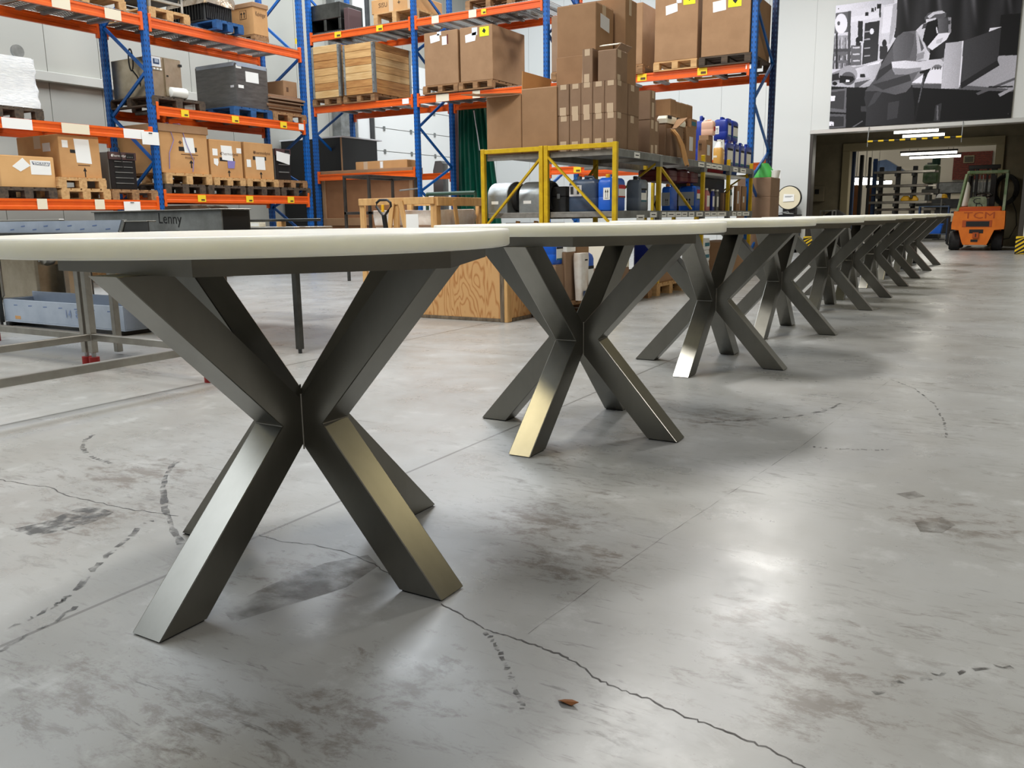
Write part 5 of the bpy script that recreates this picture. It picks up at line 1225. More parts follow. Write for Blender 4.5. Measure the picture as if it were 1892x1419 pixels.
# white tray with red and blue boxes on a carton behind the shelf lip
yt0, yt1 = PX(1303, 325, SX - .06).y, PX(1378, 325, SX - .06).y; ztr = PX(1340, 326, SX - .06).z
single('black_crate', 'large black crate under the white tray on the lower shelf', 'crate', cbox(SX - .6, yt0 + .18, ZS2, SX - .36, yt1 - .1, ztr - .002, .01), 'black_panel')
t = thing('white_tray', 'long white tray under the upper shelf with small boxes', 'tray', (SX - .33, (yt0 + yt1) / 2, ztr)); hy = (yt1 - yt0) / 2
part('base', t, cbox(-.27, -hy, 0, .27, hy, .012, .004), 'white_plastic'); part('front_lip', t, cbox(.255, -hy, .012, .27, hy, .035, .004), 'white_plastic')
for (p0, p1, m, lab) in ((1303, 1311, 'paper', 'small white box at the left end of the white tray'), (1312, 1340, 'label_red', 'flat red box lying on the white tray'), (1347, 1365, 'can_blue', 'flat blue box lying on the white tray')):
    a, b = PX(p0, 320, SX - .1).y, PX(p1, 320, SX - .1).y
    t = thing('small_box', lab, 'box', (SX - .25, (a + b) / 2, ztr + .013)); part('body', t, cbox(-.12, -(b - a) / 2 + .01, 0, .12, (b - a) / 2 - .01, .075, .006), m); part('lid', t, cbox(-.123, -(b - a) / 2 + .007, .06, .123, (b - a) / 2 - .007, .085, .006), m)

# goods standing on the floor under the shelving
def fl(px, X=SX): return PX(px, 500, X).y
def spal(lab, p0, p1, m='pallet_mid'):
    a, b = fl(p0, SX + .05), fl(p1, SX + .05); pallet(lab, (SX - .42, (a + b) / 2, 0), .9, b - a, m, 'pallets on the floor under the shelving'); return a, b
spal('floor pallet under the near end of the shelving', 1052, 1132, 'pallet_mid'); spal('floor pallet under the shelving, just left of the second post', 1150, 1208, 'pallet_mid'); spal('floor pallet with flat carton, right of the second post', 1217, 1268, 'pallet_light'); spal('floor pallet under the white packages', 1272, 1318, 'pallet_mid')
zf = .15
a, b = fl(1041, SX + .03), fl(1082, SX + .03); x1 = SX + .02
t, L = carton('carton under the folded white bag below the shelf', (x1 - .5, fl(1060) - .1, zf, x1, fl(1084), zf + .34), 'carton_grey')
t, L = carton('upper carton below the lower shelf behind the white bag', (x1 - .45, fl(1066), zf + .34, x1 - .02, fl(1088), zf + .62), 'carton_brown')
t = thing('white_bag', 'folded white printed bag draped over a carton', 'bag', (x1 + .06, fl(1060), zf)); part('bag_fold', t, loft([rrect(.06, .15, .02, 0), rrect(.08, .18, .03, .2), rrect(.09, .2, .03, .40), rrect(.07, .2, .02, .45)]), 'sack', True)
decal('print', t, (-.045, -.1, 0, .045, .1, .45), '+X', rect(.3, .08, .75, .2), 'cabinet_blue', .004); decal('print_line', t, (-.045, -.1, 0, .045, .1, .45), '+X', rect(.45, .84, .72, .87), 'ink', .003)
t = thing('white_chemical_box', 'white box with red warning cross under the lower shelf', 'box', (x1 - .2, fl(1052), zf + .46)); part('body', t, cbox(-.2, -.1, 0, .2, .1, .2, .008), 'paper'); decal('warning_sign', t, (-.2, -.1, 0, .2, .1, .2), '+X', rect(.42, .3, .66, .72), 'label_red', .003)
for (u0, u1) in ((.46, .62), (.62, .46)): decal('cross', t, (-.2, -.1, 0, .2, .1, .2), '+X', [(u0, .36), (u0 + .03, .36), (u1 + .03, .66), (u1, .66)], 'ink', .001, .003)
carton('plain carton carrying the white warning box', (x1 - .4, fl(1052) - .12, zf, x1, fl(1052) + .09, zf + .46), 'carton_grey')
jerrycan('blue jerrycan on a plain carton at the near end of the goods below the shelf', (-3.91, 7.05, .5, -3.69, 7.25, .76), 'can_blue', 'white_plastic', [('+X', .15, .2, .85, .7, 'paper')])
carton('plain carton under the blue jerrycan beside the plywood crate', (-3.92, 7.03, 0, -3.67, 7.27, .5), 'carton_grey')
for (pc, w_, z0, m, lab) in ((1095, .24, zf, 'can_blue', 'blue jerrycan behind the second table below the shelf'), (1229, .22, zf + .12, 'can_navy', 'navy jerrycan on the flat carton below the shelf')):
    y = fl(pc); jerrycan(lab, (x1 - .4, y - w_ / 2, z0, x1 - .05, y + w_ / 2, z0 + .48 + (.15 if z0 == 0 else 0)), m, 'white_plastic', [('+X', .15, .2, .85, .7, 'paper')])
carton('flat carton lying on the pallet right of the second post', (x1 - .6, fl(1217) + .02, zf, x1 - .02, fl(1254), zf + .12), 'carton_brown')
for i in range(3):
    t = thing('white_package', ['lowest', 'middle', 'top'][i] + ' white printed package in the stack below the shelf', 'package', (x1 - .2, fl(1308), zf + i * .16), 0, 'white packages below the shelf'); part('body', t, loft([rrect(.3, .3, .03, 0), rrect(.32, .32, .04, .05), rrect(.3, .3, .04, .155)]), 'wrap_white', True); decal('print', t, (-.16, -.16, 0, .16, .16, .16), '+X', rect(.2, .3, .8, .6), 'label_teal', .002)
(carton('brown carton stack base under the far shelf end', (x1 - .5, fl(1330), 0, x1, fl(1375), .55), 'carton_brown'))
a, b = PY(1010, 400, SYP[0] + .15).x, PY(1090, 400, SYP[0] + .15).x
t, L = carton('open pale carton below the lower shelf at the near end', (SXM + .1, SYP[0] + .12, .38, SX - .08, SYP[0] + .6, .86), 'foam', seam=False); decal('print_line', t, L, '-Y', rect(.08, .83, .3, .88), 'ink_brown', .002)
carton('plain carton supporting the open pale carton', (SXM + .1, SYP[0] + .12, 0, SX - .08, SYP[0] + .6, .38), 'carton_grey')
t = thing('maroon_case', 'dark maroon case behind leaning laths under the left shelf row', 'case', ((SXL + SXM) / 2, SYP[0] + .5, 0)); part('body', t, cbox(-.3, -.2, 0, .3, .2, .88, .01), 'maroon'); part('trim', t, cbox(-.31, -.21, .8, .31, -.19, .84, .003), 'black')
for i, q in enumerate((-.12, .12)): single('timber_lath', ['left', 'right'][i] + ' pale timber lath leaning under the left shelf row', 'lath', bar(((SXL + SXM) / 2 + q - .05, SYP[0] + .12, .0), ((SXL + SXM) / 2 + q + .03, SYP[0] + .25, .9), .05, .02, (0, 1, 0)), 'timber', 'leaning laths')

# ================================================================== THINGS ON THE FLOOR BEHIND THE TABLES
# plywood box with corner posts
c0, c1, c2 = PZ(775, 582), PZ(938, 596), PZ(995, 583)
W, D, H = 1.18, 0.66, 0.74
t = thing('plywood_crate', 'plywood crate with grey weathered corner post on the floor behind the tables', 'crate', (c1.x - W / 2, c1.y + D / 2, 0))
part('front_panel', t, cbox(-W / 2, -D / 2 + .012, .03, W / 2 - .07, -D / 2 + .03, H, .003), 'plywood'); part('side_panel', t, cbox(W / 2 - .03, -D / 2 + .08, .03, W / 2 - .012, D / 2, H, .003), 'plywood'); part('back_panel', t, cbox(-W / 2, D / 2 - .02, .03, W / 2 - .03, D / 2, H, .003), 'plywood'); part('left_panel', t, cbox(-W / 2, -D / 2 + .03, .03, -W / 2 + .018, D / 2 - .02, H, .003), 'plywood')
part('corner_post', t, cbox(W / 2 - .08, -D / 2, 0, W / 2 - .035, -D / 2 + .05, H, .004), 'timber_grey'); part('corner_post', t, cbox(W / 2 - .035, -D / 2 + .0, 0, W / 2, -D / 2 + .08, H, .004), 'timber')
part('bottom_rail', t, cbox(-W / 2, -D / 2 + .005, 0, W / 2 - .08, -D / 2 + .03, .03, .003), 'timber_grey'); part('bottom_rail', t, cbox(W / 2 - .03, -D / 2 + .08, 0, W / 2, D / 2, .03, .003), 'timber_grey'); part('lid', t, cbox(-W / 2, -D / 2, H, W / 2, D / 2, H + .02, .004), 'plywood')
# open slatted crate with sacks
Yc = 8.0; cr = PY(803, 368, Yc); xl = PY(664, 368, Yc).x; y1 = PX(889, 372, cr.x).y; zt = PY(803, 363, Yc).z
W, D, H = cr.x - xl, y1 - Yc, zt
t = thing('slatted_crate', 'open timber frame crate filled with white sacks', 'crate', ((cr.x + xl) / 2, (Yc + y1) / 2, 0))
def sl(a, b, w_=.06, th=.02, up=(0, 1, 0), m='timber', nm='slat'): return part(nm, t, bar(a, b, w_, th, up), m)
for (x, y) in ((-W / 2 + .03, -D / 2 + .02), (W / 2 - .03, -D / 2 + .02), (W / 2 - .02, D / 2 - .03), (-W / 2 + .03, D / 2 - .03), (-W / 2 + W * .49, -D / 2 + .012)): part('corner_post', t, cbox(x - .035, y - .02, 0, x + .035, y + .02, H - .005, .004), 'timber')
part('corner_post', t, cbox(W / 2 - .0, -D / 2 + .0, 0, W / 2 + .022, -D / 2 + .085, H, .004), 'timber'); part('corner_post', t, cbox(W / 2 - .0, D / 2 - .08, 0, W / 2 + .022, D / 2, H, .004), 'timber')
part('top_rail', t, cbox(-W / 2, -D / 2 - .022, H - .08, W / 2, -D / 2, H, .004), 'timber'); part('top_rail', t, cbox(W / 2 + .022, -D / 2, H - .10, W / 2 + .044, D / 2, H - .0, .004), 'timber'); part('top_rail', t, cbox(-W / 2, D / 2, H - .08, W / 2, D / 2 + .022, H, .004), 'timber')
part('bottom_rail', t, cbox(-W / 2, -D / 2 - .022, .1, W / 2, -D / 2, .18, .004), 'timber'); part('bottom_rail', t, cbox(W / 2 + .022, -D / 2, .1, W / 2 + .044, D / 2, .18, .004), 'timber')
part('base_board', t, cbox(-W / 2, -D / 2, .06, W / 2, D / 2, .1, .004), 'pallet_mid')
sl((W * -.03, -D / 2 - .03, H - .06), (W * -.18, -D / 2 - .03, .2)); sl((W * .08, -D / 2 - .03, H - .04), (W * .26, -D / 2 - .03, .2)); sl((W / 2 + .05, -D * .18, H - .03), (W / 2 + .05, D * .02, .2), up=(1, 0, 0))
for i in range(3):
    s_ = thing('sack', ['bottom', 'middle', 'top'][i] + ' white plastic sack lying in the slatted crate', 'sack', (t.location.x + .05 * (i - 1), t.location.y, .1 + i * .315), 0, 'white sacks in the slatted crate')
    part('bag', s_, lumpy((-W * .44, -D * .42, 0, W * .44, D * .42, .31), nz=4, amp=.018, flare=-.1), 'sack', True); part('seal', s_, cbox(-W * .40, -D * .43, .12, W * .40, -D * .42, .14, .003), 'carton_grey')
decal('paper', t, (-W / 2, -D / 2 - .05, 0, W / 2, D / 2, H), '-Y', rect(.66, .62, .82, .84), 'paper'); decal('paper', t, (-W / 2, -D / 2 - .05, 0, W / 2, D / 2, H), '-Y', rect(.46, .58, .55, .7), 'paper_dim')
# pallet truck: loop handle, tiller, head, forks, wheels
Yh = 7.45; hc = PY(709, 388, Yh)
t = thing('pallet_truck', 'hand pallet truck with black loop handle before the slatted crate', 'pallet truck', (hc.x, Yh, 0)); zt = PY(709, 369, Yh).z; zl = PY(709, 400, Yh).z; hw = (PY(722, 385, Yh).x - PY(695, 385, Yh).x) / 2
lp = [(0, 0, zl), (-hw * .55, 0, zl + (zt - zl) * .32), (-hw, 0, zl + (zt - zl) * .62), (-hw * .95, 0, zt - .03), (-hw * .5, 0, zt), (hw * .5, 0, zt), (hw * .95, 0, zt - .03), (hw, 0, zl + (zt - zl) * .62), (hw * .55, 0, zl + (zt - zl) * .32)]
part('loop_handle', t, tube(lp, .014, 8, True), 'black', True); part('tiller', t, bar((0, .12, .3), (0, 0, zl + .02), .045, .03), 'black'); part('release_lever', t, cbox(-.02, -.02, zl + .05, .015, -.005, zt - .05, .003), 'cap_yellow')
part('pump_body', t, cbox(-.12, .02, .08, .12, .22, .34, .02), 'rubber')
for sx in (-1, 1): part('fork', t, cbox(sx * .2 - .08, .2, .06, sx * .2 + .08, .47, .11, .01), 'rack_orange'); part('steer_wheel', t, lathe([(.03, -.03), (.09, -.03), (.09, .03), (.03, .03)], 18, 'x', (sx * .07, .1, .09)), 'rubber', True)
# grey steel tube frame in front of the hardboard crate
Yf = 10.2; f1 = PY(681, 330, Yf); zt = PY(681, 322, Yf).z; xl = PY(636, 330, Yf).x; y1 = PX(768, 330, f1.x).y; W, D = f1.x - xl, y1 - Yf
t = thing('steel_tube_frame', 'open grey steel tube frame standing before the brown transport crate', 'frame', ((xl + f1.x) / 2, (Yf + y1) / 2, 0))
for sx in (-1, 1):
    for sy in (-1, 1): part('leg', t, cbox(sx * W / 2 - .02, sy * D / 2 - .02, 0, sx * W / 2 + .02, sy * D / 2 + .02, zt - .04, .003), 'stainless_dark')
for zz in (.55, 1.0 + .02, zt - .04):
    for sy in (-1, 1): part('rail', t, cbox(-W / 2 - .02, sy * D / 2 - .02, zz, W / 2 + .02, sy * D / 2 + .02, zz + .04, .003), 'stainless_dark')
    if zz != .55:
        for sx in (-1, 1): part('rail', t, cbox(sx * W / 2 - .02, -D / 2 + .02, zz, sx * W / 2 + .02, D / 2 - .02, zz + .04, .003), 'stainless_dark')
part('clamp_rod', t, cyl((W / 2 + .03, D * .1, zt - .22), (W / 2 + .03, D * .5, zt - .18), .012, 8), 'galv')
# dark green hanging tarpaulin with folds
ya = 15.2; xa, xb = PY(846, 280, ya).x, PY(926, 330, ya).x; zt, zb = PY(870, 195, ya).z, .55
t = thing('tarpaulin', 'dark green tarpaulin hanging in folds from the rack beam', 'tarpaulin', ((xa + xb) / 2, ya, zb)); nv = 72; hw = (xb - xa) / 2
v, f = [], []
for j in range(13):
    q = j / 12; zz = (zt - zb) * q; sp = 1 - .35 * q ** 1.5
    for i in range(nv):
        u = i / (nv - 1); v.append(((-hw + 2 * hw * u) * sp - hw * .28 * q, .05 * math.sin(u * 46 + .8 * math.sin(3 * q)) * (1.1 - .4 * q) + .02 * math.sin(u * 17), zz))
for j in range(12):
    for i in range(nv - 1): f.append((j * nv + i, j * nv + i + 1, (j + 1) * nv + i + 1, (j + 1) * nv + i))
n = len(v); nf = len(f); v += [(p[0], p[1] + .006, p[2]) for p in v]; f += [tuple(i + n for i in reversed(q)) for q in f[:nf]]
part('sheet', t, (v, f), 'tarp', True)
part('hanging_rope', t, tube([(-hw * .2, .0, zt - zb - .1), (-hw * .05, -.07, zt - zb - .35), (hw * .05, -.08, zt - zb - .6), (hw * .12, -.07, zt - zb - .9)], .012, 6), 'paper_dim')
for q in (-.8, .2): part('hook', t, cbox(hw * q - .02, -.12, zt - zb - .03, hw * q + .02, .02, zt - zb + .04, .004), 'galv')
part('hanging_pole', t, cyl((-hw * 1.1, 0, zt - zb + .015), (hw * .55, 0, zt - zb + .015), .02, 10), 'galv_dull')
xa, xb = PY(834, 280, 15.6).x, PY(847, 280, 15.6).x
t = thing('steel_post', 'tall brown steel post with green foot left of the tarpaulin', 'post', ((xa + xb) / 2, 15.65, 0)); part('upper', t, cbox(-(xb - xa) / 2, -.05, 1.35, (xb - xa) / 2, .05, 3.4, .006), 'oven_band'); part('foot', t, cbox(-(xb - xa) / 2, -.055, 0, (xb - xa) / 2, .055, 1.35, .006), 'green_steel')
xa, xb = PY(803, 330, 15.6).x, PY(821, 330, 15.6).x; zt = PY(812, 297, 15.6).z; w_ = xb - xa
single('grey_chute', 'grey plastic chute standing upright behind the rack, beside the white door', 'chute', prism([(xa, 0), (xb, 0), (xb, zt - .06), (xb - .05, zt), (xa + .06, zt), (xa, zt - .2)], 15.55, 15.75, 'y'), 'grey_plastic')
# green tube rail
Yg = 9.4; xa, xb = PY(789, 358, Yg).x, PY(878, 361, Yg).x; zt = PY(830, 357, Yg).z
t = thing('green_trolley_frame', 'dark green steel tube trolley frame behind the slatted crate', 'trolley', ((xa + xb) / 2, Yg, 0)); hw = (xb - xa) / 2
part('top_tube', t, cyl((-hw, 0, zt), (hw, 0, zt), .025, 10), 'green_steel', True)
for sx in (-1, 1): part('upright', t, cyl((sx * hw, 0, .1), (sx * hw, 0, zt), .022, 10), 'green_steel', True); part('castor', t, lathe([(.02, -.02), (.06, -.02), (.06, .02), (.02, .02)], 14, 'x', (sx * hw, 0, .06)), 'rubber', True)
part('deck', t, cbox(-hw, -.2, .1, hw, .2, .14, .006), 'green_steel')
# goods at the far end of the rack on the floor
xa, xb = PY(1389, 360, 13.9).x, PY(1412, 360, 13.9).x
carton('brown carton on the floor by the end post of the rack', (xa - .35, 14.3, 0, xb, 14.9, PY(1400, 363, 14.3).z), 'carton_grey')
carton('upper brown carton by the end post of the rack', (xa - .35, 14.3, PY(1400, 363, 14.3).z, xb, 14.9, PY(1400, 328, 14.3).z), 'carton_grey')
t = thing('green_pouch', 'bright green and white pouch on the cartons by the end post', 'pouch', (xb - .2, 14.6, PY(1400, 328, 14.3).z)); part('pouch', t, loft([rrect(.3, .3, .05, 0), rrect(.32, .3, .08, .1), rrect(.12, .2, .05, .24)]), 'green_bright', True); part('flap', t, loft([rrect(.2, .2, .05, 0, cx=.14), rrect(.22, .2, .05, .12, cx=.15)]), 'white_plastic', True)
# pallet below the left rack, boxes below the second bay
t = pallet('light pallet on the floor under the left rack behind the benches', (PZ(126, 521).x, PZ(126, 521).y + .4, 0), 0.8, 0.62, 'pallet_light', 'pallets on the left rack')
a, b = PX(352, 385, -11.8).y, PX(418, 385, -11.8).y
t, L = carton('open dark carton under the low level of the left rack', (-12.5, a, .35, -11.8, b, PX(380, 379, -11.8).z), 'carton_grey', seam=False); part('open_flap', t, bar((L[3], .15, L[5]), (L[3] + .18, .15, L[5] - .1), .4, .008), 'foam')
pallet('pallet under the open dark carton below the left rack', (-12.15, (a + b) / 2, 0), .8, b - a, 'pallet_dark', 'pallets on the left rack', .35)

# ================================================================== FOREGROUND BENCHES AT THE LEFT
def stub_leg(t, x, y, zt, s=.045, foot=True, m='stainless'):
    part('leg', t, cbox(x - s / 2, y - s / 2, .10 if foot else .02, x + s / 2, y + s / 2, zt, .003), m)
    if foot: ft = part('adjustable_foot', t, cyl((x, y, 0), (x, y, .07), .034, 14), 'red_foot', True); part('spindle', ft, cyl((x, y, .07), (x, y, .10), .014, 10), 'galv', True)
bp = PZ(185, 677); bq = PZ(380, 707)
XA0, XA1, YA1, YA0 = bp.x, bq.x, (bp.y + bq.y) / 2, 0.9
t = thing('steel_bench_frame', 'stainless bench frame on red adjustable feet beside the nearest table', 'bench', ((XA0 + XA1) / 2, (YA0 + YA1) / 2, 0)); hx, hy = (XA1 - XA0) / 2, (YA1 - YA0) / 2
for sx in (-1, 1):
    for sy in (-1, 1): stub_leg(t, sx * hx, sy * hy, .80)
zr = .205
for sx in (-1, 1): part('rail', t, cbox(sx * hx - .02, -hy + .02, zr - .022, sx * hx + .02, hy - .02, zr + .022, .003), 'stainless')
part('rail', t, cbox(-hx + .02, hy - .02, zr - .022, hx - .02, hy + .02, zr + .022, .003), 'stainless')
for zz in (.78,):
    for sx in (-1, 1): part('top_rail', t, cbox(sx * hx - .02, -hy, zz, sx * hx + .02, hy, zz + .04, .003), 'stainless')
    for sy in (-1, 1): part('top_rail', t, cbox(-hx, sy * hy - .02, zz + .04, hx, sy * hy + .02, zz + .075, .003), 'stainless')
XB1 = XA0 - .075; XB0 = XB1 - 1.9
t = thing('steel_bench_frame', 'second stainless bench frame, joined leg to leg left of the first', 'bench', ((XB0 + XB1) / 2, YA1 + .5, 0)); hx = (XB1 - XB0) / 2
for sx in (-1, 1):
    stub_leg(t, sx * hx, -.5, .80)
part('rail', t, cbox(-hx + .02, -.52, zr - .022, hx - .02, -.48, zr + .022, .003), 'stainless'); bl_ = PZ(220, 654) - t.location; stub_leg(t, bl_.x, bl_.y, .80, .045, False); stub_leg(t, -hx, bl_.y, .80)
part('top_plate', t, cbox(-hx - .02, -.53, .80, hx + .03, bl_.y + .03, .825, .004), 'stainless')
# film-covered trough on the floor behind
Yt = 4.45; A = PY(8, 580, Yt); Bq = PY(230, 600, Yt); zt0, zt1 = PY(120, 559, Yt).z, PY(120, 618, Yt).z
W = Bq.x - A.x; y1 = PX(288, 605, Bq.x).y; D = y1 - Yt; H = zt0
t = thing('steel_trough', 'long stainless trough in pale blue protective film on the floor', 'trough', ((A.x + Bq.x) / 2, (Yt + y1) / 2, 0))
z0 = max(.05, zt1 - .02)
part('front_wall', t, cbox(-W / 2, -D / 2, z0, W / 2, -D / 2 + .012, H, .003), 'film_blue'); part('back_wall', t, cbox(-W / 2, D / 2 - .012, z0, W / 2, D / 2, H + .05, .003), 'film_blue'); part('end_wall', t, cbox(W / 2 - .012, -D / 2 + .012, z0, W / 2, D / 2 - .012, H, .003), 'film_blue'); part('end_wall', t, cbox(-W / 2, -D / 2 + .012, z0, -W / 2 + .012, D / 2 - .012, H, .003), 'film_blue'); part('bottom', t, cbox(-W / 2, -D / 2, z0 - .012, W / 2, D / 2, z0, .003), 'film_blue')
for sx in (-.46, .46):
    part('runner', t, cbox(sx * W - .03, -D / 2 - .02, 0, sx * W + .03, D / 2 + .02, z0 - .012, .004), 'black')
L = (-W / 2, -D / 2, z0, W / 2, D / 2, H)
for i in range(7):
    u = .1 + .13 * i; decal('film_print', t, L, '-Y', [(u, .72), (u + .035, .74), (u + .03, .77), (u, .76)], 'ink_blue', .001)
decal('film_print', t, L, '-Y', rect(.10, .1, .15, .25), 'carton', .001)
lettering(t, L, '-Y', .63, .5, .10, '14  8aD', 'film_mark' if 'film_mark' in MATS else 'ink_blue')
# sink cabinet with round drain boss and handle tube
Ys = 4.75; a, b = PY(-30, 510, Ys).x, PY(68, 510, Ys).x; zt, zb = PY(30, 470, Ys).z, PY(30, 550, Ys).z
t = thing('sink_cabinet', 'stainless sink cabinet with round drain boss at the left edge', 'cabinet', ((a + b) / 2, Ys + .45, 0)); hw = (b - a) / 2
part('body', t, cbox(-hw, -.45, zb - .06, hw, .12, zt + .08, .02), 'stainless_warm'); part('drain_boss', t, lathe([(.09, 0), (.10, -.05), (.085, -.09), (.05, -.10)], 28, 'y', (hw + .02, -.30, zt - .01)), 'stainless', True)
for q in (.02, .08): part('screw', t, cyl((hw + q - .02, -.42, zt - .06 + .02 * (q > .05)), (hw + q - .02, -.405, zt - .06 + .02 * (q > .05)), .008, 8), 'paper')
hx0 = PY(2, 510, Ys - .3).x + (-(a + b) / 2)
part('handle_tube', t, tube([(hx0 - .12, -.75, zt + .0), (hx0 - .02, -.75, zt + .0), (hx0, -.75, zt - .03), (hx0, -.75, zb + .06), (hx0 - .02, -.75, zb + .03), (hx0 - .1, -.62, zb + .02), (hx0 - .1, -.45, zb + .02)], .012, 8), 'stainless', True)
for sx in (-1, 1):
    for yy in (-.40, .08): part('leg', t, cbox(sx * (hw - .06) - .02, yy - .02, .0, sx * (hw - .06) + .02, yy + .02, zb - .06, .003), 'stainless')
part('bracket', t, cbox(hw - .01, -.25, zb - .04, hw + .12, -.2, zt - .1, .003), 'stainless')
# long stainless table behind with parts lying on it
lg = PZ(555, 652); ZT2 = .865; XC1, YC0 = lg.x + .03, lg.y - .03; XC0, YC1 = XC1 - 3.9, YC0 + 1.0
t = thing('long_steel_table', 'long stainless worktable behind the nearest round table', 'table', ((XC0 + XC1) / 2, (YC0 + YC1) / 2, 0)); hx, hy = (XC1 - XC0) / 2, (YC1 - YC0) / 2
part('top_plate', t, cbox(-hx, -hy, ZT2 - .03, hx, hy, ZT2, .004), 'stainless_dark')
part('apron', t, cbox(-hx + .02, -hy + .03, ZT2 - .09, hx - .02, -hy + .05, ZT2 - .03, .003), 'stainless_dark')
for sx in (-1, 1):
    for sy in (-1, 1):
        lx_, ly_ = sx * (hx - .03), sy * (hy - .03)
        if (sx, sy) == (1, 1): lx_ = PY(395, 550, YC1 - .03).x - t.location.x
        part('leg', t, cbox(lx_ - .022, ly_ - .022, .03, lx_ + .022, ly_ + .022, ZT2 - .03, .003), 'stainless_dark'); part('foot', t, cyl((lx_, ly_, 0), (lx_, ly_, .03), .014, 10), 'dark_grey')
Yp = YC0 + .35
def on_table(p0, p1, yt, Y, z=ZT2): a, b = PY(p0, 400, Y).x, PY(p1, 400, Y).x; return a, b, PY((p0 + p1) / 2, yt, Y).z
a, b, zt = on_table(-40, 216, 408, YC0 + .06)
t = thing('film_profile', 'flat stainless channel in blue protective film on the long table', 'profile', ((a + b) / 2, YC0 + .1, ZT2)); hw = (b - a) / 2; H = zt - ZT2
part('web', t, prism([(-hw, 0), (hw - .05, 0), (hw + .01, H), (-hw, H)], -.012, 0, 'y'), 'film_blue'); part('flange', t, cbox(-hw, 0, H - .008, hw, .05, H, .002), 'stainless'); part('flange', t, cbox(-hw, 0, 0, hw - .05, .05, .008, .002), 'stainless')
Lp = (-hw, -.012, 0, hw, 0, H)
for i in range(9): decal('film_print', t, Lp, '-Y', [(.22 + .085 * i, .2 + .3 * (i % 2)), (.25 + .085 * i, .24 + .3 * (i % 2)), (.25 + .085 * i, .33 + .3 * (i % 2)), (.22 + .085 * i, .28 + .3 * (i % 2))], 'ink_blue', .001)
a, b, zt = on_table(219, 268, 408, YC0 + .05)
t = thing('cut_channel', 'short cut steel channel with slanted end on the long table', 'profile', ((a + b) / 2, YC0 + .1, ZT2)); hw = (b - a) / 2; H = zt - ZT2
part('face', t, prism([(-hw, 0), (hw, 0), (hw, H), (-hw + .05, H)], -.03, -.02, 'y'), 'dark_grey'); part('rim', t, cbox(-hw + .05, -.035, H - .008, hw, .05, H + .002, .002), 'stainless'); part('rim', t, bar((-hw, -.03, 0), (-hw + .05, -.03, H), .012, .012), 'stainless')
a, b, zt = on_table(174, 409, 390, YC0 + .62)
t = thing('steel_tray', 'dark stainless tray with handwritten marker lettering on the long table', 'tray', ((a + b) / 2, YC0 + .72, ZT2)); hw = (b - a) / 2; H = zt - ZT2
part('front_wall', t, cbox(-hw, -.10, 0, hw, -.085, H, .003), 'galv_dull'); part('rim', t, cbox(-hw - .015, -.12, H, hw + .015, .22, H + .012, .003), 'stainless'); part('side_wall', t, cbox(hw - .015, -.085, 0, hw, .20, H, .003), 'black'); part('side_wall', t, cbox(-hw, -.085, 0, -hw + .015, .20, H, .003), 'stainless_dark'); part('back_wall', t, cbox(-hw, .20, 0, hw, .215, H, .003), 'stainless_dark')
lettering(t, (-hw, -.10, 0, hw, .2, H), '-Y', .62, .6, .13, 'Lenny', 'ink', 1.0, .002, -.03)
a, b, zt = on_table(-40, 188, 405, YC0 + .8); single('steel_sheet_edge', 'bright bent stainless sheet lying behind the film channel', 'sheet', cbox(a, YC0 + .52, ZT2, b - .25, YC0 + .58, zt, .008), 'stainless')
# second table to the right with bars and small cartons
a, b = PY(412, 410, 5.6).x, PY(590, 410, 5.6).x
t = thing('low_steel_table', 'narrow stainless table carrying flat bars, left of the white door', 'table', ((a + b) / 2, 5.85, 0)); hx = (b - a) / 2; zt = .885
part('top_plate', t, cbox(-hx * 1.1, -.25, zt - .03, hx * .5, .25, zt, .003), 'stainless')
for (pq, sy) in ((404, -.2), (416, -.2), (404, .2), (416, .2)):
    lx_ = PY(pq, 540, 5.85 + sy).x - t.location.x; part('leg', t, cbox(lx_ - .02, sy - .02, 0, lx_ + .02, sy + .02, zt - .03, .003), 'stainless_dark')
for i, (p0, p1, y0, y1, yy) in enumerate(((412, 589, 404, 409, 5.75),)):
    a2, b2 = PY(p0, 405, yy).x, PY(p1, 405, yy).x; z1, z2 = PY(500, y0, yy).z, PY(500, y1, yy).z
    cx = (a2 + b2) / 2
    t = thing('square_tube', 'long grey square steel tube lying on the narrow table', 'tube', (cx, yy, zt)); part('tube', t, cbox(-(b2 - a2) / 2, -.03, z2 - zt, (b2 - a2) / 2, .03, z1 - zt, .004), 'stainless_dark'); part('open_end', t, cbox((b2 - a2) / 2 - .002, -.02, z2 - zt + .006, (b2 - a2) / 2 + .002, .02, z1 - zt - .006, .001), 'black')
    for q in (-.6, .25): part('rest_block', t, cbox(q * (b2 - a2) / 2 - .03, -.03, 0, q * (b2 - a2) / 2 + .03, .03, z2 - zt, .003), 'timber')
for (p0, p1, lab) in ((412, 443, 'small pale carton lying left on the narrow table'), (452, 484, 'small pale carton with print in the middle of the narrow table')):
    a2, b2 = PY(p0, 414, 5.65).x, PY(p1, 414, 5.65).x; t, L = carton(lab, (a2, 5.62, zt, b2, 5.70, PY((p0 + p1) / 2, 411, 5.62).z), 'foam'); decal('print', t, L, '-Y', rect(.5, .2, .95, .9), 'paper', .001)

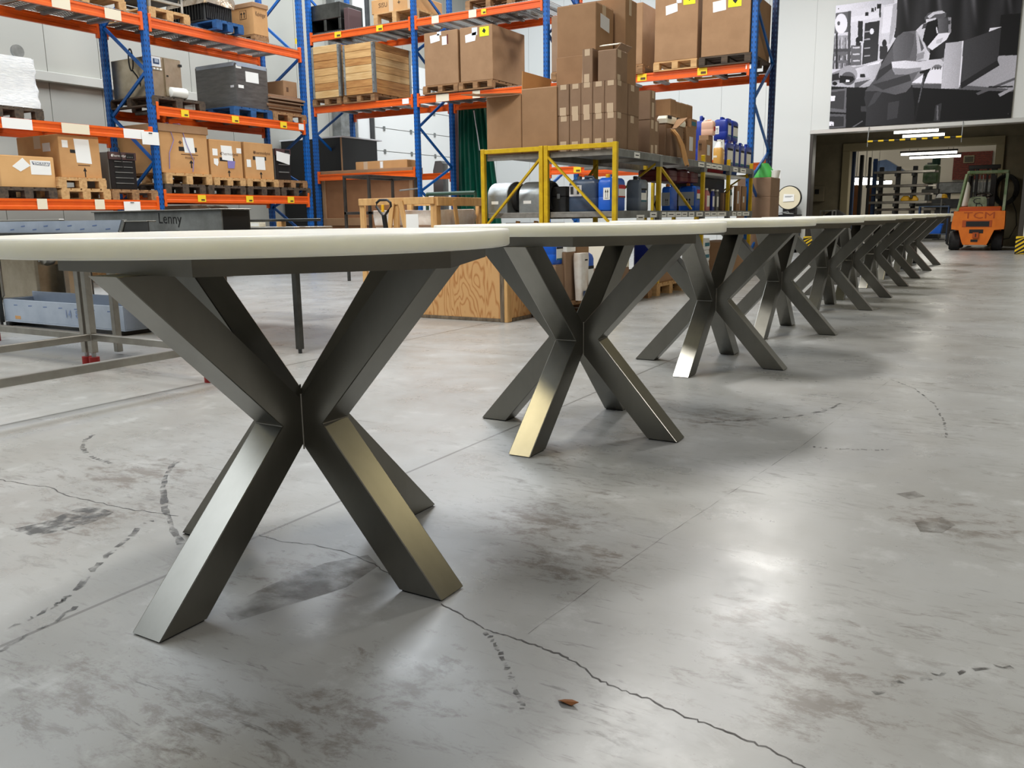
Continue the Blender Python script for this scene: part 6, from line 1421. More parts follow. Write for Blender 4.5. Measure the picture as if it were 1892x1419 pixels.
# ================================================================== BACK WALL: PRINT, PAPERS, REEL, GUARDS
MY = WY - 0.02
mTL, mBL, mBR = PY(1545.7, 10, MY), PY(1532, 237.2, MY), PY(1868, 216.4, MY)
mx0, mx1, mz0, mz1 = mBL.x, mBR.x, (mBL.z + mBR.z) / 2, mTL.z
mu = thing('welder_print', 'large black and white photo print of a welder above the opening', 'picture', ((mx0 + mx1) / 2, MY, mz0)); hw, H = (mx1 - mx0) / 2, mz1 - mz0
part('board', mu, cbox(-hw, -.018, 0, hw, .018, H, .003), 'black')
def mural_print():
    NX, NZ = 420, 308
    U, V = np.meshgrid(np.linspace(0, 1, NX), np.linspace(0, 1, NZ))
    # drawing coordinates: a 1800 x 1200 sheet whose corners are skewed in the sketch
    TL, TR, BL, BR = np.array([130, 55]), np.array([1848, -72]), np.array([62, 1200]), np.array([1770, 1098])
    X = (1 - V) * ((1 - U) * BL[0] + U * BR[0]) + V * ((1 - U) * TL[0] + U * TR[0])
    Y = (1 - V) * ((1 - U) * BL[1] + U * BR[1]) + V * ((1 - U) * TL[1] + U * TR[1])
    rs = np.random.RandomState(5)
    G = np.full(X.shape, .12)
    def inside(pts):
        c = np.zeros(X.shape, bool); n = len(pts); j = n - 1
        for i in range(n):
            xi, yi = pts[i]; xj, yj = pts[j]
            if yi != yj:
                c ^= ((yi > Y) != (yj > Y)) & (X < (xj - xi) * (Y - yi) / (yj - yi) + xi)
            j = i
        return c
    def poly(pts, g, g2=None, d='x'):
        m = inside(pts)
        if g2 is None: G[m] = g
        else:
            a = np.array(pts)[:, 0 if d == 'x' else 1]; t_ = np.clip(((X if d == 'x' else Y) - a.min()) / max(1, a.max() - a.min()), 0, 1); G[m] = (g + (g2 - g) * t_)[m]
    def rc(x0, y0, x1, y1, g, g2=None, d='x'): poly([(x0, y0), (x1, y0), (x1, y1), (x0, y1)], g, g2, d)
    def ell(cx, cy, rx_, ry_, g): G[((X - cx) / rx_) ** 2 + ((Y - cy) / ry_) ** 2 < 1] = g
    # background left: bright workshop wall
    poly([(60, -90), (735, -90), (715, 380), (560, 620), (60, 700)], .78, .70, 'y')
    poly([(60, -90), (700, -90), (700, 60), (110, 120)], .84, .66)
    poly([(130, 125), (285, 112), (268, 300), (110, 312)], .33); ell(182, 222, 62, 92, .93); ell(158, 218, 14, 20, .3)
    rc(350, 205, 398, 390, .12); poly([(280, 165), (560, 130), (560, 180), (280, 215)], .8)
    poly([(420, 225), (568, 208), (545, 570), (392, 605)], .13, .2, 'y'); ell(487, 303, 20, 26, .9)
    for yy in (300, 370, 450, 520): poly([(412, yy), (470, yy - 5), (470, yy + 8), (412, yy + 12)], .55)
    poly([(566, 150), (600, 140), (575, 570), (545, 570)], .72); poly([(600, 90), (690, 78), (665, 318), (582, 325)], .82); poly([(690, 70), (740, 55), (720, 260), (668, 420), (650, 420)], .62)
    for (x0, y0, w2, h2, g) in ((420, 128, 32, 34, .1), (480, 92, 26, 36, .12), (512, 84, 12, 32, .1), (535, 58, 40, 42, .08), (556, 100, 18, 80, .2)): rc(x0, y0, x0 + w2, y0 + h2, g)
    rc(95, 330, 260, 460, .55); 
    for k_ in range(14): rc(110 + k_ * 11, 330 + (k_ * 37) % 50, 117 + k_ * 11, 452, .25 + .6 * ((k_ * 7) % 5) / 5)
    rc(95, 452, 262, 480, .25); rc(95, 480, 250, 640, .35)
    for k_ in range(10): rc(100 + k_ * 15, 500 + (k_ * 23) % 40, 112 + k_ * 15, 560, .2 + .6 * ((k_ * 3) % 4) / 4); rc(100 + k_ * 15, 585, 110 + k_ * 15, 640, .3 + .5 * ((k_ * 5) % 3) / 3)
    rc(128, 310, 148, 640, .15); rc(250, 110, 278, 610, .25); rc(280, 425, 385, 610, .34)
    for yy in (440, 500, 560): rc(300, yy, 370, yy + 14, .7)
    ell(350, 380, 22, 30, .1); rc(330, 400, 380, 430, .15); ell(610, 415, 22, 35, .12); rc(565, 440, 640, 560, .16)
    # bench with sheet metal, visor
    poly([(60, 690), (190, 640), (560, 590), (560, 780), (420, 815), (80, 800)], .45, .62); poly([(330, 640), (580, 565), (580, 740), (330, 790)], .74, .6); poly([(470, 600), (580, 570), (560, 600), (440, 615)], .9)
    poly([(90, 690), (190, 670), (170, 740), (90, 750)], .12); poly([(85, 770), (470, 720), (470, 775), (340, 815), (85, 800)], .62); poly([(320, 770), (480, 740), (360, 812), (320, 812)], .3)
    ell(255, 695, 92, 84, .55); ell(255, 730, 72, 62, .3); poly([(165, 770), (170, 700), (305, 712), (320, 740), (280, 768)], .07); rc(232, 742, 268, 762, .95); rc(375, 690, 425, 722, .1); ell(120, 775, 26, 18, .08)
    # below the bench
    poly([(60, 808), (440, 815), (440, 1210), (60, 1210)], .06); poly([(75, 835), (240, 820), (235, 1050), (62, 1040)], .34); poly([(85, 855), (222, 842), (215, 1020), (72, 1005)], .2); rc(78, 890, 125, 905, .85); rc(78, 905, 122, 940, .8)
    poly([(62, 1060), (235, 1065), (232, 1200), (62, 1200)], .30); poly([(70, 1085), (215, 1085), (210, 1180), (70, 1185)], .16); rc(62, 1135, 110, 1175, .8); poly([(290, 1190), (400, 1125), (405, 1132), (300, 1195)], .35); rc(385, 990, 450, 1040, .2)
    # dark curtain at right with soft folds
    m = inside([(735, -90), (1860, -90), (1820, 700), (1160, 700), (700, 360), (720, 260)])
    fold = .10 + .05 * np.sin(X * .028 + .8 * np.sin(Y * .004)) + .09 * np.clip(np.sin(X * .019 + 1.2), 0, 1) ** 6 * np.clip(1 - Y / 420, 0, 1) + .22 * np.clip(np.sin((X - .12 * Y) * .0205 + 4.0), 0, 1) ** 10 * np.clip(1 - Y / 330, 0, 1)
    G[m] = fold[m]
    poly([(1660, 205), (1850, 195), (1820, 600), (1640, 600)], .05)
    # bench right: plate, tools
    poly([(860, 790), (950, 650), (1160, 560), (1815, 555), (1790, 860), (880, 800)], .46, .6); poly([(870, 780), (1000, 690), (1160, 620), (1150, 790)], .9); poly([(880, 795), (1150, 795), (1800, 860), (1770, 1100), (860, 1140)], .04)
    poly([(880, 795), (1150, 790), (1790, 850), (1780, 872), (880, 822)], .3); poly([(1330, 840), (1320, 790), (1640, 590), (1660, 640)], .1); poly([(1460, 880), (1800, 745), (1805, 765), (1480, 898)], .3); poly([(1655, 890), (1780, 830), (1790, 850), (1670, 915)], .55); rc(1570, 820, 1780, 835, .12)
    poly([(1100, 985), (1155, 965), (1140, 1130), (1085, 1130)], .17); rc(1112, 990, 1125, 1120, .35)
    # folded sheet part
    poly([(1180, 430), (1335, 418), (1310, 838), (1148, 835)], .68, .58); poly([(1335, 418), (1665, 315), (1645, 590), (1312, 795)], .22, .17); poly([(1568, 315), (1668, 308), (1560, 345)], .88); poly([(1330, 418), (1342, 418), (1320, 800), (1308, 835)], .82)
    # the welder: trousers, shirt, arm, neck, mask
    poly([(430, 845), (560, 850), (880, 800), (905, 1000), (900, 1150), (430, 1175), (440, 1020), (418, 920)], .17, .10)
    poly([(520, 865), (600, 850), (520, 960), (450, 1000)], .22); poly([(650, 960), (760, 940), (740, 1100), (640, 1120)], .2)
    poly([(425, 850), (520, 740), (575, 620), (690, 440), (720, 370), (790, 318), (900, 310), (960, 350), (1040, 490), (1035, 570), (930, 690), (880, 770), (866, 815), (820, 862), (720, 886), (640, 868), (540, 850)], .26, .36)
    poly([(690, 440), (740, 350), (830, 315), (895, 345), (885, 440), (850, 555), (700, 580)], .36, .27); poly([(560, 660), (690, 590), (690, 640), (530, 760)], .17); poly([(500, 790), (850, 700), (870, 760), (600, 840)], .19); poly([(600, 720), (800, 640), (640, 760)], .3)
    poly([(905, 315), (970, 370), (1010, 480), (1040, 520), (1030, 575), (915, 585), (920, 470)], .62, .75); poly([(930, 345), (985, 470), (960, 500)], .3); poly([(915, 520), (990, 500), (980, 560), (920, 580)], .5)
    poly([(680, 585), (800, 575), (940, 590), (1040, 575), (1140, 570), (1165, 600), (1160, 640), (1060, 665), (960, 665), (840, 700), (715, 700), (690, 650)], .78, .7); poly([(690, 640), (830, 650), (960, 640), (960, 668), (840, 702), (715, 702)], .5); ell(1080, 620, 60, 36, .72); ell(1110, 640, 40, 20, .4)
    for k_ in range(4): rc(1060 + k_ * 25, 640, 1068 + k_ * 25, 665, .2)
    poly([(945, 680), (1050, 650), (1030, 690), (950, 698)], .06); poly([(985, 690), (1030, 680), (985, 800), (940, 1000), (915, 1140), (895, 1140), (930, 960), (965, 800)], .08); poly([(985, 720), (995, 720), (945, 960), (935, 960)], .3)
    poly([(905, 310), (960, 260), (1010, 240), (990, 340), (975, 390)], .72); poly([(985, 200), (1020, 160), (1120, 138), (1180, 165), (1180, 205), (1020, 235), (990, 225)], .3); poly([(1010, 190), (1060, 155), (1140, 142), (1175, 165), (1080, 175), (1030, 210)], .72); poly([(1000, 215), (1090, 205), (1090, 225), (1000, 245)], .75); poly([(975, 255), (1010, 245), (1000, 290), (960, 300)], .25)
    poly([(1010, 240), (1105, 215), (1115, 345), (1015, 460), (970, 400), (985, 330)], .04); poly([(1105, 215), (1200, 205), (1228, 215), (1225, 340), (1115, 345)], .36, .2); poly([(1200, 205), (1226, 208), (1228, 340), (1205, 345)], .5); poly([(1115, 345), (1222, 340), (1190, 400), (1060, 490), (1015, 460)], .86, .95, 'y'); poly([(1100, 400), (1160, 380), (1140, 425), (1095, 435)], .68); poly([(1090, 290), (1100, 285), (1112, 340), (1100, 342)], .8); rc(1198, 232, 1222, 268, .2)
    G[:] = np.clip(G * (1 + .035 * rs.randn(NZ, NX)), .02, .97)
    Gl = np.where(G <= .04045, G / 12.92, ((G + .055) / 1.055) ** 2.4)
    Gl = np.clip(Gl * 1.5, 0, .93)
    v = np.stack([(U - .5) * 2 * hw, np.full(U.shape, -.0215), V * H], -1).reshape(-1, 3)
    f = [(j * NX + i, j * NX + i + 1, (j + 1) * NX + i + 1, (j + 1) * NX + i) for j in range(NZ - 1) for i in range(NX - 1)]
    me = bpy.data.meshes.new('print_sheet'); me.from_pydata(v.tolist(), [], f)
    at = me.color_attributes.new('ink', 'FLOAT_COLOR', 'POINT')
    c = np.stack([Gl * .97, Gl * .95, Gl * 1.06, np.ones_like(Gl)], -1).reshape(-1).astype(np.float32); at.data.foreach_set('color', c)
    m_ = bpy.data.materials.new('photo_print'); m_.use_nodes = True; nt = m_.node_tree; b = nt.nodes['Principled BSDF']
    an = nt.nodes.new('ShaderNodeAttribute'); an.attribute_name = 'ink'; nt.links.new(an.outputs['Color'], b.inputs['Base Color']); b.inputs['Roughness'].default_value = .6; b.inputs['Specular IOR Level'].default_value = .25
    me.materials.append(m_); link('print_sheet', me, mu)
mural_print()
for sx in (-1, 1):
    for zz in (.08, H - .08): part('screw', mu, cyl((sx * (hw - .06), -.03, zz), (sx * (hw - .06), -.02, zz), .012, 8), 'dark_grey')
# papers
for (p0, p1, y0, y1, s_, lab) in ((1424, 1441, 314, 330, 0.6, 'upper white paper taped to the back wall beside the end post'), (1421, 1436.5, 347, 362, 0.35, 'middle white paper taped to the back wall beside the reel'), (1421, 1435, 374, 388, 0.3, 'lowest white paper taped to the back wall beside the reel')):
    a, b, zt, zb = PY(p0, 340, WY).x, PY(p1, 340, WY).x, PY((p0 + p1) / 2, y0, WY).z, PY((p0 + p1) / 2, y1, WY).z
    t = thing('wall_notice', lab, 'paper', ((a + b) / 2, WY, zb)); Lp = (-(b - a) / 2, -.004, 0, (b - a) / 2, 0, zt - zb); part('sheet', t, box(*Lp), 'paper'); decal('print_line', t, Lp, '-Y', rect(.2, .42, .2 + s_, .5), 'ink', .001, .0005)
# cable reel on a blue tool cabinet
Yk = WY - .55; rc_ = PY(1458, 365, Yk); R = (PY(1481, 365, Yk).x - PY(1435, 365, Yk).x) / 2 * .98
a, b, zc = PY(1420, 400, Yk).x, PY(1474, 400, Yk).x, PY(1450, 396, Yk).z
zc = min(zc, rc_.z - R)
t = thing('tool_cabinet', 'blue tool cabinet with black top under the round reel', 'cabinet', ((a + b) / 2, Yk + .2, 0)); hw = (b - a) / 2
part('body', t, cbox(-hw + .02, -.25, .08, hw - .02, .25, zc - .035, .008), 'cabinet_blue'); part('top_mat', t, cbox(-hw, -.27, zc - .035, hw, .27, zc, .006), 'black')
for i in range(3): dr = part('drawer', t, cbox(-hw + .05, -.265, .15 + i * .22, hw - .05, -.25, .35 + i * .22, .005), 'cabinet_blue'); part('handle', dr, cbox(-.12, -.29, .31 + i * .22, .12, -.265, .33 + i * .22, .004), 'galv')
for sx in (-1, 1):
    for yy in (-.18, .18): part('castor', t, lathe([(.01, -.015), (.04, -.015), (.04, .015), (.01, .015)], 12, 'x', (sx * (hw - .1), yy, .04)), 'rubber', True)
t = thing('wire_reel', 'large cream disc reel with black rim and a white note', 'reel', (rc_.x, Yk, zc)); zz = rc_.z - zc
part('rim', t, lathe([(R * .9, -.04), (R, -.05), (R, .05), (R * .9, .04)], 40, 'y', (0, .03, zz)), 'black', True); part('disc', t, lathe([(R * .40, -.03), (R * .93, -.03), (R * .93, -.01), (R * .4, -.01)], 40, 'y', (0, 0, zz)), 'cream_disc', True); part('hub', t, lathe([(.01, -.01), (R * .44, -.012), (R * .44, .02), (.01, .02)], 30, 'y', (0, -.006, zz)), 'black', True)
part('drum', t, lathe([(.05, .03), (R * .8, .03), (R * .8, .25), (.05, .25)], 30, 'y', (0, 0, zz)), 'black', True)
dn = decal('note', t, (-R, -.04, zz - R, R, .1, zz + R), '-Y', [(.27, .34), (.72, .36), (.72, .64), (.29, .66)], 'paper'); decal('print_line', t, (-R, -.043, zz - R, R, .1, zz + R), '-Y', rect(.34, .56, .66, .575), 'ink', .001); decal('print_line', t, (-R, -.043, zz - R, R, .1, zz + R), '-Y', rect(.34, .52, .6, .535), 'ink', .001)
part('stand', t, cbox(-R * .5, .02, 0, R * .5, .3, max(.02, zz - R * .8), .008), 'black')
part('loose_wire', t, tube([(-.25, -.1, .02), (-.1, -.16, .06), (.05, -.12, .03), (.0, -.06, .08), (-.15, -.05, .05), (-.05, -.14, .03), (.15, -.12, .02)], .008, 6), 'galv_dull')
# hazard striped guards at both jambs
def guard(label, x0, x1, y0, y1, z1):
    t = thing('column_guard', label, 'guard', ((x0 + x1) / 2, (y0 + y1) / 2, 0), 0, 'striped column guards'); W, D = x1 - x0, y1 - y0; L = (-W / 2, -D / 2, 0, W / 2, D / 2, z1)
    part('block', t, cbox(*L, c=.012), 'hazard_yellow')
    for i in range(-1, 5):
        v0 = i * .25; pts = [(0, v0), (1, v0 + W / z1 * .7 + .0), (1, v0 + W / z1 * .7 + .12), (0, v0 + .12)]
        pts = [(u, min(1, max(0, v))) for u, v in pts]
        if max(p[1] for p in pts) - min(p[1] for p in pts) > .02: decal('stripe', t, L, '-Y', pts, 'black', .003)
zg = PY(1883, 436.5, WY - .2).z
guard('yellow and black striped guard at the right jamb beside the forklift', PY(1876, 450, WY - .25).x, PY(1894, 450, WY - .25).x, WY - .25, WY - .02, zg)
guard('yellow and black striped guard at the left jamb, seen under the tables', PY(1484, 440, WY - .25).x, PY(1503, 440, WY - .25).x, WY - .25, WY - .02, zg)
# height limit bar on two chains
Yb = WY - .15; A, Bq = PY(1603, 261.5, Yb), PY(1777, 251.5, Yb); L_ = Bq.x - A.x; zb = (A.z + Bq.z) / 2
t = thing('height_bar', 'thin yellow and black height limit bar hung on two chains', 'barrier', ((A.x + Bq.x) / 2, Yb, zb)); n = 17
for i in range(n): part('segment', t, cyl((-L_ / 2 + L_ * i / n, 0, 0), (-L_ / 2 + L_ * (i + 1) / n, 0, 0), .022, 10), 'hazard_yellow' if i % 2 == 0 else 'black', True)
for sx in (-1, 1):
    part('chain', t, tube([(sx * L_ / 2, 0, -.12), (sx * L_ / 2, .0, 0.02), (sx * L_ / 2, .06, OZ + .05 - zb), (sx * L_ / 2, .13, OZ + .09 - zb)], .008, 6), 'galv')

# ================================================================== FORKLIFT
Yv = 23.75
def fx(p): return PY(p, 400, Yv).x
def fz(y, p=1806): return PY(p, y, Yv).z
fc = (fx(1760) + fx(1857)) / 2
t = thing('forklift', 'orange forklift seen from behind with green overhead guard', 'forklift', (fc, Yv, 0)); X_ = lambda p: fx(p) - fc
zt, zm, zl = fz(389.5), fz(423), fz(452)
cw = part('counterweight', t, loft([[(x, y, z) for x, y in ((X_(a_), .0), (X_(b_), .0), (X_(b_) * 1.02, .35), (X_(b_) * 1.02, .8), (X_(a_) * 1.02, .8), (X_(a_) * 1.02, .35))] for a_, b_, z in ((1783, 1827, zl), (1780, 1830, zl + .08), (1773, 1839, zm - .02), (1759.5, 1857, zm), (1759, 1857.5, zm + .1), (1762, 1856.5, zt))]), 'fork_orange')
Bf = (X_(1760), -.0, 0, X_(1857), .5, zt)
def fd(nm, p0, p1, y0, y1, m, th=.006, par=cw):
    u = lambda p: (X_(p) - Bf[0]) / (Bf[3] - Bf[0]); v = lambda y: fz(y) / zt
    return decal(nm, par, Bf, '-Y', rect(u(p0), v(y1), u(p1), v(y0)), m, th, .002)
fd('slot_recess', 1779, 1834, 406.5, 419, 'fork_orange_dark'); fd('slot', 1786, 1829, 408.5, 418, 'black', .01); fd('lower_recess', 1793, 1819, 423.5, 430.5, 'black'); fd('hitch', 1800, 1811, 429, 439, 'fork_orange_dark', .05); fd('hitch_pin', 1804.6, 1806.4, 431, 437, 'black', .06); fd('lower_slot', 1797, 1810, 442, 446.5, 'black')
lt = lettering(cw, Bf, '-Y', .52, fz(398) / zt, .22, 'TCM', 'fork_orange_dark', 1.5, .006)
for (a_, b_, nm) in ((1755.5, 1776, 'l'), (1835, 1855.5, 'r')):
    xa, xb = X_(a_), X_(b_); r = fz(427) / 2
    wh = part('rear_wheel', t, lathe([(r * .5, xa), (r * .93, xa), (r, xa + .04), (r, xb - .04), (r * .93, xb), (r * .5, xb)], 32, 'x', (0, .45, r)), 'rubber', True)
    part('rim', wh, lathe([(.03, xa - .002), (r * .5, xa - .002), (r * .5, xb + .002), (.03, xb + .002)], 20, 'x', (0, .45, r)), 'fork_orange_dark', True)
    wf = part('front_wheel', t, lathe([(r * .6, xa), (r * 1.1, xa), (r * 1.18, xa + .04), (r * 1.18, xb - .04), (r * 1.1, xb), (r * .6, xb)], 32, 'x', (0, 2.0, r * 1.18)), 'rubber', True)
part('chassis', t, cbox(X_(1765), .6, .25, X_(1850), 2.3, zt - .12, .03), 'fork_orange'); part('engine_hood', t, cbox(X_(1768), .3, zt - .12, X_(1850), 1.2, fz(381), .04), 'fork_orange_dark')
st = part('seat_back', t, loft([[(x * s_, y + .4, z) for x, y in ((X_(1785), 0), (X_(1820), 0), (X_(1820), .1), (X_(1785), .1))] for s_, z in ((1.0, fz(388.5)), (1.0, fz(375)), (.92, fz(366)), (.7, fz(362.5)))]), 'fork_camo')
Bs = (X_(1785), .4, fz(388.5), X_(1820), .5, fz(363)); lettering(st, Bs, '-Y', .45, .68, .2, 'C', 'black', 1.3, .004); lettering(st, Bs, '-Y', .60, .30, .2, 'D', 'black', 1.2, .004)
part('seat_cushion', t, cbox(X_(1785), .5, fz(384), X_(1820), .95, fz(380), .03), 'fork_camo')
zg = fz(313.5); zg2 = fz(319.5)
og = part('overhead_guard', t, cbox(X_(1780), .45, zg2, X_(1856), .53, zg, .02), 'guard_green')
for sx in (X_(1781), X_(1853)): part('guard_rail', t, cbox(sx - .04, .53, zg2, sx + .04, 1.9, zg, .01), 'guard_green')
for i in range(5): part('guard_bar', t, cbox(X_(1788 + 14 * i) - .015, .53, zg2 + .01, X_(1788 + 14 * i) + .015, 1.9, zg2 + .04, .004), 'guard_green')
part('guard_pillar', t, bar((X_(1778.5), .5, zg2), (X_(1768), .35, fz(389)), .06, .06), 'guard_green'); part('guard_pillar', t, bar((X_(1853.5), .5, zg2), (X_(1852.5), .35, fz(389)), .06, .06), 'guard_green')
part('guard_pillar', t, bar((X_(1781), 1.85, zg2), (X_(1776), 1.95, .9), .06, .06), 'black'); part('guard_pillar', t, bar((X_(1853), 1.85, zg2), (X_(1852), 1.95, .9), .06, .06), 'black')
Ym = 2.45
def ms(p): return PY(p, 340, Yv + Ym).x - fc
for (a_, b_) in ((1788.5, 1798), (1801, 1806.5), (1821, 1825), (1830, 1841)): part('mast_rail', t, cbox(ms(a_), Ym, .1, ms(b_), Ym + .12, PY(1806, 306, Yv + Ym).z, .01), 'black')
part('mast_crosshead', t, cbox(ms(1787), Ym - .02, PY(1806, 312, Yv + Ym).z, ms(1846), Ym + .14, PY(1806, 304.5, Yv + Ym).z, .01), 'black')
for p in (1810, 1816): part('lift_chain', t, cyl((ms(p), Ym + .06, .3), (ms(p), Ym + .06, 1.9), .012, 8), 'galv_dull')
for p in (1796, 1832): part('fork_arm', t, cbox(ms(p) - .06, Ym + .12, .05, ms(p) + .06, Ym + 1.1, .1, .008), 'black')
part('steering_wheel', t, tube([(X_(1810) + .19 * math.cos(a), 1.35 + .12 * math.sin(a), fz(359) + .05 * math.sin(a)) for a in np.linspace(0, 2 * math.pi, 24)[:-1]], .018, 8, True), 'black', True); part('steering_column', t, cyl((X_(1810), 1.35, fz(359)), (X_(1810), 1.7, fz(385)), .03, 10), 'black')
part('side_frame', t, tube([(X_(1757), .1, fz(452)), (X_(1753), .1, fz(450)), (X_(1754), .1, fz(395)), (X_(1757), .1, fz(391)), (X_(1763), .1, fz(391))], .03, 8), 'black', True)
part('gas_bottle', t, lathe([(.02, 0), (.08, .02), (.09, .06), (.09, .5), (.05, .6), (.02, .62)], 16, 'z', (X_(1777), 1.0, fz(381))), 'white_plastic', True)
# cable coil on the right portal
cp = PY(1858, 350, PYY - .02)
t = thing('cable_coil', 'black cable coil hung on the workshop wall behind the forklift', 'cable', (cp.x, PYY - .0, cp.z))
for i in range(4): part('coil', t, tube([((.22 + .03 * i) * math.cos(a), -.03 - .03 * i, (.34 + .02 * i) * math.sin(a)) for a in np.linspace(0, 2 * math.pi, 28)[:-1]], .028, 6, True), 'rubber', True)
part('hook', t, cyl((0, .1, .3), (0, -.16, .3), .02, 8), 'galv'); part('cable_tail', t, tube([(.18, -.06, -.3), (.30, -.06, -.6), (.34, -.06, -.95), (.2, -.06, -1.3), (-.05, -.06, -1.36)], .014, 6), 'black', True)

# ================================================================== DEEPER IN THE WORKSHOP
def wpost(label, p0, p1, yt, Y, m, D=.2):
    a, b = PY(p0, 340, Y).x, PY(p1, 340, Y).x; zt = PY((p0 + p1) / 2, yt, Y).z
    t = thing('steel_post', label, 'post', ((a + b) / 2, Y + D / 2, 0), 0, 'posts in the workshop'); part('shaft', t, cbox(-(b - a) / 2, -D / 2, .015, (b - a) / 2, D / 2, zt, .006), m); part('base_plate', t, cbox(-(b - a) / 2 - .05, -D / 2 - .05, 0, (b - a) / 2 + .05, D / 2 + .05, .015, .004), m)
wpost('first dark navy post behind the beige portal', 1569.5, 1577, 279, 28.3, 'navy_steel'); wpost('second black post in the workshop behind the portal', 1586, 1592, 286, 30.0, 'black'); wpost('third thin dark post in the workshop', 1602, 1606, 290, 31.5, 'black'); wpost('blue post at the left end of the bar rack', 1611, 1618, 293, 32.5, 'cabinet_blue')
for (p0, p1, y0, lab) in ((1573.5, 1584, 342, 'left orange-brown board standing in the workshop'), (1600, 1609, 341, 'right brown board standing in the workshop')):
    a, b = PY(p0, 360, 33.5).x, PY(p1, 360, 33.5).x; t = thing('standing_board', lab, 'board', ((a + b) / 2, 33.6, 0)); part('sheet', t, cbox(-(b - a) / 2, -.03, .12, (b - a) / 2, .03, PY(p0, y0, 33.5).z, .004), 'brown_board'); part('foot', t, cbox(-(b - a) / 2 - .05, -.15, 0, (b - a) / 2 + .05, .15, .12, .004), 'black')
# bar rack
Yw = 33.0; xr0, xr1 = PY(1616, 360, Yw).x, PY(1700, 360, Yw).x
t = thing('bar_rack', 'cantilever rack for steel bars in the middle of the workshop', 'rack', ((xr0 + xr1) / 2, Yw, 0)); hw = (xr1 - xr0) / 2
lv = [PY(1660, y, Yw).z for y in (321, 346, 361, 376, 389)]
for q in (-.75, .0, .72): part('column', t, cbox(q * hw - .07, -.1, 0, q * hw + .07, .1, lv[0] + .25, .008), 'dark_grey'); part('foot', t, cbox(q * hw - .09, -.9, 0, q * hw + .09, .9, .08, .008), 'dark_grey')
for i, z in enumerate(lv):
    for q in (-.75, .0, .72): part('arm', t, cbox(q * hw - .04, -.75, z - .1, q * hw + .04, -.1, z, .006), 'dark_grey')
k_ = 0
for i, z in enumerate(lv):
    for j in range(3):
        w_ = random.uniform(.05, .09); y = Yw - .62 + j * .2; xo = random.uniform(-.2, .25)
        o = single('steel_bar', f'{["front", "middle", "rear"][j]} steel bar on the {["top", "second", "third", "fourth", "lowest"][i]} level of the bar rack', 'bar', cbox(xr0 - .1 + xo, y - w_ / 2, z, xr1 + .35 + xo, y + w_ / 2, z + w_, .008), 'steel_bar' if (i + j) % 3 else 'stainless', 'steel bars on the workshop rack')
# drill column machine
mc = PY(1713, 380, 35.2); s_ = (PY(1723, 340, 35.2).x - PY(1713, 340, 35.2).x)
t = thing('column_drill', 'grey column drilling machine beside the bar rack', 'machine', (mc.x, 35.4, 0)); zt = PY(1713, 300, 35.2).z
part('base', t, cbox(-.5, -.6, 0, .5, .4, .25, .02), 'dark_grey'); part('column', t, cyl((0, 0, .25), (0, 0, zt), s_ * .7, 18), 'galv_dull', True); part('head', t, cbox(-s_ * .9, -.9, zt - .75, s_ * 1.8, .2, zt - .1, .05), 'guard_green'); part('motor', t, cyl((s_ * 1.1, -.3, zt - .1), (s_ * 1.1, -.3, zt + .15), .14, 14), 'green_steel', True); part('arm', t, cbox(-s_, -.7, zt - 1.15, s_ * 2.2, -.3, zt - .95, .02), 'stainless_dark'); part('spindle', t, cyl((s_ * .4, -.7, zt - 1.15), (s_ * .4, -.7, zt - 1.6), .05, 12), 'galv', True); part('work_table', t, cbox(-.4, -1.0, PY(1713, 375, 34).z - .1, .6, -.2, PY(1713, 375, 34).z, .02), 'stainless_dark')
# hard hats on a stand
for (p, m, lab) in ((1737, 'white_plastic', 'white hard hat on the stand beside the drilling machine'), (1743.5, 'cap_yellow', 'yellow hard hat on the stand beside the drilling machine')):
    c = PY(p, 365, 33.2); o = thing('hard_hat', lab, 'helmet', tuple(c), 0, 'hard hats on the stand'); part('shell', o, lathe([(.12, 0), (.118, .04), (.10, .09), (.06, .125), (.01, .135)], 18), m, True); part('brim', o, lathe([(.15, -.008), (.155, 0), (.12, .012), (.1, .0)], 18), m, True)
c = PY(1740, 365, 33.2); t = thing('hat_stand', 'thin steel stand carrying two hard hats', 'stand', (c.x, 33.2, 0)); part('pole', t, cyl((0, 0, .02), (0, 0, c.z - .03), .025, 10), 'galv_dull', True); part('foot', t, lathe([(.2, 0), (.2, .02), (.03, .03)], 18), 'dark_grey', True); part('crossbar', t, cbox(-.22, -.02, c.z - .04, .22, .02, c.z - .012, .004), 'galv_dull')
# blue cart, yellow parts on the rack
c = PY(1726, 392, 31.5); t = thing('blue_cart', 'blue workshop cart right of the bar rack', 'cart', (c.x, 31.5, 0)); zt = PY(1726, 380, 31.5).z
for zz in (.25, zt): part('shelf', t, cbox(-.45, -.25, zz - .03, .45, .25, zz, .006), 'can_slate')
for sx in (-.43, .43):
    for sy in (-.23, .23): part('leg', t, cbox(sx - .02, sy - .02, .1, sx + .02, sy + .02, zt - .03, .003), 'cabinet_blue'); part('castor', t, lathe([(.01, -.02), (.05, -.02), (.05, .02), (.01, .02)], 10, 'x', (sx, sy, .05)), 'rubber', True)
t = thing('blue_bin', 'bright blue plastic bin on the lower shelf of the cart', 'bin', (c.x, 31.5, .25)); part('bin', t, loft([rrect(.5, .36, .04, 0), rrect(.6, .42, .04, .3)]), 'can_blue', True); part('rim', t, loft([rrect(.63, .45, .04, .29), rrect(.63, .45, .04, .32)]), 'can_blue', True)
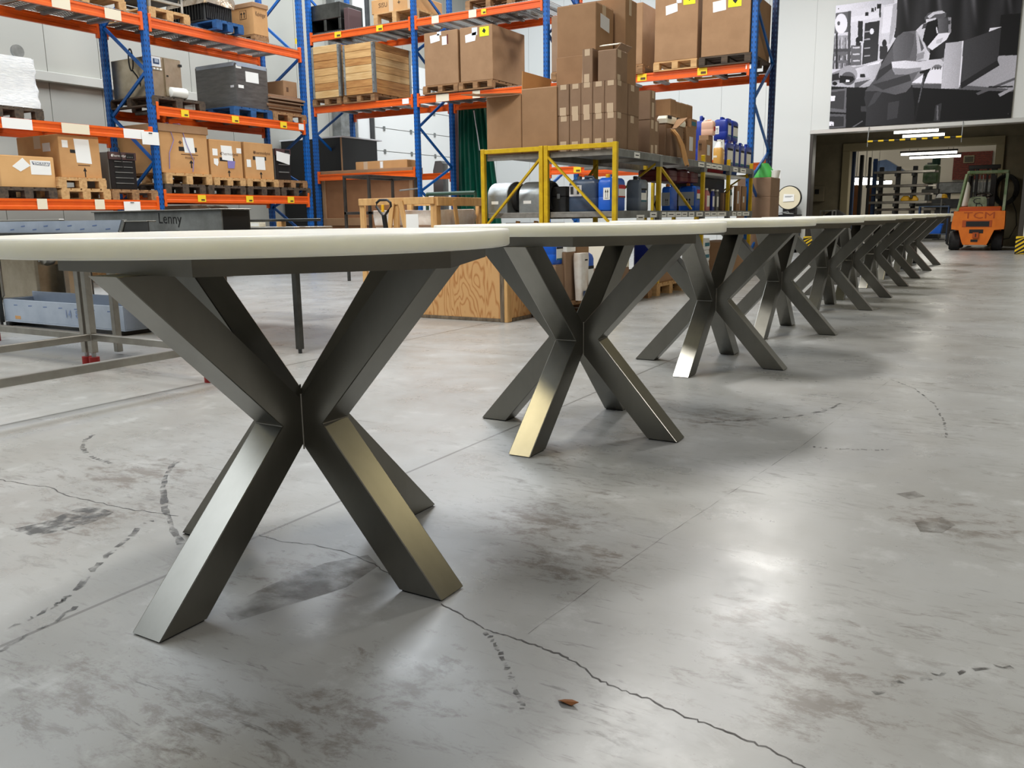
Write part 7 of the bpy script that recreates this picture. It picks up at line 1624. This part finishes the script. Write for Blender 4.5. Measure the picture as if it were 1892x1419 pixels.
for i, p in enumerate((1672, 1686)):
    c = PY(p, 381, Yw - .5); single('yellow_part', ['left', 'right'][i] + ' yellow machine part lying on the bar rack', 'part', loft([rrect(.3, .2, .05, lv[3] + .09, cx=c.x, cy=Yw - .45), rrect(.34, .22, .06, lv[3] + .14, cx=c.x, cy=Yw - .45), rrect(.15, .1, .04, lv[3] + .26, cx=c.x, cy=Yw - .45)]), 'cap_yellow', 'yellow parts', True)
# things in the left bay just inside the opening
c = PY(1530, 398, 25.0); t = thing('steel_trolley', 'steel tube trolley in the dark left corner of the entrance', 'trolley', (c.x, 25.0, 0)); hw = PY(1541, 395, 25).x - c.x; zt = PY(1530, 388, 25).z
for sx in (-1, 1):
    for sy in (-.25, .25): part('leg', t, cbox(sx * hw - .02, sy - .02, 0, sx * hw + .02, sy + .02, zt, .003), 'galv')
for zz in (.3, zt - .15, zt): part('shelf', t, cbox(-hw, -.25, zz - .03, hw, .25, zz, .004), 'galv' if zz == zt else 'black')
t = thing('bin_bag', 'black rubbish bag on a bin in the dark left corner', 'bag', (PY(1544, 388, 25.6).x, 25.6, 0)); part('bin', t, lathe([(.22, 0), (.28, .7)], 18), 'black', True); part('bag', t, lathe([(.3, .68), (.34, .78), (.3, .9), (.15, 1.0), (.03, 1.05)], 14), 'rubber', True)
c = PY(1505, 365, 25.4); t = thing('control_box', 'small control box on a bracket in the dark left corner', 'box', (-8.4 + .0, 25.4, 1.2)); t.location = (PY(1505, 365, 26.9).x, 27.38, PY(1505, 372, 27.3).z)
part('housing', t, cbox(-.2, -.16, 0, .2, 0, .45, .01), 'concrete_dim'); part('dial', t, cbox(-.06, -.18, .22, .06, -.16, .36, .003), 'black')

# ================================================================== MARKS ON THE FLOOR
fl_ = bpy.data.objects['floor']
def mark_material(name, col, a0, a1, scale):
    m = bpy.data.materials.new(name); MATS[name] = m; m.use_nodes = True; nt = m.node_tree; b = nt.nodes['Principled BSDF']; b.inputs['Base Color'].default_value = lin(col); b.inputs['Roughness'].default_value = .55
    tc = nt.nodes.new('ShaderNodeTexCoord'); n = nt.nodes.new('ShaderNodeTexNoise'); n.inputs['Scale'].default_value = scale; n.inputs['Detail'].default_value = 5; nt.links.new(tc.outputs['Object'], n.inputs['Vector'])
    r = nt.nodes.new('ShaderNodeMapRange'); r.inputs[1].default_value = .38; r.inputs[2].default_value = .62; r.inputs[3].default_value = a0; r.inputs[4].default_value = a1; nt.links.new(n.outputs['Fac'], r.inputs[0]); nt.links.new(r.outputs[0], b.inputs['Alpha'])
mark_material('crack_dark', (52, 46, 42), .55, 1.0, 18); mark_material('tyre_black', (58, 55, 52), .0, .75, 26); mark_material('oil_stain', (84, 76, 66), .0, .55, 9)
def ribbon(name, pix, w0, m, jitter=0.0, sub=6, z=.0008, dashed=0):
    pts = [PZ(*p) for p in pix]; P = []
    rnd = random.Random(len(pix) * 7 + int(pix[0][0]))
    for i in range(len(pts) - 1):
        for k in range(sub): P.append(pts[i].lerp(pts[i + 1], k / sub) + Vector((rnd.uniform(-1, 1), rnd.uniform(-1, 1), 0)) * jitter)
    P.append(pts[-1]); v, f = [], []
    for i, p in enumerate(P):
        d = (P[min(i + 1, len(P) - 1)] - P[max(i - 1, 0)]).normalized(); s = Vector((-d.y, d.x, 0)); w_ = w0 * rnd.uniform(.55, 1.25) / 2
        v += [(p.x - s.x * w_, p.y - s.y * w_, z), (p.x + s.x * w_, p.y + s.y * w_, z)]
    for i in range(len(P) - 1):
        if dashed and i % dashed == dashed - 1: continue
        f.append((2 * i, 2 * i + 1, 2 * i + 3, 2 * i + 2))
    o = part(name, fl_, (v, f), m)
    if dashed: o['kind'] = 'stuff'
    return o
ribbon('crack', [(815, 1115), (860, 1140), (905, 1165), (945, 1176), (985, 1190), (1030, 1207), (1065, 1225), (1105, 1255), (1150, 1275), (1200, 1292), (1260, 1322), (1310, 1338), (1380, 1368), (1440, 1392), (1500, 1425)], .0045, 'crack_dark', .004)
ribbon('scratch', [(1640, 705), (1560, 764), (1483, 822), (1350, 910), (1230, 989), (1100, 1080), (976, 1171)], .0022, 'oil_stain', .002)
ribbon('crack', [(476, 988), (520, 1000), (580, 1006), (640, 1020), (690, 1042), (720, 1062)], .003, 'crack_dark', .004)
ribbon('crack', [(0, 886), (40, 893), (90, 900), (130, 917), (190, 930), (250, 942), (330, 953)], .004, 'crack_dark', .006)
ribbon('tyre_track', [(335, 1005), (318, 975), (304, 938), (301, 900), (306, 880), (318, 860), (330, 850)], .022, 'tyre_black', .002, 6)
ribbon('tyre_track', [(204, 855), (180, 848), (160, 838), (152, 825), (158, 812), (172, 803)], .020, 'tyre_black', .003, 13, dashed=3)
ribbon('tyre_track', [(140, 1090), (175, 1050), (205, 1020), (235, 995), (262, 970), (280, 962)], .02, 'tyre_black', .006, 5, dashed=4)
ribbon('tyre_track', [(0, 1205), (50, 1175), (100, 1150), (140, 1120)], .012, 'tyre_black', .006, 5)
ribbon('tyre_track', [(20, 1160), (100, 1120), (130, 1100)], .010, 'tyre_black', .008, 13, dashed=4)
ribbon('tyre_track', [(890, 1160), (915, 1190), (935, 1230), (950, 1265), (965, 1310)], .011, 'tyre_black', .004, 13, dashed=3)
ribbon('tyre_track', [(1300, 781), (1380, 776), (1450, 772), (1520, 760), (1560, 742)], .02, 'tyre_black', .008, 6, dashed=4)
ribbon('tyre_track', [(1490, 824), (1540, 829), (1600, 831), (1650, 830)], .013, 'tyre_black', .008, 13, dashed=3)
ribbon('tyre_track', [(1645, 700), (1690, 718), (1725, 745), (1745, 780), (1748, 808)], .010, 'tyre_black', .004, 13, dashed=3)
ribbon('tyre_track', [(1610, 1280), (1670, 1262), (1740, 1245), (1800, 1236), (1870, 1232)], .012, 'tyre_black', .01, 5, dashed=3)
def blot(name, pix, m, z=.0006):
    pts = [PZ(*p) for p in pix]; return part(name, fl_, ([(p.x, p.y, z) for p in pts], [tuple(range(len(pts)))]), m)
blot('scuff_patch', [(18, 978), (80, 965), (140, 940), (180, 936), (210, 946), (190, 958), (120, 980), (60, 990)], 'tyre_black')
blot('oil_patch', [(410, 1125), (500, 1080), (600, 1040), (680, 1025), (700, 1045), (640, 1085), (560, 1110), (430, 1150)], 'oil_stain')
blot('oil_patch', [(1690, 965), (1740, 955), (1765, 970), (1740, 985), (1700, 982)], 'oil_stain')
blot('oil_patch', [(1655, 912), (1690, 907), (1710, 917), (1680, 922)], 'oil_stain')
lf = PZ(1048, 1300); lv_ = single('dry_leaf', 'small curled brown leaf lying on the floor in the foreground', 'leaf', ([(lf.x - .02, lf.y, .002), (lf.x - .008, lf.y - .008, .008), (lf.x + .012, lf.y - .006, .004), (lf.x + .024, lf.y + .002, .010), (lf.x + .006, lf.y + .010, .006), (lf.x - .01, lf.y + .008, .003)], [(0, 1, 2, 3, 4, 5)]), 'brown_board')
so = lv_.modifiers.new('thickness', 'SOLIDIFY'); so.thickness = .001
